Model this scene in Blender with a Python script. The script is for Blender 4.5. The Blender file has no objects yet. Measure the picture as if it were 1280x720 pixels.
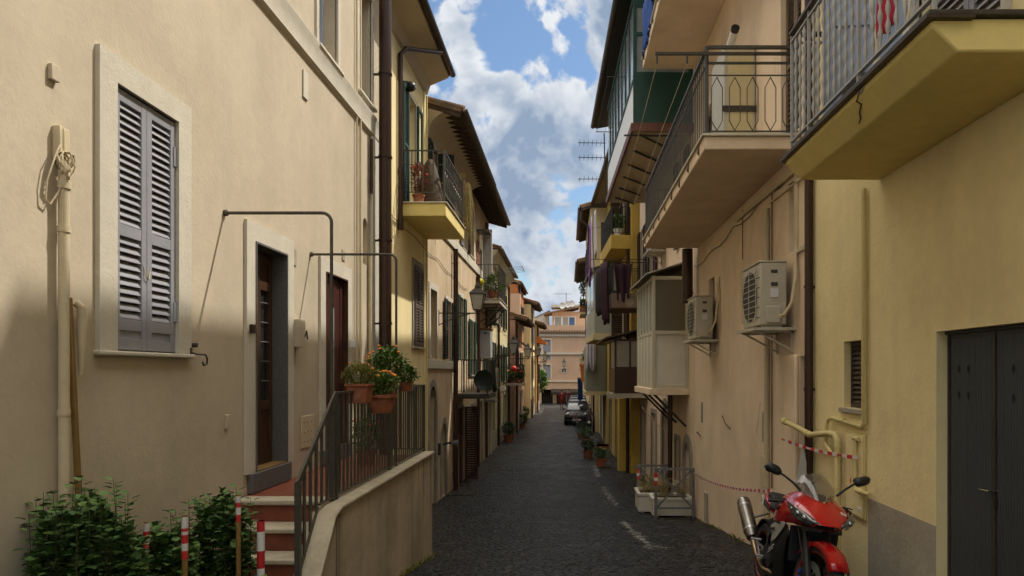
import bpy, math, random
from math import sin, cos, pi, radians, sqrt, atan2
from mathutils import Vector, Matrix, noise
random.seed(7)
C = bpy.context.scene.collection
F = 853.0
def V(*a): return Vector(a)

# ---------------------------------------------------------------- materials
MATS = {}
def mat(n, c, r=.7, m=0.0, var=.12, vs=3.0, bump=0.0, bs=40.0, streak=0.0, c2=None, c2s=1.2, c2t=.58, c2a=.7,
        coat=0.0, spec=.4, trans=0.0, emis=None, alpha=1.0, sss=0.0, isl=None, drips=0.0):
    if n in MATS: return MATS[n]
    mt = bpy.data.materials.new(n); mt.use_nodes = True; MATS[n] = mt
    nt = mt.node_tree; N = nt.nodes; L = nt.links
    b = N['Principled BSDF']
    geo = N.new('ShaderNodeNewGeometry')
    def noi(scale, det=5, rough=.6, vec=None):
        t = N.new('ShaderNodeTexNoise'); t.inputs['Scale'].default_value = scale
        t.inputs['Detail'].default_value = det; t.inputs['Roughness'].default_value = rough
        L.new(vec or geo.outputs['Position'], t.inputs['Vector']); return t.outputs['Fac']
    def mrange(src, a0, a1, b0, b1):
        t = N.new('ShaderNodeMapRange'); t.clamp = True
        for i, v in enumerate((a0, a1, b0, b1)): t.inputs[i+1].default_value = v
        L.new(src, t.inputs[0]); return t.outputs[0]
    def mul(col, fac):
        t = N.new('ShaderNodeVectorMath'); t.operation = 'SCALE'
        L.new(col, t.inputs[0]); L.new(fac, t.inputs['Scale']); return t.outputs[0]
    rgb = N.new('ShaderNodeRGB'); rgb.outputs[0].default_value = (*c, 1)
    col = rgb.outputs[0]
    if isl:
        mx = N.new('ShaderNodeMix'); mx.data_type = 'RGBA'; L.new(geo.outputs['Random Per Island'], mx.inputs[0]); L.new(col, mx.inputs[6]); mx.inputs[7].default_value = (*isl, 1); col = mx.outputs[2]
    if c2:
        f = mrange(noi(c2s, 8, .65), c2t-.07, c2t+.09, 0, c2a)
        mx = N.new('ShaderNodeMix'); mx.data_type = 'RGBA'
        L.new(f, mx.inputs[0]); L.new(col, mx.inputs[6]); mx.inputs[7].default_value = (*c2, 1)
        col = mx.outputs[2]
    if var: 
        col = mul(col, mrange(noi(vs, 6, .62), .3, .7, 1-var, 1+var))
        col = mul(col, mrange(noi(vs*9, 3, .6), .3, .7, 1-var*.4, 1+var*.4))
    if drips:
        mp = N.new('ShaderNodeMapping'); mp.inputs['Scale'].default_value = (0, 9, .22); L.new(geo.outputs['Position'], mp.inputs[0])
        col = mul(col, mrange(noi(1.0, 2, .5, mp.outputs[0]), .60, .70, 1, 1-drips))
    if streak:
        mp = N.new('ShaderNodeMapping'); mp.inputs['Scale'].default_value = (2.2, 2.2, .25)
        L.new(geo.outputs['Position'], mp.inputs[0])
        col = mul(col, mrange(noi(1.0, 3, .55, mp.outputs[0]), .42, .72, 1, 1-streak))
    L.new(col, b.inputs['Base Color'])
    b.inputs['Roughness'].default_value = r; b.inputs['Metallic'].default_value = m
    b.inputs['Specular IOR Level'].default_value = spec
    b.inputs['Coat Weight'].default_value = coat
    b.inputs['Transmission Weight'].default_value = trans
    b.inputs['Alpha'].default_value = alpha
    if emis: b.inputs['Emission Color'].default_value = (*emis, 1); b.inputs['Emission Strength'].default_value = 1
    if bump:
        h1 = noi(bs, 6, .6); h2 = noi(bs*.16, 4, .55)
        ad = N.new('ShaderNodeMath'); ad.operation = 'MULTIPLY_ADD'; L.new(h2, ad.inputs[0]); ad.inputs[1].default_value = 1.0; L.new(h1, ad.inputs[2])
        bp = N.new('ShaderNodeBump'); bp.inputs['Strength'].default_value = bump; bp.inputs['Distance'].default_value = .012
        L.new(ad.outputs[0], bp.inputs['Height']); L.new(bp.outputs[0], b.inputs['Normal'])
    return mt

m_cream = mat('cream plaster', (.50,.422,.31), .9, var=.08, vs=1.3, bump=.20, bs=30, streak=.07, c2=(.455,.385,.275), c2s=1.1, c2t=.53, c2a=.75)
m_trim  = mat('pale plaster trim', (.545,.50,.405), .85, var=.07, vs=4, bump=.3, bs=50, streak=.06)
m_yel   = mat('yellow plaster', (.80,.67,.36), .9, var=.06, vs=1.2, bump=.35, bs=26, streak=.10, c2=(.68,.55,.29), c2s=.75, c2t=.55, c2a=.55)
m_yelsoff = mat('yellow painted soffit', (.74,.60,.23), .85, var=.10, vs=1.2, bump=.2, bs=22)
m_peach = mat('peach plaster', (.56,.43,.275), .9, var=.09, vs=1.2, bump=.35, bs=26, streak=.16, c2=(.42,.31,.18), c2s=.8, c2t=.55)
m_orange= mat('orange plaster', (.50,.29,.10), .9, var=.08, vs=1.2, bump=.3, bs=26, streak=.10)
m_pink  = mat('pink beige plaster', (.76,.60,.43), .9, var=.06, vs=1.3, bump=.25, bs=26, streak=.07, c2=(.64,.49,.34), c2s=.9, c2t=.53, c2a=.7)
m_rose  = mat('rose plaster', (.50,.31,.23), .9, var=.08, vs=1.3, bump=.3, streak=.1)
m_brick = mat('burnt orange plaster', (.38,.14,.045), .9, var=.12, vs=1.3, bump=.3, streak=.12)
m_ochre = mat('strong yellow plaster', (.56,.38,.08), .9, var=.08, vs=1.3, bump=.3, streak=.1)
m_pale  = mat('pale straw plaster', (.58,.49,.27), .9, var=.08, vs=1.1, bump=.3, streak=.14)
m_end   = mat('light salmon plaster', (.50,.345,.23), .9, var=.06, vs=.9, bump=.3, streak=.05)
m_greyp = mat('grey lime plaster', (.27,.24,.19), .92, var=.16, vs=2.2, bump=.5, bs=24, streak=.2, c2=(.36,.31,.23), c2s=1.1, c2t=.55)
m_plinth= mat('cement plinth', (.37,.325,.25), .92, var=.14, vs=2.4, bump=.45, bs=26, streak=.15)
m_rwall = mat('stained retaining wall plaster', (.50,.415,.29), .92, var=.12, vs=2, bump=.4, bs=26, streak=.2, drips=.6, c2=(.30,.25,.16), c2s=.8, c2t=.55)
m_trav  = mat('travertine', (.48,.42,.31), .8, var=.15, vs=8, bump=.4, bs=40, c2=(.33,.29,.21), c2s=3, c2t=.55)
m_gran  = mat('grey speckled granite', (.115,.11,.105), .6, var=.35, vs=60, bump=.12, bs=90)
m_rtile = mat('red brown floor tile', (.21,.06,.032), .45, var=.2, vs=5, bump=.1, bs=20)
m_shgrey= mat('grey blue painted wood', (.27,.27,.295), .5, var=.06, vs=6, bump=.08, bs=80)
m_iron  = mat('dark painted iron', (.055,.047,.036), .5, .3, var=.2, vs=12, bump=.15, bs=90)
m_iron2 = mat('olive grey painted iron', (.075,.07,.055), .5, .3, var=.2, vs=12, bump=.15, bs=90, c2=(.12,.07,.04), c2s=9, c2t=.66)
m_brpipe= mat('brown enamelled pipe', (.045,.022,.013), .35, .2, var=.15, vs=5)
m_wood  = mat('varnished dark wood', (.06,.028,.013), .4, var=.25, vs=5, bump=.15, bs=40)
m_woodlt= mat('weathered ochre stick', (.20,.115,.03), .7, var=.2, vs=5, bump=.2)
m_green = mat('dark green painted wood', (.018,.055,.04), .5, var=.15, vs=6)
m_green2= mat('deep green painted panel', (.012,.052,.038), .55, var=.15, vs=4)
m_dkgrn = mat('blackish green paint', (.012,.02,.014), .6, var=.2)
m_glass = mat('window glass', (.02,.024,.026), .1, var=0, spec=.5)
m_glassw= mat('net curtained glass', (.25,.26,.24), .12, var=.1, vs=4, spec=.7)
m_frost = mat('frosted panel', (.14,.12,.085), .35, var=.08, vs=40)
m_dark  = mat('dark interior', (.012,.010,.008), .9, var=0)
m_white = mat('white enamel', (.60,.57,.47), .4, var=.05, vs=5, bump=.02)
m_whiteb= mat('bright white plastic', (.72,.71,.67), .45, var=.04)
m_ac    = mat('aged white casing', (.47,.43,.33), .45, var=.06, vs=6, c2=(.36,.32,.24), c2s=4, c2t=.62)
m_acd   = mat('dark grille', (.05,.048,.04), .6, var=.1)
m_cpipe = mat('cream painted pipe', (.55,.46,.30), .55, var=.08, vs=8)
m_ypipe = mat('yellow painted pipe', (.60,.50,.22), .5, var=.08, vs=8)
m_terra = mat('terracotta', (.30,.10,.045), .8, var=.2, vs=8, bump=.2, bs=30, c2=(.38,.2,.12), c2s=7, c2t=.6)
m_tile  = mat('old roof tile', (.20,.115,.065), .9, var=.35, vs=5, bump=.4, bs=20, c2=(.13,.11,.07), c2s=4, c2t=.52)
m_soff  = mat('soffit planks', (.20,.155,.10), .85, var=.15, vs=3, bump=.2)
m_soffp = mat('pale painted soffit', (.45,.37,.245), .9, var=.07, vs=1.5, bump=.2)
m_rafter= mat('old dark rafters', (.065,.04,.024), .85, var=.25, vs=5)
m_copper= mat('dull copper gutter', (.07,.05,.038), .45, .5, var=.2, vs=5)
m_alum  = mat('brushed aluminium', (.42,.42,.43), .32, .9, var=.08, vs=20)
m_steel = mat('galvanised steel', (.23,.235,.22), .45, .6, var=.15, vs=12)
m_soil  = mat('potting soil', (.03,.02,.013), .95, var=.3, vs=20, bump=.5)
m_garage= mat('slate painted sheet steel', (.052,.055,.056), .5, .1, var=.1, vs=3, streak=.25, c2=(.10,.10,.095), c2s=14, c2t=.74, c2a=.5)
m_leaf  = mat('shrub leaf', (.035,.085,.02), .6, var=.25, vs=9, spec=.35, isl=(.12,.20,.05))
m_leaf2 = mat('bright green leaf', (.06,.12,.02), .55, var=.25, vs=9, isl=(.15,.24,.04))
m_leafy = mat('yellowing foliage', (.14,.13,.025), .7, var=.3, vs=10, isl=(.26,.24,.05))
m_leafd = mat('dark evergreen leaf', (.016,.04,.012), .6, var=.3, vs=7, isl=(.05,.09,.025))
m_stem  = mat('green brown stem', (.07,.06,.03), .8, var=.2)
m_dry   = mat('dry straw plant', (.30,.23,.09), .85, var=.3, vs=9)
m_fl_o  = mat('orange petals', (.75,.22,.02), .6, var=.1)
m_fl_r  = mat('red petals', (.6,.03,.02), .6, var=.1)
m_fl_v  = mat('lilac petals', (.4,.2,.5), .6, var=.1)
m_red   = mat('red motorcycle paint', (.42,.006,.008), .22, var=0, coat=.8, spec=.5)
m_blk   = mat('satin black plastic', (.014,.014,.015), .4, var=.1, vs=10)
m_blkm  = mat('black engine casting', (.02,.02,.021), .5, .4, var=.2, vs=14)
m_rubber= mat('tyre rubber', (.022,.022,.022), .8, var=.15, vs=20)
m_seat  = mat('seat vinyl', (.012,.012,.013), .55, var=.1, bump=.1, bs=120)
m_silv  = mat('silver fairing paint', (.40,.39,.36), .3, .3, var=.03, coat=.4)
m_can   = mat('brushed titanium can', (.25,.24,.225), .36, 1.0, var=.12, vs=14)
m_bronze= mat('heat tinted header', (.26,.19,.12), .3, 1.0, var=.15, vs=14)
m_lens  = mat('dark headlamp lens', (.05,.055,.06), .06, var=0, spec=.9, coat=1)
m_chrome= mat('chrome', (.6,.6,.6), .1, 1.0, var=0)
m_screen= mat('tinted windscreen', (.10,.085,.07), .05, var=0, spec=.8, alpha=.62, coat=.6)
m_yplas = mat('yellow plastic', (.62,.55,.02), .4, var=.05)
m_blueA = mat('blue anodised', (.02,.10,.45), .35, .5, var=0)
m_tred  = mat('red tape', (.50,.03,.03), .45, var=.1, vs=20)
m_twht  = mat('white tape', (.62,.58,.55), .45, var=.08, vs=20)
m_paper = mat('white paper', (.6,.6,.6), .8, var=.05)
m_cblue = mat('blue cotton', (.03,.08,.28), .9, var=.25, vs=5, bump=.2)
m_cpurp = mat('plum fabric', (.032,.009,.018), .9, var=.35, vs=5, bump=.2)
m_cviol = mat('violet fabric', (.22,.07,.33), .9, var=.2, vs=5, bump=.2)
m_cblk  = mat('black fabric', (.02,.018,.02), .9, var=.3, vs=5)
m_cwhite= mat('pale lilac sheet', (.48,.46,.52), .85, var=.1, vs=4, bump=.1)
m_cred  = mat('crimson fabric', (.5,.02,.07), .8, var=.15)
m_lblue = mat('pale blue painted wood', (.36,.43,.56), .5, var=.06, vs=5)
m_wicker= mat('woven wicker', (.07,.045,.022), .85, var=.45, vs=22, bump=.9, bs=45)
m_skin  = mat('skin', (.45,.28,.2), .6, var=.05)
m_hair  = mat('dark hair', (.03,.02,.015), .7, var=.1)
m_jean  = mat('dark denim', (.03,.04,.08), .9, var=.1)
m_lampg = mat('opal lantern glass', (.46,.43,.36), .35, var=.1, vs=8)
m_carbk = mat('black car paint', (.008,.008,.010), .5, var=0, coat=0, spec=.3)
m_cargy = mat('grey car paint', (.022,.024,.026), .5, .1, var=0, coat=0, spec=.3)
m_carsv = mat('silver car paint', (.33,.34,.35), .25, .5, var=0, coat=1)
m_corr  = mat('corrugated sheet', (.26,.23,.18), .6, .2, var=.2, vs=5)
m_wtrav = mat('worn white road paint', (.30,.29,.26), .85, var=.25, vs=6, c2=(.06,.055,.05), c2s=16, c2t=.50, c2a=.9, bump=.4, bs=30)

# ---------------------------------------------------------------- mesh builder
class Pl:
    """a vertical facade plane: u along the wall, z up, d out towards the street"""
    def __init__(s, p, u, n): s.p = V(*p); s.u = V(*u).normalized(); s.n = V(*n).normalized()
    def pt(s, u, z, d=0): return s.p + s.u*u + s.n*d + V(0,0,z)
LW = Pl((-3.3,0,0), (0,1,0), (1,0,0))
RW = Pl((2.65,0,0), (0,1,0), (-1,0,0))

class M:
    def __init__(s): s.v = []; s.f = []
    def add(s, vs, fs):
        o = len(s.v); s.v += [Vector(p) for p in vs]; s.f += [tuple(i+o for i in f) for f in fs]; return s
    def hexa(s, q):
        return s.add(q, [(0,3,2,1),(4,5,6,7),(0,1,5,4),(1,2,6,5),(2,3,7,6),(3,0,4,7)])
    def box(s, x0,x1,y0,y1,z0,z1):
        return s.hexa([(x0,y0,z0),(x1,y0,z0),(x1,y1,z0),(x0,y1,z0),(x0,y0,z1),(x1,y0,z1),(x1,y1,z1),(x0,y1,z1)])
    def pbox(s, pl, u0,u1,z0,z1,d0,d1):
        P = pl.pt
        return s.hexa([P(u0,z0,d0),P(u1,z0,d0),P(u1,z0,d1),P(u0,z0,d1),P(u0,z1,d0),P(u1,z1,d0),P(u1,z1,d1),P(u0,z1,d1)])
    def bar(s, a, b, w, h=None, up=(0,0,1)):
        a = Vector(a); b = Vector(b); h = h or w; d = (b-a)
        if d.length < 1e-6: return s
        d.normalize(); up = Vector(up)
        if abs(d.dot(up)) > .99: up = V(0,1,0) if abs(d.y) < .9 else V(1,0,0)
        x = d.cross(up).normalized(); y = x.cross(d).normalized()
        q = []
        for e in (a, b):
            for sx, sy in ((-1,-1),(1,-1),(1,1),(-1,1)): q.append(e + x*sx*w/2 + y*sy*h/2)
        return s.hexa(q)
    def tube(s, pts, r, n=8, cap=True):
        pts = [Vector(p) for p in pts]; rs = r if isinstance(r, (list,tuple)) else [r]*len(pts)
        rings = []; prev = None
        for i, p in enumerate(pts):
            a = pts[max(i-1,0)]; b = pts[min(i+1,len(pts)-1)]; d = (b-a)
            d = d.normalized() if d.length > 1e-9 else V(0,0,1)
            if prev is None:
                t = V(0,0,1) if abs(d.z) < .9 else V(1,0,0)
                x = d.cross(t).normalized()
            else:
                x = prev - d*prev.dot(d); x = x.normalized() if x.length > 1e-6 else d.orthogonal().normalized()
            prev = x; y = d.cross(x)
            k = 1.0
            if 0 < i < len(pts)-1:
                d1 = (pts[i]-pts[i-1]).normalized(); d2 = (pts[i+1]-pts[i]).normalized()
                c = max(.5, sqrt(max(0,(1+d1.dot(d2))/2))); k = 1/c if c > .8 else 1.0
            rings.append([p + (x*cos(2*pi*j/n) + y*sin(2*pi*j/n))*rs[i]*k for j in range(n)])
        return s.rings(rings, cap)
    def rings(s, rings, cap=True, closed=True):
        n = len(rings[0]); vs = [p for r in rings for p in r]; fs = []
        for i in range(len(rings)-1):
            for j in range(n if closed else n-1):
                k = (j+1) % n
                fs.append((i*n+j, i*n+k, (i+1)*n+k, (i+1)*n+j))
        if cap and closed:
            fs.append(tuple(range(n-1,-1,-1))); fs.append(tuple((len(rings)-1)*n+j for j in range(n)))
        return s.add(vs, fs)
    def lathe(s, prof, c, n=20, ax='z', cap=True):
        c = Vector(c); R = []
        for r, h in prof:
            ring = []
            for j in range(n):
                a = 2*pi*j/n
                if ax == 'z': ring.append(c + V(r*cos(a), r*sin(a), h))
                elif ax == 'x': ring.append(c + V(h, r*cos(a), r*sin(a)))
                else: ring.append(c + V(r*sin(a), h, r*cos(a)))
            R.append(ring)
        return s.rings(R, cap)
    def ell(s, c, r, n=12, m=8, rot=None):
        c = Vector(c); rr = r if isinstance(r,(tuple,list)) else (r,r,r); R = []
        for i in range(m+1):
            t = -pi/2 + pi*i/m; k = max(cos(t), .02); ring = []
            for j in range(n):
                p = V(rr[0]*k*cos(2*pi*j/n), rr[1]*k*sin(2*pi*j/n), rr[2]*sin(t))
                if rot: p = rot @ p
                ring.append(c+p)
            R.append(ring)
        return s.rings(R)
    def prism(s, pts, off):
        n = len(pts); off = Vector(off); a = [Vector(p) for p in pts]; b = [p+off for p in a]
        return s.add(a+b, [tuple(range(n-1,-1,-1)), tuple(range(n,2*n))] + [(i,(i+1)%n,n+(i+1)%n,n+i) for i in range(n)])
    def loft(s, secs, n=16, cap=True):
        """secs: (x, y, z, half width, half height, exponent, top squash)"""
        R = []
        for x, y, z, a, b, e in secs:
            ring = []
            for j in range(n):
                t = 2*pi*j/n; ct, st = cos(t), sin(t)
                ring.append(V(x, y + a*math.copysign(abs(ct)**(2/e), ct), z + b*math.copysign(abs(st)**(2/e), st)))
            R.append(ring)
        return s.rings(R, cap)
    def leaf(s, p, d, up, L, W, fold=.25):
        p = Vector(p); d = Vector(d).normalized(); up = Vector(up); x = d.cross(up)
        x = x.normalized() if x.length > 1e-4 else V(1,0,0); nn = x.cross(d)
        q = [p, p+d*L*.3+x*W*.5+nn*L*fold*.3, p+d*L*.3-x*W*.5+nn*L*fold*.3, p+d*L*.42-nn*0, p+d*L*.72+x*W*.34+nn*L*fold*.15, p+d*L*.72-x*W*.34+nn*L*fold*.15, p+d*L-nn*L*.12]
        return s.add(q, [(0,1,3),(0,3,2),(1,4,3),(3,5,2),(4,6,3),(3,6,5)])
    def islands(s):
        n = len(s.v); par = list(range(n))
        def fd(i):
            while par[i] != i: par[i] = par[par[i]]; i = par[i]
            return i
        for f in s.f:
            a = fd(f[0])
            for j in f[1:]: par[fd(j)] = a
        out = {}
        for f in s.f: out.setdefault(fd(f[0]), []).append(f)
        r = []
        for fs in out.values():
            ids = sorted({i for f in fs for i in f}); mp = {i:k for k,i in enumerate(ids)}
            b = M(); b.v = [s.v[i] for i in ids]; b.f = [tuple(mp[i] for i in f) for f in fs]; r.append(b)
        return r
    def each(s, name, m, parent=None, **k):
        return [b.build(name, m, parent, **k) for b in s.islands()][-1]
    def build(s, name, m, parent=None, bevel=0.0, solid=0.0, sub=0, ang=38, smooth=True, kind=None, label=None, cat=None, group=None):
        me = bpy.data.meshes.new(name)
        if parent is not None: o0 = wloc(parent)
        else:
            xs = [p.x for p in s.v]; ys = [p.y for p in s.v]; zs = [p.z for p in s.v]
            o0 = V((min(xs)+max(xs))/2, (min(ys)+max(ys))/2, min(zs))
        me.from_pydata([tuple(p-o0) for p in s.v], [], s.f); me.validate(); me.update()
        me.polygons.foreach_set('use_smooth', [smooth]*len(me.polygons))
        if smooth and hasattr(me, 'set_sharp_from_angle') : me.set_sharp_from_angle(angle=radians(ang))
        for mm in (m if isinstance(m, list) else [m]): me.materials.append(mm)
        o = bpy.data.objects.new(name, me); C.objects.link(o)
        if parent is not None: o.parent = parent
        else: o.location = o0
        if solid: md = o.modifiers.new('solid','SOLIDIFY'); md.thickness = solid; md.offset = 0
        if sub: md = o.modifiers.new('sub','SUBSURF'); md.levels = sub; md.render_levels = sub
        if bevel: md = o.modifiers.new('bev','BEVEL'); md.width = bevel; md.segments = 2; md.limit_method = 'ANGLE'; md.angle_limit = radians(40)
        if kind: o['kind'] = kind
        if label: tag(o, label, cat, group)
        return o
def wloc(o):
    p = Vector(o.location)
    while o.parent is not None: o = o.parent; p = p + Vector(o.location)
    return p
LABELS = {}
def tag(o, label, cat, group=None):
    if label in LABELS: print('DUP LABEL', label)
    LABELS[label] = 1
    o['label'] = label; o['category'] = cat
    if group: o['group'] = group
    return o
def thing(name, label, cat, loc=(0,0,0), group=None):
    o = bpy.data.objects.new(name, None); C.objects.link(o); o.location = loc; o.empty_display_size = .2
    return tag(o, label, cat, group)
def copy_tree(o, parent=None):
    c = o.copy(); C.objects.link(c)
    if parent is not None: c.parent = parent
    for ch in list(o.children): copy_tree(ch, c)
    return c
def rnd(a, b): return random.uniform(a, b)

# ---------------------------------------------------------------- ground profile
GP = [(-8,-1.5),(4,-1.98),(5.7,-2.13),(7,-2.28),(8.5,-2.45),(10.3,-2.69),(13.5,-3.04),(16,-3.24),(20,-3.38),(26,-3.46),(60,-3.38),(76,-3.32),(120,-3.3)]
def g(y, x=0):
    for (a, za), (b, zb) in zip(GP, GP[1:]):
        if y <= b:
            t = max(0,(y-a)/(b-a)); z = za+(zb-za)*t; break
    else: z = GP[-1][1]
    k = max(0, min(1, (17-y)/5))
    return z + .045*x*k
def gpt(px, py):
    """where the ray through a photograph pixel meets the street"""
    lo = 3.0
    for i in range(4000):
        Y = 3+i*.02; X = (px-710)*Y/F; z = -(py-465)*Y/F
        if z <= g(Y, X): return V(X, Y, g(Y, X))
    return V((px-710)*80/F, 80, -3.3)
def at(px, py, Y): return V((px-710)*Y/F, Y, (465-py)*Y/F)

m_cop = mat('weathered coping stone', (.40,.345,.25), .9, var=.15, vs=5, bump=.3, c2=(.30,.26,.18), c2s=3, c2t=.52)
# ---------------------------------------------------------------- facade building blocks
def wall(bld, pl, u0,u1,z0,z1, ops, m, depth=6.0, name='wall', slope=None, label=None):
    """one wall with real openings; ops = (ua, ub, za, zb, depth of the reveal[, 'arch'])"""
    b = M(); P = pl.pt
    us = sorted({u0,u1,*[o[0] for o in ops],*[o[1] for o in ops]}); zs = sorted({z0,z1,*[o[2] for o in ops],*[o[3] for o in ops]})
    us = [u for u in us if u0-1e-6 <= u <= u1+1e-6]; zs = [z for z in zs if z0-1e-6 <= z <= z1+1e-6]
    for i in range(len(us)-1):
        for j in range(len(zs)-1):
            cu = (us[i]+us[i+1])/2; cz = (zs[j]+zs[j+1])/2
            if any(o[0] < cu < o[1] and o[2] < cz < o[3] for o in ops): continue
            b.add([P(us[i],zs[j]),P(us[i+1],zs[j]),P(us[i+1],zs[j+1]),P(us[i],zs[j+1])], [(0,1,2,3)])
    for o in ops:
        a, c, za, zb, dp = o[:5]; arch = len(o) > 5
        r = (c-a)/2; zt = zb - r if arch else zb
        b.add([P(a,za),P(a,zt),P(a,zt,-dp),P(a,za,-dp)], [(0,1,2,3)])
        b.add([P(c,za),P(c,zt),P(c,zt,-dp),P(c,za,-dp)], [(0,1,2,3)])
        b.add([P(a,za),P(c,za),P(c,za,-dp),P(a,za,-dp)], [(0,1,2,3)])
        b.add([P(a,za,-dp),P(c,za,-dp),P(c,zb,-dp),P(a,zb,-dp)], [(0,1,2,3)])
        if not arch: b.add([P(a,zb),P(c,zb),P(c,zb,-dp),P(a,zb,-dp)], [(0,1,2,3)])
        else:
            n = 12; mid = (a+c)/2
            pts = [(mid - r*cos(pi*k/n), zt + r*sin(pi*k/n)) for k in range(n+1)]
            for (ua,ya),(ub,yb) in zip(pts, pts[1:]):
                b.add([P(ua,ya),P(ub,yb),P(ub,yb,-dp),P(ua,ya,-dp)], [(0,1,2,3)])
                b.add([P(ua,ya),P(ub,yb),P(ub,zb),P(ua,zb)], [(0,1,2,3)])
    D = -depth
    b.add([P(u0,z0),P(u0,z1),P(u0,z1,D),P(u0,z0,D)], [(0,1,2,3)])
    b.add([P(u1,z0),P(u1,z1),P(u1,z1,D),P(u1,z0,D)], [(0,1,2,3)])
    b.add([P(u0,z1),P(u1,z1),P(u1,z1,D),P(u0,z1,D)], [(0,1,2,3)])
    b.add([P(u0,z0,D),P(u1,z0,D),P(u1,z1,D),P(u0,z1,D)], [(0,1,2,3)])
    o = b.build(name, m, bld, smooth=False)
    if label: o['label'] = label
    return o

def louvre(b, pl, u0,u1,z0,z1,d0,d1, pitch=.055, stile=.055, rails=(0,1), rail=.07, panel=0):
    """a louvred leaf: stiles, rails at the given fractions, slanting slats between them; panel = height of a solid foot panel"""
    b.pbox(pl,u0,u0+stile,z0,z1,d0,d1); b.pbox(pl,u1-stile,u1,z0,z1,d0,d1)
    zr = sorted([z0+(z1-z0-rail)*f for f in rails]); e = .002
    for z in zr: b.pbox(pl,u0+stile,u1-stile,z,z+rail,d0+e,d1-e)
    if panel: b.pbox(pl,u0+stile,u1-stile,z0+rail,z0+rail+panel,d0+.012,d1-.014); b.pbox(pl,u0+stile,u1-stile,z0+rail+panel,z0+2*rail+panel,d0+e,d1-e)
    segs = []
    for za, zb in zip(zr, zr[1:]):
        lo = za+rail; hi = zb
        if panel and abs(za-z0) < 1e-6: lo = z0+2*rail+panel
        segs.append((lo,hi))
    P = pl.pt; w = d1-d0
    for lo, hi in segs:
        n = max(1, int((hi-lo)/pitch)); q = (hi-lo)/n
        for k in range(n):
            z = lo+q*k+.004; a = u0+stile; c = u1-stile
            di, do = d0+.004, d1-.006; h = q*.78
            b.hexa([P(a,z+h-.0,di),P(c,z+h,di),P(c,z,do),P(a,z,do),P(a,z+h+.008,di),P(c,z+h+.008,di),P(c,z+.009,do),P(a,z+.009,do)])
    return b

def trim_box(b, pl, u0,u1,z0,z1,t,d, bottom=False, d0=-.02):
    b.pbox(pl,u0-t,u0,z0-(t if bottom else 0),z1+t,d0,d); b.pbox(pl,u1,u1+t,z0-(t if bottom else 0),z1+t,d0,d)
    b.pbox(pl,u0,u1,z1,z1+t,d0,d)
    if bottom: b.pbox(pl,u0,u1,z0-t,z0,d0,d)
    return b

def window(bld, pl, u0,u1,z0,z1, dep=.18, trim=.12, sh=None, shm=None, glm=None, sill=True, trm=None, pitch=.07, hung=1.0, bars=True):
    """window > frame, pane, sill, shutters.  sh: None, 'closed' or 'open'"""
    mid = (u0+u1)/2
    if trim:
        w = trim_box(M(), pl, u0,u1,z0,z1, trim, .025).build('window', trm or m_trim, bld, bevel=.006)
    if sh != 'closed':
        f = M(); D0, D1 = -dep+.02, -dep+.07
        for a, c in ((u0,mid-.003),(mid+.003,u1)):
            f.pbox(pl,a,a+.05,z0,z1,D0,D1); f.pbox(pl,c-.05,c,z0,z1,D0,D1); f.pbox(pl,a+.05,c-.05,z0,z0+.06,D0,D1); f.pbox(pl,a+.05,c-.05,z1-.06,z1,D0,D1)
        fo = f.build('frame' if trim else 'window', m_white, w if trim else bld)
        if not trim: w = fo
        M().pbox(pl,u0+.04,u1-.04,z0+.04,z1-.04,D0+.01,D0+.02).build('pane', glm or m_glass, w)
    if sh == 'closed':
        if not trim: w = M().pbox(pl,u0+.002,u1-.002,z1-.03,z1-.002,-dep+.005,-dep+.03).build('window', shm, bld)
        for a, c in ((u0+.01,mid-.004),(mid+.004,u1-.01)):
            louvre(M(), pl, a,c,z0+.01,z1-.035,-dep+.05,-dep+.09,pitch,rails=(0,.5,1)).build('shutter', shm, w)
    if sh in ('open','half'):
        sw = (u1-u0)/2
        louvre(M(), pl, u0-sw-.01,u0-.01,z0,z1,.035,.075,pitch,rails=(0,.5,1)).build('shutter', shm, w)
        if sh == 'open': louvre(M(), pl, u1+.01,u1+sw+.01,z0,z1,.035,.075,pitch,rails=(0,.5,1)).build('shutter', shm, w)
        else:
            q = Pl(pl.pt(u1,0,.03), (pl.u*.15+pl.n), (pl.u-pl.n*.15)); louvre(M(), q, 0,sw,z0,z1,0,.04,pitch,rails=(0,.5,1)).build('shutter', shm, w)
    if sill:
        M().pbox(pl,u0-trim-.03,u1+trim+.03,z0-.045,z0,-.02,.055).build('sill', m_trav if trim else m_trim, w, bevel=.006)
    return w

def arch_band(b, pl, u0,u1,z0,z1, t, d, n=12):
    r = (u1-u0)/2; zt = z1-r; mid = (u0+u1)/2; P = pl.pt
    b.pbox(pl,u0-t,u0,z0,zt,-.02,d); b.pbox(pl,u1,u1+t,z0,zt,-.02,d)
    for k in range(n):
        a0, a1 = pi*k/n, pi*(k+1)/n
        q = []
        for dd in (-.02, d):
            q += [P(mid-r*cos(a0),zt+r*sin(a0),dd),P(mid-r*cos(a1),zt+r*sin(a1),dd),P(mid-(r+t)*cos(a1),zt+(r+t)*sin(a1),dd),P(mid-(r+t)*cos(a0),zt+(r+t)*sin(a0),dd)]
        b.hexa(q)
    return b

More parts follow.
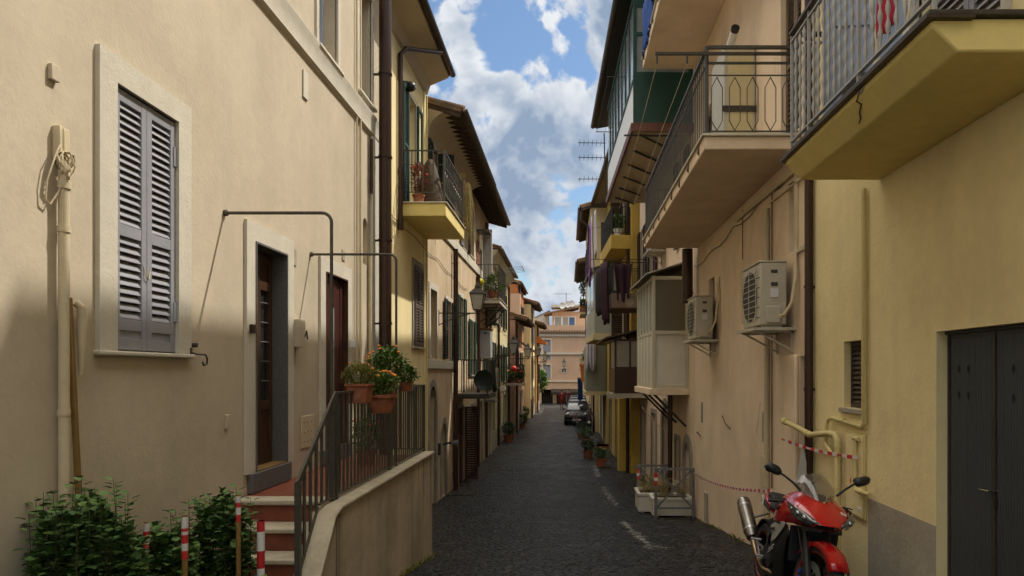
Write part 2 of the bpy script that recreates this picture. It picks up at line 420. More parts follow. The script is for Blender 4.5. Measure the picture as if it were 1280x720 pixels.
def door(bld, pl, u0,u1,z0,z1, dep=.25, m=None, trim=.0, trm=None, arch=False, boards=5, cat='door'):
    if arch: w = arch_band(M(), pl, u0,u1,z0,z1, trim or .16, .035).build('doorway', trm or m_greyp, bld)
    elif trim: w = trim_box(M(), pl, u0,u1,z0,z1, trim, .03).build('doorway', trm or m_trim, bld, bevel=.005)
    else: w = bld
    b = M(); k = (u1-u0)/boards
    for i in range(boards): b.pbox(pl,u0+k*i+.004,u0+k*(i+1)-.004,z0,z1,-dep+.02,-dep+.06+.006*(i%2))
    b.pbox(pl,u0,u1,z0+.01,z0+.22,-dep+.062,-dep+.085)
    d = b.build('door_leaf' if w is not bld else 'door', m or m_wood, w)
    if w is bld: M().tube([pl.pt(u1-.1,z0+1.0,-dep+.07),pl.pt(u1-.1,z0+1.0,-dep+.12),pl.pt(u1-.2,z0+1.0,-dep+.12)],.012,6).build('handle', m_steel, d)
    return w

def railing(b, pts, h, sp=.11, bw=.014, top=(.045,.02), low=.08, post=None, zig=False, low2=None):
    pts = [Vector(p) for p in pts]
    for a, c in zip(pts, pts[1:]):
        up = V(0,0,h); d = (c-a); L = d.length
        b.bar(a+up, c+up, *top)
        if low is not None: b.bar(a+V(0,0,low), c+V(0,0,low), .03,.012)
        if low2: b.bar(a+V(0,0,h-low2), c+V(0,0,h-low2), .02,.01)
        n = max(1,int(L/sp))
        for k in range(1,n):
            p = a + d*(k/n)
            b.bar(p+V(0,0,low or 0), p+V(0,0,h-.008), bw)
    for p in pts: b.bar(p+V(0,0,-.02), p+V(0,0,h-.01), post or bw*2)
    return b

def balcony(bld, pl, u0,u1,z0,z1,D, m, railm, h=1.0, cham=0.0, sp=.11, bw=.014, cop=.03, copm=None, sides=(1,1), railfn=None):
    P = pl.pt; b = M()
    pr = [(0,z0),(D-cham,z0),(D,z0+cham),(D,z1),(0,z1)] if cham else [(0,z0),(D,z0),(D,z1),(0,z1)]
    b.prism([P(u0,z,d) for d,z in pr], pl.u*(u1-u0))
    o = b.build('balcony', m, bld, bevel=.012)
    if cop: M().pbox(pl,u0-.03,u1+.03,z1+.002,z1+.002+cop,0,D+.03).build('coping', copm or m_trav, o, bevel=.006)
    if railfn: railfn(o)
    else:
        e = .05; zz = z1+cop
        pts = ([P(u0+e,zz,.03)] if sides[0] else []) + [P(u0+e,zz,D-e),P(u1-e,zz,D-e)] + ([P(u1-e,zz,.03)] if sides[1] else [])
        railing(M(), pts, h, sp, bw).build('railing', railm, o)
    return o

def clamp_pipe(b, pts, r, n=12, clamps=()):
    b.tube(pts, r, n)
    for p, ax in clamps:
        p = Vector(p); b.tube([p-V(*ax)*.012, p+V(*ax)*.012], r*1.18, n)
    return b
def vpipe(bld, pl, u, z0, z1, r, m, d=None, every=1.6, name='drainpipe'):
    d = r+.03 if d is None else d
    b = M().tube([pl.pt(u,z0,d),pl.pt(u,z1,d)], r, 12)
    z = z0+.5
    while z < z1-.2:
        b.tube([pl.pt(u,z-.014,d),pl.pt(u,z+.014,d)], r*1.16, 12); b.pbox(pl,u-.012,u+.012,z-.01,z+.01,-.01,d-r*.5); z += every
    return b.build(name, m, bld)

def roof(bld, pl, u0,u1,ze,over,slope=.28,run=3.0,m=None,soff=None,gut=None,tiles=True,th=.09,pitch=.2,rafters=False):
    P = pl.pt
    def z(d): return ze + (over-d)*slope
    b = M()
    b.hexa([P(u0,z(over)-th,over),P(u1,z(over)-th,over),P(u1,z(-run)-th,-run),P(u0,z(-run)-th,-run),P(u0,z(over),over),P(u1,z(over),over),P(u1,z(-run),-run),P(u0,z(-run),-run)])
    if tiles:
        n = int((u1-u0)/pitch); 
        for k in range(n):
            u = u0+pitch*(k+.5)
            b.tube([P(u,z(over)+.02,over+.05),P(u,z(over-.45)+.035,over-.45)],[.075,.065],8)
            b.tube([P(u,z(over-.42)+.02,over-.42),P(u,z(-run)+.02,-run)],[.075,.07],8)
    o = b.build('roof', m or m_tile, bld)
    if soff:
        s = M(); s.hexa([P(u0+.003,z(over-.04)-th-.025,over-.04),P(u1-.003,z(over-.04)-th-.025,over-.04),P(u1-.003,z(0)-th-.025,0),P(u0+.003,z(0)-th-.025,0),P(u0+.003,z(over-.04)-th-.003,over-.04),P(u1-.003,z(over-.04)-th-.003,over-.04),P(u1-.003,z(0)-th-.003,0),P(u0+.003,z(0)-th-.003,0)])
        s.build('soffit', soff, o)
    if rafters:
        s = M(); n = int((u1-u0)/.32)
        for k in range(n+1):
            u = u0+.05+(u1-u0-.1)*k/max(1,n)
            s.bar(P(u,z(0)-th-.07,-.02), P(u,z(over)-th-.07,over-.03), .07,.09)
        s.each('rafter', m_rafter, o)
    if gut:
        G = M(); r = .075; n = 7; R = []
        for uu in (u0-.04, u1+.04):
            ring = []
            for k in range(n+1):
                t = pi + pi*k/n; ring.append(P(uu, z(over)-.02+r*sin(t), over+.06+r*cos(t)))
            for k in range(n,-1,-1):
                t = pi + pi*k/n; ring.append(P(uu, z(over)-.02+(r-.006)*sin(t), over+.06+(r-.006)*cos(t)))
            R.append(ring)
        G.rings(R); G.build('gutter', gut, o)
    return o

# ---------------------------------------------------------------- things on facades
def lantern(name, label, group, pw, n, L, sc=1.0, z=0):
    """wall bracket with scrollwork and a tapered four sided lantern on its end"""
    pw = Vector(pw); n = Vector(n).normalized(); e = pw+n*L
    t = thing(name, label, 'street lamp', pw, group)
    b = M(); b.bar(pw, e, .035*sc,.03*sc); b.tube([pw-V(0,0,.32*sc), pw+V(0,0,.08)], .02*sc, 6)
    b.tube([pw+V(0,0,-.3*sc)+n*.01, pw+n*L*.22-V(0,0,.2*sc), pw+n*L*.5-V(0,0,.09*sc), pw+n*L*.8-V(0,0,.02)], .013*sc, 6)
    def scroll(c, r, turns, s0):
        pts = []
        for k in range(22):
            a = s0+turns*2*pi*k/21; rr = r*(1-.75*k/21); pts.append(c+n*rr*cos(a)+V(0,0,rr*sin(a)))
        b.tube(pts, .009*sc, 5)
    scroll(pw+n*L*.16-V(0,0,.1*sc), .085*sc, 1.3, 0); scroll(pw+n*L*.42-V(0,0,.055*sc), .05*sc, 1.2, pi); scroll(pw+n*L*.62-V(0,0,.04*sc), .035*sc, 1.1, pi)
    b.build('bracket', m_iron, t)
    q = n.cross(V(0,0,1)).normalized(); base = e+V(0,0,.07*sc)
    def sq(w, zz): return [base+(n*sx+q*sy)*w*sc+V(0,0,zz*sc) for sx,sy in ((-1,-1),(1,-1),(1,1),(-1,1))]
    M().rings([sq(.095,.02),sq(.17,.40)]).build('glass', m_lampg, t)
    f = M(); lo, hi = sq(.1,.015), sq(.177,.405)
    for a, c in zip(lo, hi): f.bar(a, c, .016*sc)
    for r in (lo, hi):
        for k in range(4): f.bar(r[k], r[(k+1)%4], .02*sc)
    f.tube([e-V(0,0,.02), base+V(0,0,.02)], [.02*sc,.045*sc], 8)
    f.build('lantern_frame', m_iron, t)
    M().rings([sq(.2,.41),sq(.185,.44),sq(.10,.54),sq(.07,.56),sq(.075,.60),sq(.05,.66),sq(.018,.70),sq(.012,.76)]).build('cap', m_iron, t)
    return t

def ac_unit(label, pl, u0,u1,z0,z1,d0,d1, group='air conditioners on the right facade', side=True):
    t = thing('air_conditioner', label, 'air conditioner', pl.pt((u0+u1)/2, z0, 0), group)
    P = pl.pt
    M().pbox(pl,u0,u1,z0,z1,d0,d1).build('casing', m_ac, t, bevel=.015)
    M().pbox(pl,u0-.006,u1+.006,z1,z1+.02,d0-.003,d1+.012).build('lid', m_ac, t, bevel=.004)
    gr = M(); mu = u0+(u1-u0)*.58; mz = (z0+z1)/2; R = min(z1-z0,(u1-u0))*.42
    q = [P(mu+R*cos(2*pi*k/24), mz+R*sin(2*pi*k/24), d1+.004) for k in range(24)]
    gr.prism(q, pl.n*.004); gr.build('fan_grille', m_acd, t)
    w = M()
    for k in range(9):
        zz = mz-R+2*R*(k+.5)/9; w.bar(P(mu-R*1.1,zz,d1+.02), P(mu+R*1.1,zz,d1+.02), .007)
    for k in range(3): w.bar(P(mu-R+R*k,mz-R,d1+.015),P(mu-R+R*k,mz+R,d1+.015),.009)
    w.build('guard', m_ac, t)
    H = z1-z0; D = d1-d0
    s = M(); e = .004
    s.pbox(pl,u0-.03,u0-e,z0+.02,z0+.30*H,d0+.25*D,d0+.8*D); s.build('valve_cover', m_ac, t, bevel=.012)
    M().pbox(pl,u0-.008,u0-.002,z0+.44*H,z0+.58*H,d0+.32*D,d0+.62*D).build('label_plate', m_paper, t)
    M().pbox(pl,u0-.007,u0-.0015,z0+.62*H,z0+.68*H,d0+.35*D,d0+.6*D).pbox(pl,u0-.007,u0-.0015,z0+.83*H,z0+.88*H,d0+.35*D,d0+.6*D).each('vent_slot', m_acd, t)
    # front ribs
    r = M()
    for k in range(5): r.pbox(pl,u0+.02,u0+(u1-u0)*.22,z0+.12*H+k*.16*H,z0+.13*H+k*.16*H,d1-.002,d1+.005)
    r.build('front_rib', m_acd, t)
    b = M(); b.pbox(pl,u0-.04,u1+.05,z0-.065,z0-.03,-.01,d1+.08)
    for u in (u0+.08,u1-.12): b.bar(P(u,z0-.07,.0),P(u,z0-.07,d1+.04),.03); b.bar(P(u,z0-.3,.01),P(u,z0-.08,d1),.022); b.bar(P(u,z0-.32,.015),P(u,z0-.05,.015),.03)
    for u in (u0+.05,u1-.1): b.pbox(pl,u,u+.05,z0-.028,z0-.001,d0+.04,d1-.04)
    b.build('shelf_bracket', m_steel if not side else m_ac, t)
    return t

# ---------------------------------------------------------------- plants
def foliage(b, c, r, n, L, W, up=.35, shell=.45):
    c = Vector(c)
    for i in range(n):
        d = V(random.gauss(0,1),random.gauss(0,1),random.gauss(0,1)).normalized()
        k = (shell+(1-shell)*random.random()**.6)
        nz = .75+.45*noise.noise(V(d.x*1.6+c.x*3, d.y*1.6+c.y, d.z*1.6)*1.3)
        p = c + V(d.x*r[0], d.y*r[1], d.z*r[2])*k*nz
        q = (d*.7 + V(rnd(-1,1),rnd(-1,1),rnd(-.5,.6)+up)).normalized()
        s = rnd(.65,1.15); b.leaf(p, q, V(rnd(-.3,.3),rnd(-.3,.3),1), L*s, W*s)
    return b
def pot(name, label, cat, p, r, h, fol=None, mf=None, rz=(.3,.3,.3), n=250, L=.05, W=.03, group=None, square=False, mp=None, flowers=None, stems=6, fh=None):
    """terracotta pot with soil, stems, leaves"""
    p = Vector(p); t = thing(name, label, cat, p, group); mp = mp or m_terra
    if square:
        def sq(w,z): return [p+V(sx*w,sy*w,z) for sx,sy in ((-1,-1),(1,-1),(1,1),(-1,1))]
        M().rings([sq(r*.78,0),sq(r*.95,h*.86),sq(r*1.06,h*.86),sq(r*1.08,h),sq(r*.95,h),sq(r*.9,h-.05)]).build('pot', mp, t, bevel=.006)
    else:
        M().lathe([(r*.7,0),(r*.92,h*.82),(r*1.04,h*.83),(r*1.06,h),(r*.93,h),(r*.9,h-.04)], p, 20).build('pot', mp, t)
    M().lathe([(r*.86,h-.045),(r*.5,h-.03),(.01,h-.03)], p, 12).build('soil', m_soil, t)
    c = p+V(0,0,h+(fh if fh is not None else rz[2]*.75)); s = M()
    for k in range(stems):
        a = rnd(0,2*pi); e = c+V(cos(a)*rz[0]*.6,sin(a)*rz[1]*.6,rnd(-.1,.6)*rz[2])
        s.tube([p+V(cos(a)*r*.3,sin(a)*r*.3,h-.05),(p+V(0,0,h)+e)/2+V(cos(a)*.03,sin(a)*.03,0),e],[.010,.007,.003],5)
    s.build('stem', m_stem, t)
    foliage(M(), c, rz, n, L, W).build('foliage', mf or m_leaf, t)
    if flowers:
        f = M()
        for k in range(flowers[1]):
            a = rnd(0,2*pi); e = rnd(.2,1.2); q = c+V(cos(a)*rz[0]*cos(e)*.95,sin(a)*rz[1]*cos(e)*.95,sin(e)*rz[2]*.95)
            f.ell(q,(flowers[2],flowers[2],flowers[2]*.7),7,5)
        f.build('blossom', flowers[0], t)
    return t

def cloth(b, a, c, drop, folds=5, amp=.04, n=26, m=8, taper=0.0, sway=.03, seed=0, out=(1,0,0)):
    """hanging cloth between a and c, thick enough to be real"""
    a = Vector(a); c = Vector(c); o = Vector(out); R = []
    ph = seed*1.7
    for j in range(m+1):
        t = j/m; row = []
        for i in range(n+1):
            s = i/n; ss = .5+(s-.5)*(1-taper*t)
            p = a.lerp(c, ss) + o*(amp*(.35+.65*t)*sin(folds*2*pi*s+ph+t*.8)) + V(0,0,-drop*t*(1+.05*sin(3*s*pi+ph)) - .02*sin(pi*s))
            p += o*sway*sin(t*2+ph); row.append(p)
        R.append(row)
    N = n+1; vs = [p for r in R for p in r]; fs = []
    for j in range(m):
        for i in range(n): fs.append((j*N+i,j*N+i+1,(j+1)*N+i+1,(j+1)*N+i))
    return b.add(vs, fs)
def text_mesh(name, s, size, m, parent, loc, rot, ext=.001):
    cu = bpy.data.curves.new(name,'FONT'); cu.body = s; cu.size = size; cu.extrude = ext
    o = bpy.data.objects.new(name+'_src', cu); C.objects.link(o)
    dg = bpy.context.evaluated_depsgraph_get(); dg.update()
    me = bpy.data.meshes.new_from_object(o.evaluated_get(dg)); bpy.data.objects.remove(o)
    me.materials.clear(); me.materials.append(m)
    r = bpy.data.objects.new(name, me); C.objects.link(r); r.parent = parent; r.location = loc; r.rotation_euler = rot
    return r
# ---------------------------------------------------------------- world, sun, camera
sc = bpy.context.scene
SUN = V(1.0, .72, 1.78).normalized()      # towards the sun
w = bpy.data.worlds.new("World"); sc.world = w; w.use_nodes = True
nt = w.node_tree; N = nt.nodes; L = nt.links; bg = N['Background']
sky = N.new('ShaderNodeTexSky'); sky.sky_type = 'NISHITA'; sky.sun_disc = False
sky.sun_elevation = math.asin(SUN.z); sky.sun_rotation = atan2(SUN.x, SUN.y); sky.air_density = 1.3; sky.dust_density = .5; sky.ozone_density = 1.6
tc = N.new('ShaderNodeTexCoord'); D = tc.outputs['Generated']
def vm(op, a, b=None, sca=None):
    t = N.new('ShaderNodeVectorMath'); t.operation = op; L.new(a, t.inputs[0])
    if b is not None:
        if isinstance(b, tuple): t.inputs[1].default_value = b
        else: L.new(b, t.inputs[1])
    if sca is not None: t.inputs['Scale'].default_value = sca
    return t.outputs['Value'] if op in ('DISTANCE','DOT_PRODUCT','LENGTH') else t.outputs[0]
def mth(op, a, b, c=None):
    t = N.new('ShaderNodeMath'); t.operation = op
    for i, x in enumerate((a,b,c)):
        if x is None: continue
        if isinstance(x, (int,float)): t.inputs[i].default_value = x
        else: L.new(x, t.inputs[i])
    return t.outputs[0]
def mr(x, a0,a1,b0,b1, smooth=True):
    t = N.new('ShaderNodeMapRange'); t.clamp = True; t.interpolation_type = 'SMOOTHSTEP' if smooth else 'LINEAR'
    for i, v in enumerate((a0,a1,b0,b1)): t.inputs[i+1].default_value = v
    L.new(x, t.inputs[0]); return t.outputs[0]
def fbm(vec, scale, det=9, rough=.56, dist=0.0):
    t = N.new('ShaderNodeTexNoise'); t.inputs['Scale'].default_value = scale; t.inputs['Detail'].default_value = det
    t.inputs['Roughness'].default_value = rough; t.inputs['Distortion'].default_value = dist; L.new(vec, t.inputs['Vector']); return t.outputs['Fac']
def N_col(vec):
    t = N.new('ShaderNodeTexNoise'); t.inputs['Scale'].default_value = 12; t.inputs['Detail'].default_value = 2; L.new(vec, t.inputs['Vector']); return t.outputs['Color']
FILL_VEIL = 2.0  # strength of the added overhead brightness that fills the shade
def dirp(px, py): return V((px-710)/F, 1, (465-py)/F).normalized()
CL = [ # (px, py, radius in px, amount): where the banks and the gaps of cloud lie in the sky of the photograph
    (634,42,40,-.12),(714,84,26,-.15),(612,150,22,-.17),(560,95,18,-.1),(655,368,34,-.12),
    (578,50,34,.11),(668,150,85,.13),(760,40,60,.12),(640,290,120,.17),(700,385,40,.05)]
DK = [(680,280,120,.38),(650,180,46,.14),(765,70,50,.2)]
sepz = N.new('ShaderNodeSeparateXYZ'); L.new(D, sepz.inputs[0])
n1 = fbm(D, 5.4, 9, .60, .3); n2 = fbm(vm('ADD', D, tuple(SUN*.022)), 5.4, 5, .55, .3)
vo = N.new('ShaderNodeTexVoronoi'); vo.feature = 'F1'; vo.inputs['Scale'].default_value = 13; vo.inputs['Detail'].default_value = 2.0; vo.inputs['Roughness'].default_value = .6
L.new(vm('MULTIPLY_ADD' if False else 'ADD', D, vm('SCALE', N_col(D), sca=.07)), vo.inputs['Vector'])
c0 = mth('ADD', mth('MULTIPLY_ADD', n1, .9, .205), mth('MULTIPLY', vo.outputs['Distance'], -.16))
c0 = mth('ADD', c0, mr(sepz.outputs[2], .50,.60,0,.30))  # extra cloud cover added overhead, out of view, for ambient light
for px, py, r, a in CL: c0 = mth('ADD', c0, mr(vm('DISTANCE', D, tuple(dirp(px,py))), 0, 1.7*r/F, a, 0))
mask = mr(c0, .475, .545, 0, 1)
lit = mr(mth('SUBTRACT', n1, n2), -.05, .06, 0, 1)
thick = mr(c0, .53, .70, 1, 0)
lum = mth('ADD', mth('MULTIPLY', lit, .50), mth('MULTIPLY', thick, .50))
for px, py, r, a in DK: lum = mth('SUBTRACT', lum, mr(vm('DISTANCE', D, tuple(dirp(px,py))), 0, 1.6*r/F, a, 0))
ramp = N.new('ShaderNodeMix'); ramp.data_type = 'RGBA'; ramp.clamp_factor = True; L.new(lum, ramp.inputs[0])
ramp.inputs[6].default_value = (.19,.25,.345,1); ramp.inputs[7].default_value = (.56,.58,.60,1)
hi = mr(sepz.outputs[2], .52,.72,0,1)       # bright overhead sky added above the view to lift ambient light
fill_veil = N.new('ShaderNodeMix'); fill_veil.data_type = 'RGBA'; L.new(hi, fill_veil.inputs[0]); L.new(ramp.outputs[2], fill_veil.inputs[6]); fill_veil.inputs[7].default_value = (FILL_VEIL*1.0,FILL_VEIL*.945,FILL_VEIL*.85,1)
ramp = fill_veil
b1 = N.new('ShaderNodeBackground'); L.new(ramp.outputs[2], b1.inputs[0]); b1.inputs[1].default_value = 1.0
tint = N.new('ShaderNodeMix'); tint.data_type='RGBA'; tint.blend_type='MULTIPLY'; tint.inputs[0].default_value = 1; L.new(sky.outputs[0], tint.inputs[6]); tint.inputs[7].default_value = (.80,.88,.97,1)
L.new(tint.outputs[2], bg.inputs[0]); bg.inputs[1].default_value = .083
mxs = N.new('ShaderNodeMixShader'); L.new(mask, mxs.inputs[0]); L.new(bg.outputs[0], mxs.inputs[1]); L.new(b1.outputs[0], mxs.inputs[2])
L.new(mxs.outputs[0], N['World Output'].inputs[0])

sl = bpy.data.lights.new('sun','SUN'); sl.energy = 3.3; sl.angle = radians(0.9); sl.color = (1,.945,.85)
so = bpy.data.objects.new('sun', sl); C.objects.link(so); so.rotation_euler = (-SUN).to_track_quat('-Z','Y').to_euler()
cam = bpy.data.cameras.new('camera'); cam.lens = F/1280*36; cam.sensor_width = 36; cam.shift_x = -70/1280; cam.shift_y = 105/1280; cam.clip_end = 2000; cam.clip_start = .05
co = bpy.data.objects.new('camera', cam); C.objects.link(co); co.rotation_euler = (pi/2,0,0); sc.camera = co
sc.view_settings.view_transform = 'Standard'; sc.view_settings.look = 'None'; sc.view_settings.exposure = 0.62; sc.view_settings.gamma = 1
sc.view_settings.use_curve_mapping = False
sc.cycles.use_denoising = True; w.cycles.sampling_method = 'MANUAL'; w.cycles.sample_map_resolution = 512; sc.cycles.use_adaptive_sampling = True; sc.cycles.adaptive_threshold = .035; sc.cycles.max_bounces = 7; sc.cycles.diffuse_bounces = 4; sc.cycles.transparent_max_bounces = 8

# ---------------------------------------------------------------- street of black basalt setts
def cobble():
    mt = bpy.data.materials.new('basalt setts'); mt.use_nodes = True; nt = mt.node_tree; N = nt.nodes; L = nt.links; b = N['Principled BSDF']
    geo = N.new('ShaderNodeNewGeometry'); P = geo.outputs['Position']
    def no(scale, det=4, r=.6):
        t = N.new('ShaderNodeTexNoise'); t.inputs['Scale'].default_value = scale; t.inputs['Detail'].default_value = det; t.inputs['Roughness'].default_value = r; L.new(P, t.inputs['Vector']); return t
    dn = no(3.2,2); mp = N.new('ShaderNodeVectorMath'); mp.operation = 'MULTIPLY_ADD'; L.new(dn.outputs['Color'], mp.inputs[0]); mp.inputs[1].default_value = (.05,.05,0); L.new(P, mp.inputs[2])
    rot = N.new('ShaderNodeVectorRotate'); rot.inputs['Angle'].default_value = radians(7); L.new(mp.outputs[0], rot.inputs['Vector']); 
    fl = N.new('ShaderNodeVectorMath'); fl.operation = 'MULTIPLY'; L.new(rot.outputs[0], fl.inputs[0]); fl.inputs[1].default_value = (1,1,0)
    br = N.new('ShaderNodeTexBrick'); L.new(fl.outputs[0], br.inputs['Vector']); br.inputs['Scale'].default_value = 1
    br.inputs['Brick Width'].default_value = .15; br.inputs['Row Height'].default_value = .135; br.inputs['Mortar Size'].default_value = .016; br.inputs['Mortar Smooth'].default_value = .6
    br.inputs['Color1'].default_value = (.008,.008,.009,1); br.inputs['Color2'].default_value = (.036,.035,.034,1); br.inputs['Mortar'].default_value = (.008,.007,.005,1); br.inputs['Bias'].default_value = -.1
    n1 = no(1.1,5); r1 = N.new('ShaderNodeMapRange'); L.new(n1.outputs['Fac'], r1.inputs[0]); [setattr(r1.inputs[i+1],'default_value',v) for i,v in enumerate((.3,.7,.75,1.3))]
    sx = N.new('ShaderNodeSeparateXYZ'); L.new(P, sx.inputs[0])
    v = N.new('ShaderNodeVectorMath'); v.operation = 'SCALE'; L.new(br.outputs['Color'], v.inputs[0]); L.new(r1.outputs[0], v.inputs['Scale'])
    n2 = no(2.3,6); f2 = N.new('ShaderNodeMapRange'); L.new(n2.outputs['Fac'], f2.inputs[0]); [setattr(f2.inputs[i+1],'default_value',q) for i,q in enumerate((.58,.72,0,.6))]
    mx = N.new('ShaderNodeMix'); mx.data_type='RGBA'; L.new(f2.outputs[0], mx.inputs[0]); L.new(v.outputs[0], mx.inputs[6]); mx.inputs[7].default_value = (.085,.075,.058,1)
    L.new(mx.outputs[2], b.inputs['Base Color'])
    rr = N.new('ShaderNodeMapRange'); L.new(n1.outputs['Fac'], rr.inputs[0]); [setattr(rr.inputs[i+1],'default_value',q) for i,q in enumerate((.3,.7,.38,.62))]
    L.new(rr.outputs[0], b.inputs['Roughness']); b.inputs['Specular IOR Level'].default_value = .5
    nb = no(70,3); ad = N.new('ShaderNodeMath'); ad.operation='MULTIPLY_ADD'; L.new(nb.outputs['Fac'], ad.inputs[0]); ad.inputs[1].default_value = .35; L.new(br.outputs['Fac'], ad.inputs[2])
    inv = N.new('ShaderNodeMath'); inv.operation = 'MULTIPLY_ADD'; L.new(br.outputs['Fac'], inv.inputs[0]); inv.inputs[1].default_value = -1.4; L.new(nb.outputs['Fac'], inv.inputs[2])
    nc = no(11,2); i2 = N.new('ShaderNodeMath'); i2.operation='ADD'; L.new(inv.outputs[0], i2.inputs[0]); L.new(nc.outputs['Fac'], i2.inputs[1])
    bp = N.new('ShaderNodeBump'); bp.inputs['Strength'].default_value = 1.0; bp.inputs['Distance'].default_value = .035; L.new(i2.outputs[0], bp.inputs['Height']); L.new(bp.outputs[0], b.inputs['Normal'])
    return mt
m_cob = cobble()
def slabs():
    mt = mat('worn stone margin', (.085,.077,.062), .85, var=.25, vs=3, bump=.5, bs=30, c2=(.055,.05,.045), c2s=3.5, c2t=.5)
    return mt
m_marg = slabs()
b = M()
ys = [-8+i*.5 for i in range(0,60)] + [22+i*2 for i in range(0,30)] + [90,110,150,250,600]
xs = [-120,-40,-12,-6,-3.5,-2.8,-2,-1.2,-.4,.4,1.2,2,2.8,3.6,6,12,40,120]
vs = []; 
for y in ys:
    for x in xs:
        crown = .03*(1-min(1,abs(x)/2.6)**2) if abs(x) < 3 else 0
        vs.append((x,y,g(y,max(-3,min(3,x)))+crown))
n = len(xs); fs = [(j*n+i,j*n+i+1,(j+1)*n+i+1,(j+1)*n+i) for j in range(len(ys)-1) for i in range(n-1)]
b.add(vs, fs).build('street', m_cob, kind='structure')
def gz(x,y): return g(y,max(-3,min(3,x))) + (.03*(1-min(1,abs(x)/2.6)**2) if abs(x) < 3 else 0)
def strip(name, pts, m, lift=.006, kind='structure'):
    """a sheet on the street from paired left and right edge points"""
    b = M(); R = []
    for (xa,xb,y) in pts: R.append([V(xa+(xb-xa)*k/4,y,gz(xa+(xb-xa)*k/4,y)+lift) for k in range(5)])
    b.rings(R, closed=False); return b.build(name, m, kind=kind)
# individual basalt setts: a low domed block each, laid in wavering courses from wall to wall
def sett_mat(n, c0, c1, r0, r1):
    mt = bpy.data.materials.new(n); mt.use_nodes = True; nt = mt.node_tree; N = nt.nodes; L = nt.links; b = N['Principled BSDF']
    geo = N.new('ShaderNodeNewGeometry'); mx = N.new('ShaderNodeMix'); mx.data_type='RGBA'; L.new(geo.outputs['Random Per Island'], mx.inputs[0]); mx.inputs[6].default_value=(*c0,1); mx.inputs[7].default_value=(*c1,1)
    t = N.new('ShaderNodeTexNoise'); t.inputs['Scale'].default_value = 1.4; t.inputs['Detail'].default_value = 5; L.new(geo.outputs['Position'], t.inputs['Vector'])
    t2 = N.new('ShaderNodeTexNoise'); t2.inputs['Scale'].default_value = 45; t2.inputs['Detail'].default_value = 3; L.new(geo.outputs['Position'], t2.inputs['Vector'])
    m1 = N.new('ShaderNodeMapRange'); L.new(t.outputs['Fac'], m1.inputs[0]); [setattr(m1.inputs[i+1],'default_value',v) for i,v in enumerate((.3,.7,.65,1.4))]
    m2 = N.new('ShaderNodeMapRange'); L.new(t2.outputs['Fac'], m2.inputs[0]); [setattr(m2.inputs[i+1],'default_value',v) for i,v in enumerate((.3,.7,.75,1.25))]
    mm = N.new('ShaderNodeMath'); mm.operation='MULTIPLY'; L.new(m1.outputs[0],mm.inputs[0]); L.new(m2.outputs[0],mm.inputs[1])
    v = N.new('ShaderNodeVectorMath'); v.operation='SCALE'; L.new(mx.outputs[2], v.inputs[0]); L.new(mm.outputs[0], v.inputs['Scale']); L.new(v.outputs[0], b.inputs['Base Color'])
    rr = N.new('ShaderNodeMapRange'); L.new(t.outputs['Fac'], rr.inputs[0]); [setattr(rr.inputs[i+1],'default_value',q) for i,q in enumerate((.3,.7,r0,r1))]; L.new(rr.outputs[0], b.inputs['Roughness'])
    bp = N.new('ShaderNodeBump'); bp.inputs['Strength'].default_value=.5; bp.inputs['Distance'].default_value=.006; L.new(t2.outputs['Fac'], bp.inputs['Height']); b.inputs['Specular IOR Level'].default_value = .22; L.new(bp.outputs[0], b.inputs['Normal'])
    return mt
m_set1 = sett_mat('polished basalt sett', (.003,.003,.003), (.021,.0215,.023), .38, .6)
m_set2 = sett_mat('dusty basalt sett', (.009,.008,.007), (.046,.040,.031), .6, .85)
m_set3 = sett_mat('sett under worn white paint', (.05,.05,.046), (.19,.185,.165), .6, .8)
LINES = []
def seg(a, c, w):
    p, q = gpt(*a), gpt(*c); LINES.append((V(p.x,p.y,0),V(q.x,q.y,0),w))
for a, c in (((744,583),(748,597)),((753,610),(770,633)),((778,655),(816,688)),((730,553),(735,566)),((812,686),(846,687))): seg(a,c,.13)
def in_line(x,y):
    p = V(x,y,0)
    for a,c,w in LINES:
        d = c-a; t = max(0,min(1,(p-a).dot(d)/d.length_squared))
        if (p-(a+d*t)).length < w*.5: return True
    return False
random.seed(99); sb = (M(),M(),M()); y = 7.2
while y < 46:
    rh = rnd(.088,.102) if y < 24 else .16
    x = -3.45+rnd(0,.1)
    while x < 2.75:
        wd = rnd(.085,.12) if y < 24 else rnd(.13,.18)
        yy = y + .05*sin(x*1.9+y*.7) + .03*sin(x*5.1) + rnd(-.006,.006); xc = x+wd/2; e = .005; h = rnd(.006,.012); rt = rnd(-.06,.06)
        edge = (xc < -2.6+.25*sin(y*1.1)) or (xc > 2.05+.2*sin(y*1.7)-(max(0,y-14)*.03))
        k = 2 if in_line(xc,yy+rh/2) and random.random() < .86 else (1 if edge or random.random() < .05 else 0)
        ca, sa = cos(rt), sin(rt); cx, cy = xc, yy+rh/2; vs = []
        for ins, hh in ((0.0,-.012),(.004,h*.55),(.020,h)):
            for sx_,sy_ in ((-1,-1),(1,-1),(1,1),(-1,1)):
                ux = sx_*(wd/2-e-ins); uy = sy_*(rh/2-e-ins); px_ = cx+ux*ca-uy*sa; py_ = cy+ux*sa+uy*ca
                vs.append((px_,py_,gz(px_,py_)+hh+(rnd(-.003,.003) if ins else 0)))
        sb[k].add(vs, [(8,9,10,11)]+[(a_*4+i,a_*4+(i+1)%4,(a_+1)*4+(i+1)%4,(a_+1)*4+i) for a_ in (0,1) for i in range(4)])
        x += wd
    y += rh
sb[0].build('cobblestones', m_set1, ang=60, kind='structure'); sb[1].build('pavement', m_set2, ang=60, kind='structure'); sb[2].build('road_marking', m_set3, ang=60, kind='structure')
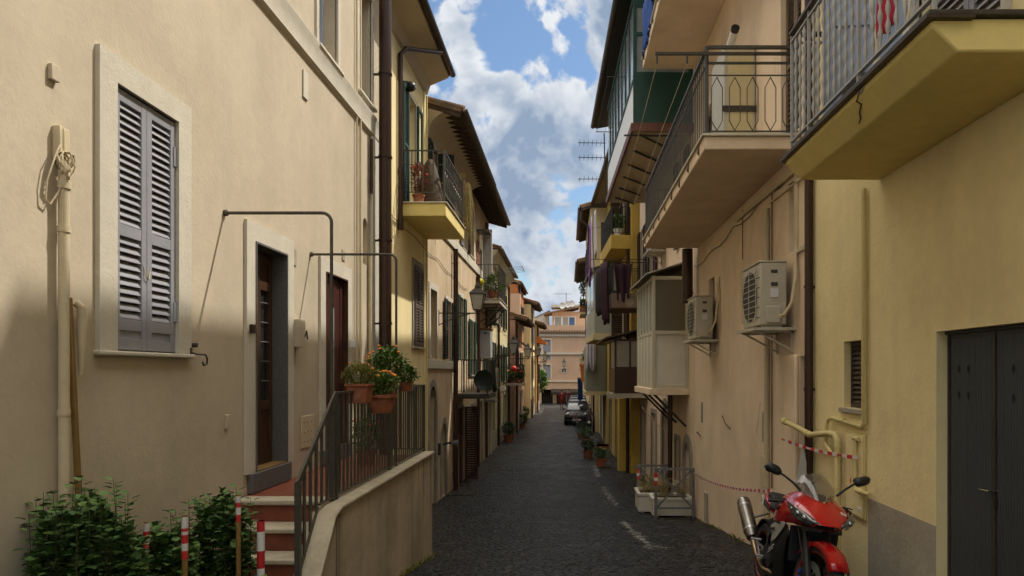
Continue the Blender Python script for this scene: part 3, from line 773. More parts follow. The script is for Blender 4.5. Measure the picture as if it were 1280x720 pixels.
for px, py, w_, d_, lab in ((577,619,.62,.42,'iron drain cover in the left gutter, nearer one'),(572,607,.6,.34,'iron drain cover in the left gutter, farther one')):
    p = gpt(px,py); x0 = p.x-w_/2; t = M()
    for k in range(9): t.box(x0+w_*k/9,x0+w_*(k+.6)/9,p.y-d_/2,p.y+d_/2,gz(x0,p.y)-.03,gz(x0,p.y)+.04)
    t.box(x0-.03,x0,p.y-d_/2-.03,p.y+d_/2+.03,gz(x0,p.y)-.03,gz(x0,p.y)+.04).box(x0+w_,x0+w_+.03,p.y-d_/2-.03,p.y+d_/2+.03,gz(x0,p.y)-.03,gz(x0,p.y)+.04)
    t.build('drain_cover', m_iron, label=lab, cat='drain cover')
def yl(px): return F*3.3/(710-px)
P = LW.pt
# ================================================================ near cream house on the left
A = thing('house','cream plastered house with grey louvred window and two stone framed doors','house',(-3.3,4,-1.8),'houses on the left side of the street')
ops = [(4.95,5.73,.15,2.10,.14),(7.14,7.95,-1.05,1.37,.22),(9.22,10.12,-1.05,1.36,.26),
       (8.98,9.72,4.30,6.2,.26),(10.72,11.42,4.42,6.2,.26),(10.98,11.22,1.75,2.5,.10,'arch'),(4.9,5.7,4.35,6.2,.25),(6.9,7.6,4.35,6.2,.25)]
wall(A, LW, -2.5,11.86,-4.2,9.0, ops, m_cream, 7)
M().prism([P(-2.5,3.93,0),P(-2.5,3.97,.05),P(-2.5,4.2,.055),P(-2.5,4.25,.075),P(-2.5,4.28,.075),P(-2.5,4.28,0)], V(0,14.36,0)).build('string_course', m_trim, A)
roof(A, LW, -2.5,11.86, 9.1,.6, soff=m_soff, gut=m_copper, tiles=False)
# big grey shuttered window
w = trim_box(M(), LW, 4.95,5.73,.155,2.10,.19,.035).build('window', m_trim, A)
M().pbox(LW,4.74,5.95,.118,.153,-.02,.055).build('sill', m_trim, w, bevel=.01)
for k,(a,c) in enumerate(((4.956,5.337),(5.343,5.724))):
    s = louvre(M(), LW, a,c,.165,2.085,-.035,.005,.056,stile=.062,rails=(0,.46,1),rail=.085,panel=.06)
    so_ = s.build('shutter', m_shgrey, w, bevel=.003)
    for z in (.42,1.72): 
        uu = 4.955 if k == 0 else 5.695
        M().pbox(LW,uu,uu+.035,z,z+.16,-.0,.014).tube([P(uu+(.0 if k==0 else .035),z+.0,.012),P(uu+(.0 if k==0 else .035),z+.17,.012)],.012,6).build('hinge', m_shgrey, so_)
M().pbox(LW,4.958,5.722,2.088,2.098,-.12,-.03).build('lintel_strip', m_shgrey, w)
M().tube([P(5.29,.83,.006),P(5.31,.74,.02),P(5.34,.72,.02),P(5.38,.79,.006)],.004,5).build('shutter_string', m_cpipe, w)
# doors
for (u0,u1,z1,t,lf,nm) in ((7.14,7.95,1.37,.19,.20,0),(9.22,10.12,1.36,.19,.10,1)):
    d = trim_box(M(), LW, u0,u1,-1.05,z1,t,.032)
    dd = d.build('doorway', m_trim, A)
    j = M(); e = .012     # dark stone lining of the reveal with a raised arris
    j.pbox(LW,u0,u0+.02,-1.05,z1,-lf,.012+.03); j.pbox(LW,u1-.02,u1,-1.05,z1,-lf,.042); j.pbox(LW,u0+.02,u1-.02,z1-.02,z1,-lf,.042)
    j.build('stone_lining', m_gran if nm == 0 else m_wood, dd)
    M().pbox(LW,u0-.12,u1+.06,-1.26,-1.05,-lf,.06).build('threshold', m_gran, dd, bevel=.01)
    lv = M(); D = -lf+.02; D1 = D+.045
    W = u1-u0-.04; a = u0+.02; mid = a+W*.5
    if nm == 0:
        for (p,q) in ((a,mid-.004),(mid+.004,a+W)):
            lv.pbox(LW,p,p+.08,-1.04,z1-.03,D,D1); lv.pbox(LW,q-.08,q,-1.04,z1-.03,D,D1)
            for z,h in ((-1.04,.16),(-.42,.1),(.92,.1),(z1-.15,.12)): lv.pbox(LW,p+.08,q-.08,z,z+h,D,D1-.002)
            lv.pbox(LW,p+.08,q-.08,-.88,-.42,D,D1-.02); lv.pbox(LW,p+.08,q-.08,1.02,z1-.15,D,D1-.02)
        lf_ = lv.build('door_leaf', m_wood, dd, bevel=.003)
        M().pbox(LW,a+.08,a+W-.08,-.32,.92,D,D+.01).build('pane', m_glass, lf_)
        gb = M()
        for z in (-.1,.12,.34,.56,.78): gb.tube([P(a+.08,z,D+.035),P(a+W-.08,z,D+.035)],.007,6)
        gb.build('glazing_bar', m_steel, lf_)
        M().pbox(LW,u0+.02,u1-.02,-1.048,-1.035,-.17,.04).build('doormat', m_woodlt, dd)
    else:
        for k in range(6): lv.pbox(LW,a+W*k/6+.003,a+W*(k+1)/6-.003,-1.04,z1-.03,D,D1+.008*(k%2))
        lf_ = lv.build('door_leaf', mat('oxblood door', (.05,.012,.009), .45, var=.2), dd)
        M().pbox(LW,mid-.1,mid+.02,-.3,.9,D1+.01,D1+.016).build('pane', m_glassw, lf_)
# upstairs windows
for u0,u1,z0 in ((8.98,9.72,4.30),(10.72,11.42,4.42),(4.9,5.7,4.35),(6.9,7.6,4.35)):
    w = trim_box(M(), LW, u0,u1,z0,6.2,.09,.03).build('window', m_trim, A, bevel=.006)
    f = M(); f.pbox(LW,u0,u0+.06,z0,6.2,-.24,-.18); f.pbox(LW,u1-.06,u1,z0,6.2,-.24,-.18); f.pbox(LW,u0+.06,u1-.06,z0,z0+.07,-.24,-.18); f.pbox(LW,(u0+u1)/2-.04,(u0+u1)/2+.04,z0+.07,6.2,-.24,-.18)
    f.build('frame', m_lblue, w); M().pbox(LW,u0+.05,u1-.05,z0+.05,6.15,-.225,-.215).build('pane', m_glassw, w)
    M().pbox(LW,u0-.1,u1+.1,z0-.05,z0-.002,-.1,.085).build('sill', m_trim, w, bevel=.01)
# painted pipes, boxes and plates on the wall
x = yl(70)
M().tube([P(4.40,-1.9,.05),P(4.40,1.30,.05)],.032,12).tube([P(4.40,1.18,.05),P(4.40,1.23,.05)],.040,12).tube([P(4.40,.9,.05),P(4.40,.94,.05)],.038,12).tube([P(4.40,-.28,.05),P(4.40,-.24,.05)],.038,12).build('conduit', m_cpipe, A)
jb = M().pbox(LW,4.36,4.385,1.36,1.58,.002,.055).pbox(LW,4.39,4.44,1.33,1.57,.002,.06).build('junction_box', m_cpipe, A, bevel=.006)
cb = M()
for k in range(9):
    r = rnd(.045,.09); c = P(4.385+rnd(-.02,.02),1.40-r*.9,.07+rnd(-.02,.02)); cb.tube([c+V(rnd(-.012,.012)+.015*sin(a*2),r*.55*cos(a),r*1.1*sin(a)) for a in [2*pi*i/14+.1 for i in range(15)]],.0045,5)
cb.tube([P(4.37,1.46,.05),P(4.31,1.36,.06),P(4.27,1.2,.04),P(4.27,1.08,.03),P(4.31,1.06,.03),P(4.36,1.16,.05),P(4.385,1.34,.06)],.005,5)
cb.build('cable_coil', m_cpipe, jb)
M().pbox(LW,4.325,4.395,1.86,1.96,.002,.03).build('cover_plate', m_cream, A, bevel=.004)
M().pbox(LW,8.47,8.62,3.42,3.76,.002,.02).build('cover_plate', m_trim, A, bevel=.004)
st = M().tube([P(4.55,.43,.055),P(4.56,.38,.055),P(4.555,.30,.055),P(4.55,-.02,.05)],[.03,.032,.030,.012],10).tube([P(4.55,.43,.055),P(4.53,.46,.03)],.026,10); st.build('pipe_stub', m_cpipe, A)
hk = M().tube([P(5.98,.235,.0),P(5.98,.235,.05)],.02,8).tube([P(5.90,.17,.035),P(5.98,.155,.05),P(6.10,.155,.06),P(6.13,.12,.06),P(6.12,.07,.06),P(6.07,.06,.06),P(6.05,.09,.06)],.008,6).pbox(LW,5.895,5.91,.13,.21,0,.045); hk.build('wrought_hook', m_iron, A)
for u,z,w_,h_,mm,nm,dd_ in ((7.0,.40,.06,.09,m_brpipe,'doorbell',.04),(8.14,.30,.18,.33,m_cream,'meter_box',.10),(8.18,.02,.0,.0,None,None,0),(10.22,.37,.06,.11,m_whiteb,'intercom',.07),(6.55,-.55,.05,.14,m_cream,'pipe_stub',.03),
      (8.13,1.28,.14,.20,m_greyp,'stone_tag',.012),(9.95,1.63,.12,.16,m_greyp,'stone_tag',.012),(8.42,-.95,.42,.40,m_cpipe,'meter_door',.014)):
    if mm: M().pbox(LW,u,u+w_,z,z+h_,.0,dd_+(.03 if nm in('doorbell','intercom') else 0)).build(nm, mm, A, bevel=.005)
v = M()
for i in range(3):
    for j in range(3): v.pbox(LW,8.49+i*.12,8.505+i*.12,-.88+j*.12,-.865+j*.12,.014,.018)
v.each('vent_slot', m_acd, A)
M().tube([P(8.30,.43,.1),P(8.30,.50,.12),P(8.33,.40,.12)],.012,6).build('lock_hook', m_iron, A)
# thin pipes near the corner
M().tube([P(10.56,-1.25,.03),P(10.56,8.9,.03)],.014,8).build('conduit', m_cpipe, A)
M().tube([P(10.74,-1.25,.035),P(10.74,8.9,.035)],.02,8).build('conduit', m_cpipe, A)
M().tube([P(11.28,2.95,.05),P(11.28,3.85,.05)],.025,8).build('vent_pipe', m_brpipe, A)
M().pbox(LW,11.35,11.86,-2.9,3.93,.0,.05).build('pilaster', m_trim, A, bevel=.01)
M().tube([P(11.24,-1.25,.04),P(11.24,1.95,.04)],.028,8).build('conduit', m_cpipe, A)
M().tube([P(11.5,-2.7,.22),P(11.5,8.9,.22)],.105,16).build('drainpipe', m_brpipe, A)
c = M()
for z in (-2,-.6,.8,2.2,3.6,5,6.4): c.tube([P(11.5,z,.22),P(11.5,z+.035,.22)],.118,16); c.pbox(LW,11.48,11.52,z,z+.03,.0,.13)
c.each('pipe_clamp', m_brpipe, A)

# ================================================================ raised landing with steps
T = thing('entrance_stairs','raised landing with red brown steps, stained yellowish side wall and travertine coping','stairs',(-2.7,7,-2.5))
Xo, Xi = -2.06, -2.24    # outer face and inner edge of the parapet wall
z0 = -1.265
M().box(-3.295,Xi,6.94,10.42,-4,z0).build('landing', m_rtile, T)
M().box(-3.295,Xi+.0,6.70,6.94,z0-.045,z0+.003).build('landing_edge', m_trav, T, bevel=.012)
M().box(-3.295,Xi,6.74,6.939,-4,z0-.046).build('riser', m_rtile, T)
for k in range(1,6):
    y = 6.74-.3*k; z = z0-.21*k
    M().box(-3.295,Xi,y-.03,y+.3+.0,z-.045,z).build('tread', m_trav, T, bevel=.012)
    M().box(-3.295,Xi,y+.01,y+.299,-4,z-.046).build('riser', m_rtile, T)
# parapet wall follows the stairs, then runs level
prof = [(10.35,-4),(10.35,-1.245),(6.15,-1.245),(5.98,-1.29),(5.62,-1.70),(5.15,-2.25),(5.15,-4)]
M().prism([(Xi,y,z) for y,z in prof], (Xo-Xi,0,0)).build('side_wall', m_rwall, T)
cp = M(); pp = [(10.40,-1.245),(6.15,-1.245),(5.98,-1.29),(5.62,-1.70),(5.15,-2.25)]
R = []
for i,(y,z) in enumerate(pp): R.append([V(Xi-.02,y,z+.002),V(Xo+.03,y,z+.002),V(Xo+.03,y,z+.042),V(Xi-.02,y,z+.042)])
cp.rings(R).build('coping', m_cop, T, bevel=.01)
# railing, a thing of its own that stands on the coping
Rl = thing('stair_railing','dark iron railing of flat upright bars along the raised landing','railing',(-2.2,8,-1.2))
Xr = -2.2; zt = -.20; zb = -1.17
b = M(); b.bar((Xr,6.46,zt),(Xr,10.4,zt),.05,.022).build('handrail', m_iron2, Rl)
M().bar((Xr,6.46,zt),(Xr,5.55,-.91),.05,.022,up=(1,0,0)).build('handrail', m_iron2, Rl)
M().bar((Xr,6.46,zb),(Xr,10.4,zb),.03,.014).bar((Xr,6.46,zb),(Xr,6.02,zb),.03,.014).bar((Xr,6.0,zb-.02),(Xr,5.55,-1.68),.03,.014,up=(1,0,0)).build('bottom_rail', m_iron2, Rl)
for y,za,zc in ((6.46,-1.3,zt),(6.36,-1.32,zt-.08),(5.56,-1.80,-.90),(10.4,-1.25,zt),(8.4,-1.25,zt)):
    M().box(Xr-.022,Xr+.022,y-.022,y+.022,za,zc).build('post', m_iron2, Rl)
n = 34
for k in range(1,n):
    y = 6.46+(10.4-6.46)*k/n
    M().box(Xr-.006,Xr+.006,y-.02,y+.02,zb,zt-.011).build('baluster', m_iron2, Rl)
for k in range(1,6):
    y = 5.56+(6.36-5.56)*k/6; t = (y-5.56)/.8
    M().box(Xr-.008,Xr+.008,y-.02,y+.02,(zb if y > 6.0 else zb-(6.0-y)*1.12),-.92+t*.64).build('baluster', m_iron2, Rl)
# end return of the railing towards the house
b = M(); b.bar((Xr,10.4,zt),(-3.26,10.4,zt),.04,.02).bar((Xr,10.4,zb),(-3.26,10.4,zb),.03,.014)
for k in range(1,9): b.box(Xr-1.06*k/9-.02,Xr-1.06*k/9+.02,10.394,10.406,zb,zt-.01)
b.build('end_panel', m_iron2, Rl)
# awning frames of bent tube
for Y,xx,zz,lab in ((6.55,-2.27,1.527,'bent steel tube canopy frame beside the nearer stone doorway'),(8.74,-2.2,1.507,'bent steel tube canopy frame beside the farther stone doorway')):
    R_ = .09; q = [(-3.3,Y,zz)]+[(xx-R_+R_*sin(a),Y,zz-R_+R_*cos(a)) for a in [i*pi/2/6 for i in range(7)]]+[(xx,Y,-1.25)]
    t = thing('canopy_frame',lab,'canopy frame',(xx,Y,-1.25),'canopy frames over the landing')
    M().tube(q,.016,8).build('tube', m_iron2, t)
    M().lathe([(.03,0),(.03,.03),(.016,.035)],(-3.3,Y,zz),10,'x').build('wall_flange', m_iron2, t)

# ---------------------------------------------------------------- shrubs, sticks, taped poles by the wall
def shrub(label, c, r, n, nst, L=.062, W=.062, seed=1):
    random.seed(seed); c = Vector(c); t = thing('shrub', label, 'shrub', (c.x,c.y,g(c.y,c.x)), 'shrubs at the foot of the cream wall')
    gz_ = g(c.y,c.x); s = M(); f = M()
    for k in range(nst):
        a = rnd(0,2*pi); k2 = rnd(.3,1); top = c+V(cos(a)*r[0]*k2*.9, sin(a)*r[1]*k2*.9, r[2]*rnd(.25,1.08)*(1.15-.3*k2))
        root = V(c.x+cos(a)*r[0]*.35, c.y+sin(a)*r[1]*.35, gz_); mid = (root+top)/2+V(cos(a)*.06,sin(a)*.06,.02)
        s.tube([root,mid,top],[.007,.004,.0015],5)
        m_ = 44
        for i in range(m_):
            tt = .25+.75*i/m_; p = root.lerp(mid,tt*2) if tt < .5 else mid.lerp(top,tt*2-1)
            an = i*2.4+a; d = V(cos(an),sin(an),.25+.3*(tt>.9)); sz = (1.0-.15*max(0,tt-.6)/.4)*rnd(.7,1.15)
            q = p+d*.022*sz; f.leaf(q, d, V(0,0,1), L*sz, W*sz, .3)
    foliage(f, c, (r[0],r[1],r[2]), n, L, W, up=.3, shell=.55)
    s.build('stem', m_stem, t); f.build('foliage', m_leaf, t)
shrub('large dense green shrub below the long wooden stick', (-2.95,4.18,-1.17), (.35,.28,.48), 2300, 60, seed=3)
shrub('lower middle shrub growing around the thin taped stakes', (-2.93,4.95,-1.44), (.24,.26,.38), 1200, 34, seed=5)
shrub('green shrub in front of the lowest red brown steps', (-2.78,5.45,-1.38), (.27,.24,.44), 1200, 34, seed=8)
shrub('small low tuft beside the foot of the stair railing', (-2.38,5.15,-1.72), (.16,.15,.14), 240, 10, seed=9)
M().box(-3.28,-2.3,3.3,5.72,-2.6,-1.95).build('planting_bed', m_soil, kind='structure')
def stake(label, p, z0_, z1, r, bands, mbase, lean=0, grp='taped stakes among the shrubs'):
    t = thing('taped_stake', label, 'stake', (p[0],p[1],z0_), grp); Z = lambda z: V(p[0]+lean*(z-z0_),p[1],z)
    M().tube([Z(z0_),Z(z1)], r, 10).build('pole', mbase, t)
    for za, zc, mm in bands: M().tube([Z(za),Z(zc)], r*1.1, 10).build('tape_band', mm, t)
p = at(231,645,4.9); q = 1/ (F/4.9)
def zpx(py,Y): return (465-py)*Y/F
def stake_px(label, px, Y, ytop, bands, r, mbase, lean=0):
    X = (px-710)*Y/F; stake(label, (X,Y), -2.1, zpx(ytop,Y), r, [(zpx(b_,Y),zpx(a_,Y),mm) for a_,b_,mm in bands], mbase, lean)
stake_px('wooden stake banded white and red at the centre of the shrubs', 231, 4.6, 644, ((646,660,m_twht),(660,664,m_tred),(664,668,m_twht),(668,679,m_tred),(679,688,m_twht),(688,698,m_tred)), .019, m_woodlt)
stake_px('short leaning stake with a white top behind the left shrub leaves', 177, 4.5, 652, ((654,664,m_twht),(664,672,m_tred),(672,680,m_twht),(680,686,m_tred)), .017, m_woodlt,.03)
stake_px('thin taped stake nearest to the landing edge', 298, 5.1, 618, ((620,628,m_twht),(628,634,m_tred),(634,643,m_twht),(643,652,m_tred)), .017, m_woodlt)
stake_px('thick red and white marker post at the foot of the steps', 326, 5.45, 651, ((651,664,m_tred),(664,688,m_whiteb),(688,710,m_tred),(710,728,m_whiteb)), .027, m_whiteb)
M().bar(at(86,372,4.42), at(101,672,4.5), .032,.028).build('wooden_stick', m_woodlt, bevel=.004, label='long ochre wooden stick leaning on the cream wall', cat='stick')

# ---------------------------------------------------------------- pots on the railing
random.seed(21)
pz = -.13
def rail_pot(label, px, py_bot, Y, r, h, **k):
    p = at(px,py_bot,Y); return pot('flower_pot', label, 'flower pot', p, r, h, group='flower pots hung on the landing railing', **k)
rail_pot('square terracotta pot with feathery yellowing plant on the railing', 450, 504, 7.05, .115,.20, square=True, mf=m_leafy, rz=(.23,.19,.15), n=2200, L=.035, W=.008, flowers=(m_fl_o,5,.014), fh=.09)
rail_pot('round terracotta pot hanging outside the railing with orange flowers', 477, 516, 7.7, .17,.21, mf=m_leaf2, rz=(.22,.2,.19), n=1100, L=.045, W=.022, flowers=(m_fl_o,9,.022), fh=.10)
rail_pot('terracotta pot with tall green flowering plant behind the round one', 484, 494, 8.3, .12,.16, mf=m_leaf2, rz=(.27,.22,.30), n=1500, L=.05, W=.028, flowers=(m_fl_o,8,.02), fh=.18)
rail_pot('small pot with light green sprigs at the far end of the railing', 508, 489, 9.0, .09,.12, mf=m_leaf2, rz=(.20,.17,.18), n=600, L=.05, W=.03, fh=.09)
M().tube([at(457,478,7.0),at(457,507,7.0),at(450,507,7.05)],.005,5).build('pot_hook', m_iron2, Rl)
p = V(-2.75,9.3,z0); pot('flower_pot','potted leafy plant on the landing floor behind the bars','flower pot',p,.13,.2,mf=m_leaf2,rz=(.25,.25,.3),n=500,L=.07,W=.03,flowers=(m_fl_r,4,.02))
# ================================================================ yellow house with the first balcony
B = thing('house','narrow yellow house with green shutters and a solid yellow balcony','house',(-3.3,14,-3.1),'houses on the left side of the street')
ops = [(13.9,14.75,3.34,5.75,.16),(14.55,15.4,.55,2.3,.12),(13.9,14.7,-2.9,-.4,.2)]
wall(B, LW, 11.88,15.88,-4.2,6.83, ops, m_yel, 7)
roof(B, LW, 11.88,15.8, 6.93,.56,slope=.22, gut=m_copper, tiles=True)
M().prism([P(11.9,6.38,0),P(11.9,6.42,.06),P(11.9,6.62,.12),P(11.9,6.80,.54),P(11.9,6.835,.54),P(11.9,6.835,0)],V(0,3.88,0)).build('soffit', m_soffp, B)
M().pbox(LW,15.55,15.86,-3.4,6.4,.0,.03).build('quoin_strip', m_yel, B)
w = window(B, LW, 13.9,14.75,3.34,5.75, trim=.10, sh='open', shm=m_green, sill=False, pitch=.06)
w = window(B, LW, 14.55,15.4,.55,2.3, dep=.04, trim=.13, sh='closed', shm=mat('brown grey shutter', (.10,.075,.055), .6, var=.1), trm=m_greyp, pitch=.06)
door(B, LW, 13.9,14.7,-2.9,-.4, m=m_wood, trim=.1)
M().tube([P(15.72,-3.3,.04),P(15.72,6.35,.04)],.03,8).build('drainpipe', m_ypipe, B)
M().tube([P(13.2,2.85,.06),P(13.2,6.15,.06),P(13.3,6.30,.14),P(14.5,6.78,.60)],.045,10).tube([P(13.2,2.75,.06),P(13.2,2.95,.06)],.06,10).build('drainpipe', m_brpipe, B)
M().pbox(LW,11.9,12.35,1.2,2.9,.0,.03).build('quoin_strip', m_trim, B, bevel=.01)
t = thing('wall_lamp','small dark oval lamp fixed high on the yellow wall','wall lamp',P(13.75,5.75,0)); M().ell(P(13.75,5.75,.12),(.12,.09,.1),12,8).build('body', m_blk, t); M().pbox(LW,13.68,13.82,5.68,5.84,.0,.08).build('base', m_iron, t); M().ell(P(13.75,5.73,.16),(.09,.06,.06),10,6).build('lens', m_glassw, t)
def rf(o):
    e = .04; P0 = LW.pt; zz = 3.335
    railing(M(), [P0(13.42,zz,.02),P0(13.42,zz,.86),P0(15.74,zz,.86),P0(15.74,zz,.02)], 1.02, .17, .02, top=(.04,.02), low=.2, low2=.28).build('railing', m_iron2, o)
    b = M()
    for k in range(11):
        u = 13.5+k*.2; c = P0(u+.1,zz+.5,.86); b.tube([c+V(0,.08*cos(a),.14*sin(a)) for a in [2*pi*i/12 for i in range(13)]],.006,5)
    b.build('scrollwork', m_iron2, o)
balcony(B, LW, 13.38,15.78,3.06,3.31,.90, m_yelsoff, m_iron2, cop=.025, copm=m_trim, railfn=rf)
pb = P(14.1,3.335,.45)
t = thing('wicker_cone','tall cone of woven wicker standing on the yellow balcony','wicker cone',pb); M().lathe([(.30,0),(.27,.3),(.20,.65),(.11,.95),(.05,1.05)], pb, 18).build('weave', m_wicker, t); M().lathe([(.31,-.0),(.31,.05),(.28,.06)], pb, 18).build('rim', m_wicker, t)
pot('flower_pot','pot of reddish foliage with red flowers on the yellow balcony','flower pot',P(13.62,3.335,.32),.12,.2,mf=mat('reddish foliage',(.25,.07,.03),.7,var=.3,vs=9),rz=(.18,.18,.35),n=260,L=.09,W=.025,flowers=(m_fl_r,5,.03),fh=.35)
pot('planter_box','terracotta box hooked over the far balcony rail with trailing straw','planter',P(15.95,4.20,.72)+V(.05,0,0),.12,.18,square=True,mf=m_dry,rz=(.14,.14,.16),n=150,L=.1,W=.012)
f = M(); random.seed(4)
for k in range(150):
    a = P(16.05+rnd(-.15,.3),4.38+rnd(-.05,.08),.86+rnd(-.12,.14)); f.tube([a,a+V(rnd(-.04,.1),rnd(-.05,.05),-.3-rnd(0,.3)),a+V(rnd(-.05,.12),rnd(-.08,.08),-.6-rnd(0,.8))],[.006,.006,.003],4)
f.build('trailing_plant', m_dry, label='dry straw coloured plant trailing from the yellow balcony box', cat='plant')

# ================================================================ peach houses further down
def frame_house(name, label, X, u0,u1, ztop, m, seed=0): 
    t = thing('house', label, 'house', (X,(u0+u1)/2,-3.3), 'houses on the left side of the street'); return t
Cc = frame_house('', 'peach house with green shutters, arched doorways and a long tiled eave', -3.3, 15.9,22.3, 6, m_peach)
ops = [(16.15,16.95,-3.3,-.35,.3,'arch'),(17.75,18.35,-3.3,-1.35,.25,'arch'),(16.3,17.1,.35,2.0,.15),(18.4,19.2,.35,1.95,.15),(16.4,17.2,3.9,5.5,.15),(21.2,22.0,3.9,5.5,.15),(20.6,21.4,.35,2.3,.15),(20.9,21.7,-3.4,-1.1,.15)]
wall(Cc, LW, 15.9,22.3,-4.2,6.1, ops, m_peach, 7)
b = M(); n = 8   # plastered cove under the eave
R = []
for uu in (15.92,22.28):
    R.append([P(uu,5.55,.0)]+[P(uu,5.55+.55*sin(a),.62-.6*cos(a)) for a in [i*pi/2/n for i in range(n+1)]]+[P(uu,6.15,0)])
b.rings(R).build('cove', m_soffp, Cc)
roof(Cc, LW, 15.9,22.35, 6.15,.82,slope=.28, soff=m_rafter, gut=m_copper, rafters=True)
M().pbox(LW,15.92,22.28,3.55,3.83,.0,.05).build('string_course', m_trim, Cc, bevel=.01)
M().pbox(LW,15.92,20.3,.08,.30,.0,.05).build('string_course', m_trim, Cc, bevel=.01)
door(Cc, LW, 16.15,16.95,-3.3,-.35, m=m_wood, arch=True, trim=.18)
door(Cc, LW, 17.75,18.35,-3.3,-1.35, m=m_wood, arch=True, trim=.16)
window(Cc, LW, 16.3,17.1,.35,2.0, trim=.16, sh=None, sill=False)
window(Cc, LW, 18.4,19.2,.35,1.95, trim=.12, sh='open', shm=m_dkgrn, sill=False)
window(Cc, LW, 16.4,17.2,3.9,5.5, trim=.1, sh='half', shm=m_dkgrn)
window(Cc, LW, 21.2,22.0,3.9,5.5, trim=.1, sh='open', shm=m_shgrey)
window(Cc, LW, 20.6,21.4,.35,2.3, trim=.12, sh='open', shm=m_green, sill=False)
window(Cc, LW, 20.9,21.7,-3.4,-1.1, trim=.1, sh='half', shm=mat('maroon louvre', (.06,.014,.01), .6, var=.2), sill=False)
vpipe(Cc, LW, 19.45,-3.4,3.5,.07,m_brpipe,every=2.0)
vpipe(Cc, LW, 22.1,3.8,6.0,.06,m_brpipe)
M().pbox(LW,19.9,22.28,-3.4,-2.0,.0,.03).build('plinth', m_plinth, Cc)
t = thing('wall_lamp','small steel spotlight on a bracket beside the arched doorways','wall lamp',P(18.0,-1.9,0)); M().tube([P(18.0,-1.9,0),P(18.0,-1.85,.28)],.03,6).build('arm', m_iron, t); M().lathe([(.05,0),(.08,.1),(.10,.16),(.06,.17)],P(18.0,-1.88,.24),12,'x').build('head', m_steel, t)
M().pbox(LW,17.2,17.35,-2.1,-1.8,.0,.08).build('letter_box', m_iron, label='dark metal letter box between the two arched doorways', cat='letter box', bevel=.01)
D = -.95
balcony(Cc, LW, 19.9,21.5,-.78,-.64,1.0, m_iron, m_iron2, cop=0, h=1.0, sp=.14, bw=.02)
c = P(19.9,-.24,.86); t = thing('satellite_dish','round dark green satellite dish fixed on the lower balcony','satellite dish',c)
q = Matrix.Rotation(radians(-8),3,'Z')
R = []
for r_, dd_ in ((.02,.10),(.12,.09),(.22,.06),(.30,0),(.30,-.012),(.22,.045),(.12,.075),(.02,.085)): R.append([c+q@V(r_*cos(a),dd_-.05,r_*sin(a)) for a in [2*pi*i/28 for i in range(28)]])
M().rings(R).build('dish', m_dkgrn, t)
M().tube([c+V(0,.05,0),c+V(.0,.25,-.1),P(20.2,-.6,.93)],.02,6).build('mount', m_iron, t)
f = M(); cloth(f, P(20.9,.45,1.0), P(21.5,.42,1.02), 1.0, 3,.03, seed=3); f.build('balcony_screen', m_dkgrn, solid=.01, label='dark green cloth screen hung over the lower balcony rail', cat='screen')

C2 = frame_house('', 'sandy plastered house with a brick panel and white windscreen on its balcony', -3.3,22.3,28.5,6, m_peach)
ops = [(22.9,23.8,3.95,5.9,.2),(25.2,26.1,2.7,4.6,.2),(22.9,23.7,-.1,1.75,.15),(26.9,27.6,-.1,1.7,.15),(23.3,24.1,-3.5,-1.2,.2),(25.2,26.1,-3.5,-1.1,.2),(27.3,28.0,-3.5,-1.2,.2),(27.2,28.0,3.9,5.6,.2)]
wall(C2, LW, 22.31,28.5,-4.2,6.25, ops, m_peach, 7)
roof(C2, LW, 22.36,28.5, 6.2,.78,slope=.28, soff=m_rafter, gut=m_copper, rafters=True)
M().pbox(LW,22.33,28.4,3.55,3.83,.0,.05).build('string_course', m_trim, C2, bevel=.01)
window(C2, LW, 22.9,23.8,3.95,5.9, trim=.1, sh=None)
window(C2, LW, 27.2,28.0,3.9,5.6, trim=.1, sh='closed', shm=m_dkgrn)
door(C2, LW, 25.2,26.1,2.7,4.6, m=m_wood, trim=.1)
window(C2, LW, 22.9,23.7,-.1,1.75, trim=.1, sh='open', shm=m_green)
window(C2, LW, 26.9,27.6,-.1,1.7, trim=.1, sh='open', shm=m_green)
door(C2, LW, 23.3,24.1,-3.5,-1.2, m=m_green2, trim=.12, trm=m_greyp); door(C2, LW, 25.2,26.1,-3.5,-1.1, m=m_wood, trim=.12, trm=m_greyp); door(C2, LW, 27.3,28.0,-3.5,-1.2, m=m_iron, trim=.12, trm=m_trim)
vpipe(C2, LW, 24.5,-3.4,3.5,.055,m_brpipe); vpipe(C2, LW, 27.0,-3.4,5.9,.05,m_brpipe); vpipe(C2, LW, 28.3,-3.4,5.9,.06,m_cpipe)
b = M()
for k in range(14):
    for j in range(5): b.pbox(LW,24.5+.12*j+(.06 if k%2 else 0),24.6+.12*j+(.06 if k%2 else 0),2.7+.15*k,2.83+.15*k,0,.03)
b.build('brick_panel', mat('red brick',(.22,.07,.04),.9,var=.3,vs=9), C2)
bal = balcony(C2, LW, 24.8,27.6,2.5,2.64,.82, m_trim, m_iron2, cop=.03, h=1.25, sp=.12, bw=.016)
b = M()
for u in (25.0,26.2,27.4):
    b.tube([P(u,1.8,.03),P(u,2.05,.4),P(u,2.46,.72)],.025,6); b.bar(P(u,2.46,0),P(u,2.46,.8),.04); b.tube([P(u,2.46-.2+.11*sin(a),.2+.11*cos(a)) for a in [2*pi*i/12 for i in range(13)]],.014,5)
b.each('bracket', m_iron2, bal)
for p_,lab,rr in ((P(25.1,2.68,.55),'pot with spiky green leaves on the bracketed balcony',.15),):
    pot('flower_pot',lab,'flower pot',p_,.19,.3,mf=m_leaf2,rz=(.3,.3,.3),n=90,L=.35,W=.04,stems=3,fh=.2)
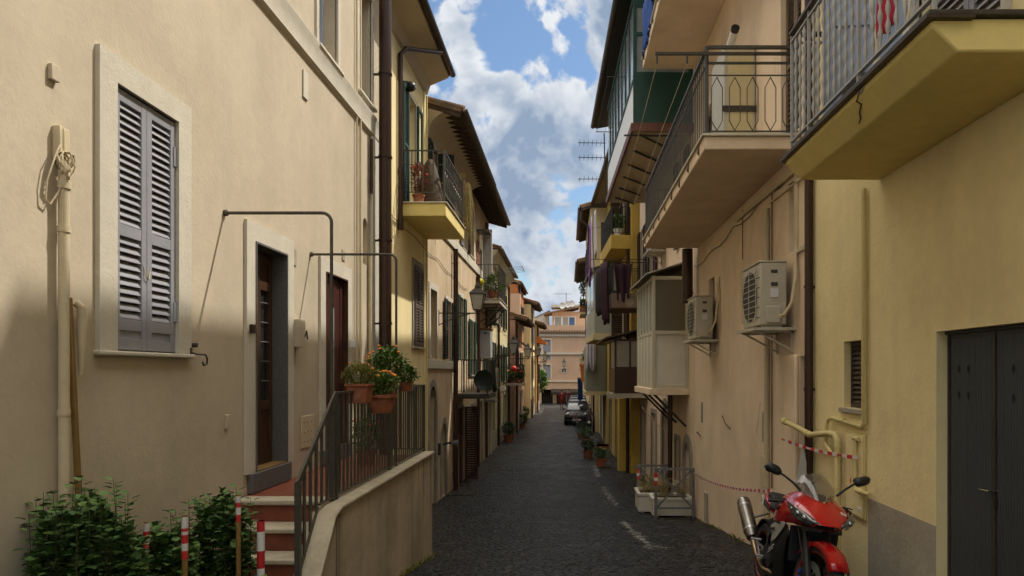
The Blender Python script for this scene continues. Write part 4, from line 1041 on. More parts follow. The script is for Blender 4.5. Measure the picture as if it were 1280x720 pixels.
t = thing('lantern_toy','bright yellow round lantern hanging on the bracketed balcony rail','lantern',P(24.74,3.0,.1)); M().ell(P(24.68,3.25,.12),(.15,.15,.15),14,10).build('globe', m_yplas, t); M().tube([P(24.68,3.38,.12),P(24.75,3.94,.12)],.008,5).build('cord', m_iron, t)
t = thing('windscreen','tall white panel windscreen with a flat top on the bracketed balcony','windscreen',P(25.5,2.68,.3))
M().pbox(LW,25.45,25.5,2.68,5.1,.12,.42).build('panel', m_frost if False else mat('matt white sheet',(.42,.40,.35),.6,var=.06), t); M().pbox(LW,25.43,25.52,2.68,5.15,.42,.47).build('edge_post', m_whiteb, t); M().pbox(LW,24.6,25.42,5.1,5.15,.0,.46).build('top_sheet', m_frost, t)
b = M(); a1 = P(26.6,3.9,.82)
for k in range(5): b.tube([a1+V(0,-.9+.35*k,.0)+V(0,0,0),a1+V(.75,-.9+.35*k,.08)],.008,5)
b.tube([a1+V(.0,-.9,0),a1+V(.0,.5,0)],.012,5).tube([a1+V(.75,-.9,.08),a1+V(.75,.5,.08)],.012,5)
b.build('clothes_airer', m_steel, label='thin wire clothes airer jutting from the bracketed balcony', cat='airer')
t = thing('utility_cabinet','tall light grey boiler cabinet on the sandy facade under the balcony','cabinet',P(25,-.25,0)); M().pbox(LW,25.35,26.05,.5,1.58,.0,.42).build('body', m_whiteb if False else mat('light grey enamel',(.34,.34,.33),.5,var=.05), t, bevel=.02); M().pbox(LW,25.345,25.349,1.42,1.47,.15,.3).build('vent', m_acd, t); M().pbox(LW,25.3,26.1,1.585,1.63,0,.46).build('lid', m_terra, t)
for (a,c,za,zc,lab) in ((27.6,28.3,2.0,2.65,'small air conditioner high on the sandy facade under the balcony'),(27.4,28.2,-.6,.15,'white air conditioner on the sandy facade below the grey cabinet'),(26.85,27.35,-1.1,-.72,'lowest air conditioner on the sandy facade near the doors')):
    ac_unit(lab, LW, a,c,za,zc,.05,.42,group='air conditioners on the left facades',side=False)

D_ = frame_house('', 'straw coloured house with a moulded pale cornice and dark green shutters', -3.3,28.5,37.4,5, m_pale)
ops = []
for k,u in enumerate((29.5,32.2,34.9)): ops += [(u,u+.9,2.2,4.0,.2),(u,u+.9,-.5,1.3,.2),(u,u+.95,-3.6,-1.2,.25)]
wall(D_, LW, 28.51,37.4,-4.2,5.1, ops, m_pale, 7)
for k,u in enumerate((29.5,32.2,34.9)):
    window(D_, LW, u,u+.9,2.2,4.0, trim=.12, sh='open', shm=m_dkgrn, pitch=.1); window(D_, LW, u,u+.9,-.5,1.3, trim=.12, sh='open', shm=m_green, pitch=.1); door(D_, LW, u,u+.95,-3.6,-1.2, m=(m_wood,m_iron,m_green2)[k], trim=.14, trm=m_greyp)
M().prism([P(28.52,4.6,0),P(28.52,4.65,.1),P(28.52,4.8,.14),P(28.52,4.95,.3),P(28.52,5.12,.36),P(28.52,5.12,0)], V(0,8.86,0)).build('cornice', m_trim, D_)
roof(D_, LW, 28.52,37.4, 5.2,.45,slope=.3, gut=m_copper)
vpipe(D_, LW, 31.6,-3.4,4.6,.06,m_brpipe); vpipe(D_, LW, 37.1,-3.4,4.6,.06,m_copper); M().pbox(LW,28.53,37.38,-3.6,-2.6,0,.03).build('plinth', m_plinth, D_)
M().pbox(LW,28.53,37.38,-.95,-.75,0,.04).build('string_course', m_trim, D_)
bE = balcony(D_, LW, 36.0,37.3,-.72,-.6,.95, m_plinth, m_iron2, cop=0, h=1.0, sp=.12, bw=.02)
random.seed(12)
for k,(u,lab,fm) in enumerate(((36.15,'terracotta pot with red geranium on the flowered balcony','r'),(36.6,'terracotta pot of trailing greenery on the flowered balcony','g'),(37.05,'terracotta pot of bushy leaves at the flowered balcony corner','v'))):
    pot('flower_pot',lab,'flower pot',P(u,-.59,(.72,.3,.72)[k]),.16,.22,mf=(m_leaf,m_leaf2,m_leaf)[k],rz=(.28,.3,.36),n=320,L=.11,W=.08,flowers=((m_fl_r,m_fl_o,m_fl_v)[k],10,.05),group='pots on the flowered balcony')
t = thing('balloon_ornament','bright red round ornament hanging over the flowered balcony','ornament',P(35.9,.1,.5)); M().ell(P(35.9,.18,.45),(.15,.15,.15),14,10).build('globe', m_fl_r, t); M().tube([P(35.9,.4,.45),P(35.9,1.0,.43),P(35.9,1.0,.0)],.01,5).build('cord', m_iron, t)

# more distant left houses, stepped and of different heights
random.seed(31)
def far_house(label, X, y0,y1,ztop,m,rows,cols,shm,over=.5,sheds=True,low=-3.45,roofm=None,grp='houses on the left side of the street',sd=1,door_m=None,rise=.3):
    pl = Pl((X,0,0),(0,1,0),(1,0,0)) if sd == 1 else Pl((X,0,0),(0,1,0),(-1,0,0))
    t = thing('house', label, 'house', (X,(y0+y1)/2,-3.4), grp); ops = []; L_ = y1-y0
    for c_ in range(cols):
        u = y0 + L_*(c_+.5)/cols - .42
        for r_,zz in enumerate(rows): ops.append((u,u+.84,zz,zz+1.7,.2))
        ops.append((u,u+.9,low-.15,low+2.2,.25))
    wall(t, pl, y0+.01,y1,-4.2,ztop, ops, m, 7)
    for o in ops:
        if o[3]-o[2] > 2: door(t, pl, *o[:4], m=door_m or m_wood, trim=.12, trm=m_greyp, boards=3)
        else: window(t, pl, *o[:4], trim=.1, sh=random.choice(['open','open','closed']), shm=shm, pitch=.12)
    roof(t, pl, y0-.1,y1+.1,ztop+.1,over,slope=rise,m=roofm,soff=m_soff,gut=m_copper,rafters=True,pitch=.26)
    M().pbox(pl,y0+.02,y1-.01,-3.7,low+.9,0,.025).build('plinth', m_plinth, t)
    vpipe(t, pl, y0+.3,-3.4,ztop-.1,.06,m_brpipe)
    return t, pl
E1,pE = far_house('rose plastered house with a low sloping tiled gable roof', -2.95,37.9,44.0,2.9,m_rose,(-.5,),2,m_green,over=.7)
M().prism([(-9,37.95,3.05),(-2.5,37.95,2.95),(-2.95,37.95,3.25),(-9,37.95,5.0)],(0,.2,0)).build('gable', m_rose, E1)
E2,_ = far_house('tall burnt orange house with a bare side wall above its neighbours', -3.25,44.2,50,5.7,m_brick,(2.9,-.3),2,m_dkgrn,over=.2)
E3,_ = far_house('yellow far house with small eave and brown shutters', -2.75,50.3,56,5.0,m_yel,(2.2,-.6),2,m_shgrey,over=.55)
E4,_ = far_house('brownish far house with gutter next to the end of the street', -2.6,56.3,62,3.9,m_orange,(1.4,-1.0),2,m_green,over=.6)
M().box(-4.6,-4.1,44.6,45.1,5.9,7.0).build('chimney', m_brick, E2)
M().box(-3.6,-3.0,42.6,43.2,3.2,4.9).build('chimney', m_end, E1)
b = M(); b.hexa([(-3.3,38.0,2.05),(-2.0,38.0,1.15),(-2.0,41,1.15),(-3.3,41,2.05),(-3.3,38.0,2.2),(-2.0,38.0,1.3),(-2.0,41,1.3),(-3.3,41,2.2)]).build('canopy_roof', m_tile, E1)
M().prism([P(56.4,2.4,.7),P(56.4,2.9,.7),P(56.4,3.0,.7),P(56.4,2.5,1.5),P(56.4,2.3,1.5)],V(0,1.6,0)).build('awning', mat('orange awning cloth',(.45,.12,.02),.8,var=.1), E4)

# street lamps on the left facades, receding
lantern('street_lamp','largest black bracket lantern reaching out from the peach house','black bracket lanterns of the street',(-3.3,17.4,1.5),(1,0,0),1.0,1.0)
for k,(Y,z,X,lab) in enumerate(((28.8,.70,-3.3,'second bracket lantern, before the straw coloured house'),(37.5,.75,-3.2,'bracket lantern at the rose house, third from the front'),(44.4,1.0,-2.95,'fourth bracket lantern, beside the green shutters far down'),(52,.78,-2.75,'farthest bracket lantern on the left row'))):
    lantern('street_lamp',lab,'black bracket lanterns of the street',(X,Y,z),(1,0,0),1.0,1.05)

# pots and greenery along the left foot
random.seed(77)
gl = 'potted plants along the foot of the left houses'
for k,(px,py,r,h,mf,rr,lab) in enumerate(((636,553,.28,.36,m_leafd,(.42,.42,.42),'terracotta tub with a dark bush, nearest on the left kerb'),(652,536,.24,.3,m_leafd,(.4,.4,.38),'round clipped bush in a pot behind the nearest tub'),
      (656,528,.24,.3,m_leaf,(.4,.45,.5),'potted bush beside the round clipped one'),(659,519,.3,.34,m_leaf2,(.5,.5,.8),'tall light green potted plant further up the left kerb'),(655,515,.3,.34,m_leaf,(.5,.6,1.0),'leafy potted climber against the far left wall'),(664,511,.35,.4,m_leaf2,(.6,.6,1.3),'big yellow green shrub in a pot at the far left end'))):
    p = gpt(px,py); pot('potted_plant',lab,'potted plant',p,r,h,mf=mf,rz=rr,n=500,L=.12,W=.07,group=gl,flowers=(m_fl_r,6,.04) if k in (2,4) else None)
t = thing('tree','light leafy small tree beside the dark archway at the street end','tree',(-2.9,66,-3.35)); M().tube([(-2.9,66,-3.4),(-2.85,66,-2.2),(-2.95,66,-1.2)],[.12,.09,.05],7).tube([(-2.87,66,-2.0),(-2.4,65.8,-1.0)],[.05,.02],6).build('trunk', m_stem, t)
foliage(M(),(-2.8,66,-.9),(1.1,1.1,1.4),1500,.24,.15).build('crown', m_leaf2, t)
# vine on the low wall beside the rail
random.seed(101)
Q = RW.pt
GR = 'houses on the right side of the street'
# ================================================================ near yellow house on the right
R1 = thing('house','near yellow house with slate grey garage doors and a chamfered balcony','house',(2.65,4,-1.8),GR)
ops = [(2.6,4.91,-2.1,.29,.12),(6.14,6.55,-.34,.29,.11),(4.15,5.15,1.83,4.1,.2),(1.9,2.9,2.6,4.1,.2),(6.60,6.72,-1.25,-.68,.08),(4.2,5.1,5.2,6.6,.2)]
wall(R1, RW, -2.5,7.42,-4.2,9.0, ops, m_yel, 7)
roof(R1, RW, -2.5,7.42, 9.05,.9, soff=m_soff, gut=m_copper, tiles=False)
M().pbox(RW,4.913,6.02,-2.9,-1.11,.0,.004).build('plinth', m_plinth, R1)
# garage leaves of ribbed sheet steel
for k,(a,c) in enumerate(((4.385,4.905),(3.865,4.38),(3.345,3.86),(2.61,3.34))):
    b = M(); b.pbox(RW,a,c,-2.05,.28,-.115,-.088)
    n = int((c-a-.06)/.026)
    for i in range(n):
        u = a+.03+(c-a-.06)*i/n
        b.hexa([RW.pt(u,-2.0,-.088),RW.pt(u+.02,-2.0,-.088),RW.pt(u+.015,-2.0,-.081),RW.pt(u+.005,-2.0,-.081),RW.pt(u,.23,-.088),RW.pt(u+.02,.23,-.088),RW.pt(u+.015,.23,-.081),RW.pt(u+.005,.23,-.081)])
    d = b.build('garage_door_leaf', m_garage, R1)
    M().pbox(RW,c-.02,c+.002,-2.05,.28,-.087,-.078).build('edge_strip', m_iron, d)
    if k < 2:
        h = M(); mu = (a+c)/2+(.0 if k else .06)
        for du in (-.055,.055):
            for zz in (.02,-.16):
                cc = RW.pt(mu+du,zz,-.079); h.prism([cc+V(0,.014*cos(t),.026*sin(t)) for t in [2*pi*i/12 for i in range(12)]], V(-.002,0,0))
        h.each("vent_hole", m_dark, d)
    if k == 1:
        h = M().tube([RW.pt(c-.03,-.76,-.08),RW.pt(c-.03,-.76,-.035),RW.pt(c+.07,-.765,-.035)],.009,8); h.build('handle', m_chrome, d); M().pbox(RW,c-.045,c-.015,-.86,-.8,-.082,-.074).build('lock', m_dark, d)
M().pbox(RW,2.6,4.908,.268,.288,-.087,-.06).build('lintel_rail', m_garage, R1)
w = louvre(M(), RW, 6.16,6.54,-.33,.28,-.10,-.06,.045,stile=.03,rails=(0,1),rail=.03).build('window', mat('brown louvre',(.06,.045,.03),.6,var=.2), R1)
M().pbox(RW,6.08,6.62,-.385,-.342,-.09,.03).build('sill', m_plinth, w, bevel=.005)
M().pbox(RW,6.605,6.715,-1.24,-.69,-.07,-.05).build('niche_door', m_iron, R1)
# balcony
def rf(o):
    b = M(); zz = 1.85; path = [Q(3.52,zz,.02),Q(3.52,zz,.76),Q(5.76,zz,.76),Q(5.76,zz,.02)]
    mt = mat('light grey painted ironwork',(.36,.355,.34),.45,.2,var=.1,vs=12)
    for a,c in zip(path,path[1:]):
        L_ = (c-a).length; n = max(1,int(L_/.098)); dd = (c-a)/n
        b.bar(a+V(0,0,.09),c+V(0,0,.09),.028,.014); b.bar(a+V(0,0,.0),c+V(0,0,.0),.03,.012)
        b.bar(a+V(0,0,.93),c+V(0,0,.93),.028,.014)
        for k in range(n):
            p = a+dd*k
            if k % 9 == 0: b.bar(p,p+V(0,0,.98),.02); continue
            prof = [(.006,.1)]
            for j in range(7):
                z_ = .14+j*.112; prof += [(.007,z_),(.0155,z_+.035),(.0155,z_+.06),(.007,z_+.098)]
            b.lathe([*prof,(.006,.93)], p, 7)
    b.build('railing', mt, o)
    t = M()
    for a,c in zip(path,path[1:]): t.bar(a+V(0,0,1.0),c+V(0,0,1.0),.05,.025)
    t.build('handrail', m_iron, o)
BB = balcony(R1, RW, 3.47,5.8,1.63,1.80,.80, m_yelsoff, m_iron, cham=.13, cop=.03, copm=m_iron, railfn=rf)
M().pbox(RW,3.43,5.84,1.785,1.799,.6,.845).build('drip_edge', m_copper, BB)
b = M(); random.seed(5)
pts = [(4.30,1.782),(4.33,1.765),(4.40,1.745),(4.385,1.72),(4.46,1.70),(4.50,1.675),(4.56,1.66)]
def fz(u,z,o_=.003):
    return Q(u,z,.80+o_) if z > 1.76 else Q(u,z,.80-(1.76-z)+o_*1.2)
for (ua,za),(ub,zb) in zip(pts,pts[1:]):
    wv = .002+.008*random.random(); b.hexa([fz(ua-wv,za),fz(ua+wv,za),fz(ub+wv,zb),fz(ub-wv,zb),fz(ua-wv,za,.006),fz(ua+wv,za,.006),fz(ub+wv,zb,.006),fz(ub-wv,zb,.006)])
b.build('crack', mat('broken render edge',(.10,.07,.035),.95,var=.3), BB)
M().prism([fz(4.24,1.783,.002),fz(4.35,1.783,.002),fz(4.36,1.768,.002),fz(4.31,1.755,.002),fz(4.27,1.764,.002)],V(-.004,0,0)).build('broken_patch', m_plinth, BB)
w = trim_box(M(), RW, 4.15,5.15,1.84,4.1,.08,.02).build('window', m_trim, R1)
for a,c in ((4.16,4.645),(4.655,5.14)): louvre(M(), RW, a,c,1.86,4.08,-.12,-.08,.06,rails=(0,.4,1)).build('shutter', m_shgrey, w)
window(R1, RW, 1.9,2.9,2.6,4.1, trim=.08, sh='closed', shm=mat('brown louvre',(.06,.045,.03),.6)); window(R1, RW, 4.2,5.1,5.2,6.6, trim=.08, sh='closed', shm=m_shgrey)
# open pale blue shutter door at the far end of the balcony
q = Pl((2.62,5.30,0),(-.99,.10,0),(-.1,-.99,0)); t = thing('balcony_gate','pale blue panelled shutter door standing open on the near yellow balcony','shutter door',(2.3,5.3,1.85))
b = M(); b.pbox(q,0,.62,1.88,3.9,-.02,.01); 
for z_,h in ((1.88,.12),(2.7,.1),(3.5,.1)): b.pbox(q,.08,.54,z_,z_+h,.01,.024)
b.pbox(q,0,.08,1.88,3.9,.01,.026); b.pbox(q,.54,.62,1.88,3.9,.01,.026); b.build('leaf', m_lblue, t, bevel=.003)
t = thing('folding_chair','folded chair with crimson cloth leaning inside the twisted railing','chair',Q(4.6,1.85,.5))
b = M(); b.tube([Q(4.15,1.86,.55),Q(4.25,2.75,.62)],.012,6).tube([Q(4.55,1.86,.55),Q(4.65,2.75,.62)],.012,6).tube([Q(4.18,1.86,.62),Q(4.2,2.6,.5)],.012,6).tube([Q(4.58,1.86,.62),Q(4.6,2.6,.5)],.012,6).build('frame', m_whiteb, t)
cloth(M(), Q(4.2,2.6,.6), Q(4.45,2.6,.6), .42, 3,.015, seed=2).build('cloth', m_cred, t, solid=.01)
t = thing('plant_pot_black','dark bags piled behind the twisted balcony railing','bag',Q(4.95,1.85,.55)); M().ell(Q(4.95,2.0,.5),(.15,.2,.16),12,8).ell(Q(5.15,1.98,.42),(.16,.16,.13),12,8).build('sack', m_cblk, t)
# pipes on the yellow wall
M().tube([Q(7.34,-2.4,.06),Q(7.34,8.9,.06)],.045,12).build('drainpipe', m_brpipe, R1)
b = M()
for z_ in (-1.2,-.2,.9): b.tube([Q(7.34,z_,.06),Q(7.34,z_+.03,.06)],.053,12); b.pbox(RW,7.32,7.36,z_,z_+.025,0,.04)
b.each('pipe_clamp', m_brpipe, R1)
M().tube([Q(7.95,-.57,.13),Q(7.6,-.60,.13),Q(7.17,-.66,.1),Q(6.75,-.605,.07),Q(6.58,-.605,.07),Q(6.53,-.66,.07),Q(6.53,-2.1,.07)],.030,12).tube([Q(7.95,-.57,.13),Q(7.86,-.575,.13)],.042,12).tube([Q(7.3,-.65,.108),Q(7.22,-.655,.104)],.036,12).tube([Q(6.53,-.70,.07),Q(6.53,-.74,.07)],.037,12).tube([Q(6.53,-1.1,.07),Q(6.53,-1.14,.07)],.037,12).build('gas_pipe', m_ypipe, R1)
M().tube([Q(6.03,1.62,.03),Q(6.03,-.45,.03),Q(6.08,-.49,.03),Q(6.75,-.455,.03),Q(6.83,-.47,.04),Q(6.86,-.53,.05),Q(6.86,-.72,.06),Q(6.70,-.80,.06)],.019,10).tube([Q(6.86,-.60,.055),Q(6.86,-.66,.055)],.032,10).tube([Q(6.5,-.462,.03),Q(6.46,-.462,.03)],.026,10).build('gas_pipe', m_ypipe, R1)
M().tube([Q(6.16,-.62,.06),Q(6.16,-1.02,.06),Q(6.13,-1.06,.06),Q(5.88,-1.06,.05)],.018,10).tube([Q(6.12,-1.06,.06),Q(6.0,-1.06,.05)],.026,10).tube([Q(6.22,-.6,.05),Q(6.1,-.6,.05)],.022,8).tube([Q(6.10,1.62,.02),Q(6.10,-.45,.02)],.008,6).build('gas_pipe', m_ypipe, R1)
mb = M().pbox(RW,6.05,6.45,-1.32,-.56,.0,.028).build('meter_cabinet', m_ypipe, R1, bevel=.006)
M().pbox(RW,6.07,6.43,-1.30,-.58,.028,.034).build('cabinet_door', m_yel, mb, bevel=.003); M().pbox(RW,6.10,6.17,-1.25,-1.22,.034,.038).build('latch', m_paper, mb)
text_mesh('painted_number','4',.085,m_tred,mb,Q(6.34,-1.03,.036)-wloc(mb),(pi/2,0,-pi/2))

# ================================================================ pink beige house
R2 = thing('house','pink beige house with two long balconies and air conditioners','house',(2.65,11,-2.6),GR)
ops = [(7.53,7.80,-2.3,.18,.28),(7.93,8.20,1.42,2.25,.12),(12.35,12.85,.85,1.73,.14),(12.3,13.3,2.76,5.0,.16),(7.75,8.5,2.8,5.1,.16),(11.5,12.5,6.55,8.3,.16),(8.6,9.6,6.55,8.3,.16),(11.55,12.2,-2.55,-1.75,.06)]
wall(R2, RW, 7.44,14.28,-4.2,8.75, ops[:-1], m_pink, 7)
roof(R2, RW, 7.44,14.28, 8.82,1.15,slope=.2, soff=m_soff, gut=m_copper, tiles=False)
b = M(); louvre(b, RW, 7.54,7.79,-1.9,.17,-.26,-.22,.05,stile=.03,rails=(0,.82,1),rail=.04); b.build('door', m_dkgrn, R2)
M().pbox(RW,7.82,8.24,-2.9,.20,.0,.05).build('pilaster', m_pink, R2, bevel=.02)
M().pbox(RW,7.5,7.93,1.36,1.42,.0,.03).pbox(RW,7.84,7.93,1.42,2.3,.0,.03).build('window_surround', m_cpipe, R2, bevel=.008)
M().pbox(RW,7.94,8.19,1.43,2.24,-.11,-.09).build('window', m_greyp, R2)
w = M().pbox(RW,12.36,12.41,.86,1.72,-.13,-.09).pbox(RW,12.79,12.84,.86,1.72,-.13,-.09).build('window', m_iron, R2); M().pbox(RW,12.4,12.8,.86,1.72,-.125,-.115).build('pane', m_glass, w)
for a,c,mm in ((12.3,13.3,mat('tan louvre',(.15,.10,.05),.6,var=.15)),(7.75,8.5,mat('tan louvre',(.15,.10,.05),.6))):
    w = M().pbox(RW,a,c,4.96,4.998,-.15,-.12).build('window', mm, R2); z1_ = 4.95
    for p_,q_ in ((a+.01,(a+c)/2-.004),((a+c)/2+.004,c-.01)): louvre(M(), RW, p_,q_,2.78,z1_,-.1,-.06,.06,rails=(0,.45,1)).build('shutter', mm, w)
for a,c in ((11.5,12.5),(8.6,9.6)): window(R2, RW, a,c,6.55,8.3, trim=.08, sh='closed', shm=m_brpipe, sill=False)
def dense(o, u0,u1,zz,D_,hh=1.0, diamond=True):
    b = M(); railing(b,[Q(u0+.04,zz,D_-.04),Q(u1-.04,zz,D_-.04)],hh,.115,.012,top=(.045,.03),low=.07,low2=.18); railing(b,[Q(u1-.04,zz,D_-.04),Q(u1-.04,zz,.03)],hh,.12,.013,top=(.045,.03),low=.07,low2=.18)
    b.build('railing', m_iron2, o)
    b = M(); a = Q(u0+.04,zz,D_-.04); c = Q(u0+.04,zz,.02); b.bar(a+V(0,0,hh),c+V(0,0,hh),.045,.03); b.bar(a+V(0,0,hh-.18),c+V(0,0,hh-.18),.03,.02); b.bar(a+V(0,0,hh-.32),c+V(0,0,hh-.32),.02,.01); b.bar(a+V(0,0,.04),c+V(0,0,.04),.03,.012); b.bar(a-V(0,0,.1),a+V(0,0,hh),.03)
    L_ = (c-a).length; k = 5; zt_ = hh-.33
    for i in range(k):
        m_ = a.lerp(c,(i+.55)/k*.98); x = (c-a).normalized()*.062
        p_ = [m_+V(0,0,.05), m_-x+V(0,0,.16), m_-x+V(0,0,zt_-.13), m_+V(0,0,zt_-.01), m_+x+V(0,0,zt_-.13), m_+x+V(0,0,.16), m_+V(0,0,.05)]
        for s_,e_ in zip(p_,p_[1:]): b.bar(s_,e_,.009)
    b.build('end_railing', m_iron2, o)
    b = M()
    for k in range(9):
        u = u0+.3+k*(u1-u0-.6)/8; b.tube([Q(u,zz+.02,D_-.02),Q(u,zz-.13,D_+.015),Q(u,zz-.15,D_-.0)],.012,5)
    b.each('fixing', m_iron2, o)
for (z0_,z1_,lab) in ((2.53,2.68,0),(6.28,6.46,1)):
    bb = M().pbox(RW,7.76,13.95 if not lab else 14.15,z0_,z1_,0,1.1).build('balcony', m_pink, R2, bevel=.015)
    M().pbox(RW,7.73,(13.95 if not lab else 14.15)+.03,z1_,z1_+.03,0,1.13).build('coping', m_trim, bb, bevel=.004)
    dense(bb, 7.76,13.95 if not lab else 14.15,z1_+.03,1.1)
t = thing('boiler_cabinet','tall white boiler cabinet standing on the lower pink balcony','cabinet',Q(10.3,2.71,.25))
M().pbox(RW,9.6,10.4,2.72,4.6,.01,.46).build('body', m_ac, t, bevel=.015); M().pbox(RW,9.594,9.598,2.80,4.52,.05,.40).build('door_panel', m_pale, t); M().pbox(RW,9.575,9.592,3.66,3.74,.0,.48).build('strap', m_iron, t)
t = thing('rolled_tube','short white flue tube with a dark mouth above the boiler cabinet','flue',Q(10.3,4.9,.3)); M().tube([Q(10.2,4.55,.30),Q(9.95,4.72,.30),Q(9.6,4.82,.30)],.055,14).build('tube', m_whiteb, t); M().tube([Q(9.62,4.815,.30),Q(9.57,4.83,.30)],.06,14).build('mouth', m_blk, t)
M().ell(Q(8.3,2.80,.35),(.2,.25,.07),14,8).ell(Q(8.55,2.86,.45),(.16,.14,.09),12,8).build('sack', mat('grey canvas',(.2,.19,.16),.9,var=.2,bump=.3), label='low heap of grey canvas on the lower pink balcony floor', cat='sack')
t = thing('clothesline_pole','square steel clothesline bar jutting out over the lower pink balcony','clothesline',Q(7.76,3.5,1.1))
M().bar(Q(7.74,3.61,.1),Q(7.74,3.61,1.66),.03).bar(Q(7.74,3.61,1.64),Q(7.74,3.50,1.64),.02).bar(Q(7.74,3.61,1.3),Q(7.74,3.50,1.3),.02).build('bar', m_iron, t)
M().tube([Q(7.74,3.5,1.64),Q(13.9,3.35,1.60)],.004,5).tube([Q(7.74,3.5,1.3),Q(13.9,3.3,1.35)],.004,5).build('line', m_cpipe, t)
f = M(); cloth(f, Q(12.6,7.35,1.14), Q(13.9,7.35,1.14), .95, 6,.04, seed=2, out=(-1,0,0)); f.build('hanging_cloth', m_cblue, solid=.008, label='blue cloth hung over the upper pink balcony railing', cat='cloth', group='washing hung out along the right side')
f = M(); cloth(f, Q(11.2,7.4,1.14), Q(12.4,7.4,1.14), .7, 5,.04, seed=5, out=(-1,0,0)); f.build('hanging_cloth', m_cblk, solid=.008, label='dark cloth beside the blue one on the upper pink balcony', cat='cloth', group='washing hung out along the right side')
ac_unit('nearer large air conditioner on the pink beige wall', RW, 7.95,8.72,.55,1.28,.10,.41)
ac_unit('second smaller looking air conditioner further along the pink beige wall', RW, 12.0,12.75,.60,1.33,.10,.41)
for (u,z_,s_,lab) in ((7.95,.62,1,'bundle of pale hoses looping up beside the nearer air conditioner'),(12.0,.68,1.15,'bundle of pale hoses looping up beside the second air conditioner')):
    b = M()
    for k in range(3): b.tube([Q(u-.02,z_+.02*k,.2),Q(u-.07-.02*k,z_+.04,.16),Q(u-.13-.02*k,z_+.18*s_,.09),Q(u-.13-.02*k,z_+.5*s_,.05),Q(u-.08-.02*k,z_+.72*s_,.04),Q(u-.03-.03*k,z_+.86*s_,.01)],.014,8)
    b.build('hose_bundle', m_cpipe, label=lab, cat='hose', group='air conditioner hoses')
M().tube([Q(8.97,-2.3,.04),Q(8.97,2.15,.04)],.036,12).tube([Q(8.97,1.9,.04),Q(8.97,1.95,.04)],.043,12).tube([Q(8.97,.9,.04),Q(8.97,.95,.04)],.043,12).build('conduit', m_cpipe, R2)
M().tube([Q(8.80,-1.5,.02),Q(8.80,2.4,.02)],.008,6).tube([Q(10.3,1.7,.015),Q(10.3,2.45,.015)],.006,6).each('cable', m_brpipe, R2)
M().bar(Q(7.55,2.32,.03),Q(10.6,2.36,.03),.05,.06).bar(Q(7.5,2.18,.02),Q(8.9,2.2,.02),.02).build('cable_duct', m_cpipe, R2)
M().pbox(RW,9.15,9.28,-.95,-.55,0,.012).build('vent_plate', m_plinth, R2); M().pbox(RW,9.1,9.38,-1.65,-1.15,0,.014).build('vent_plate', m_cpipe, R2); M().pbox(RW,13.4,13.55,-1.0,-.6,0,.012).build('vent_plate', m_greyp, R2)
M().tube([Q(14.0,1.42,.2),Q(14.0,2.52,.2)],.11,14).tube([Q(14.0,1.42,.2),Q(14.0,1.50,.2)],.125,14).tube([Q(14.0,1.6,.2),Q(14.0,1.64,.2)],.122,14).build('flue_pipe', m_brpipe, R2)
M().pbox(RW,12.9,13.15,-3.0,-2.3,0,.03).build('plinth_patch', m_plinth, R2); M().tube([Q(11.7,-.75,.01),Q(11.4,-.85,.03),Q(11.1,-.92,.01)],.008,5).tube([Q(13.9,-1.25,.02),Q(13.7,-1.2,.06),Q(13.55,-1.28,.02)],.01,5).each('cable', m_iron, R2)

# ================================================================ veranda house
PV = Pl((2.65,14.3,0),(-.03,1,0),(-1,-.03,0)); S = PV.pt
R4 = thing('house','tall house with a dark green glazed veranda under its eave','house',(2.55,18,-3.2),GR)
ops = [(.35,.95,-3.2,-1.55,.25,'arch'),(1.6,2.1,-2.6,-1.6,.12),(3.0,3.9,-3.5,-.9,.3,'arch'),(5.0,5.8,-3.5,-1.2,.3),(7.2,8.1,-3.6,-1.2,.3),(.8,1.6,2.9,4.9,.2),(5.2,6.1,2.5,4.7,.2),(7.2,8.1,2.5,4.6,.2),(4.2,4.9,-.3,1.3,.2)]
wall(R4, PV, .0,8.5,-4.2,8.2, ops, m_pink, 7)
roof(R4, PV, .0,8.6, 8.25,1.5,slope=.18,m=m_copper, soff=m_dkgrn, gut=m_iron, tiles=False)
door(R4, PV, .35,.95,-3.2,-1.55, m=m_woodlt, arch=True, trim=.2); window(R4, PV, 1.6,2.1,-2.6,-1.6, trim=.12, sh='closed', shm=m_brpipe, trm=m_greyp)
door(R4, PV, 3.0,3.9,-3.5,-.9, m=m_wood, arch=True, trim=.22); door(R4, PV, 5.0,5.8,-3.5,-1.2, m=m_iron, trim=.14, trm=m_greyp); door(R4, PV, 7.2,8.1,-3.6,-1.2, m=m_brpipe, trim=.14, trm=m_greyp)
for o in ops[5:8]: window(R4, PV, *o[:4], trim=.08, sh='open', shm=m_brpipe, sill=False)
window(R4, PV, 4.2,4.9,-.3,1.3, trim=.08, sh='closed', shm=m_brpipe)
V4 = M(); u0,u1,z0_,z1_,D_ = .12,6.3,5.2,7.95,1.27
V4.pbox(PV,u0,u1,z0_-.10,z0_,0,D_).build('veranda', m_soffp, R4)
V4 = R4.children[-1]
M().pbox(PV,u0-.03,u1+.03,z0_-.14,z0_+.04,D_,D_+.05).pbox(PV,u0-.05,u0,z0_-.14,z0_+.04,0,D_).build('fascia', mat('red brown fascia',(.13,.05,.03),.6,var=.15), V4)
b = M(); b.pbox(PV,u0,u0+.05,z0_,z0_+1.05,.02,D_); b.pbox(PV,u0,u0+.07,z0_+1.05,z1_,D_-.07,D_); b.pbox(PV,u0,u0+.06,z0_+1.05,z0_+1.13,.02,D_-.07); b.pbox(PV,u0,u0+.06,z0_+1.9,z0_+1.97,.02,D_-.07); b.pbox(PV,u0,u0+.07,z0_+1.13,z1_,.02,.1); b.pbox(PV,u0,u0+.06,z1_-.25,z1_,.1,D_-.07)
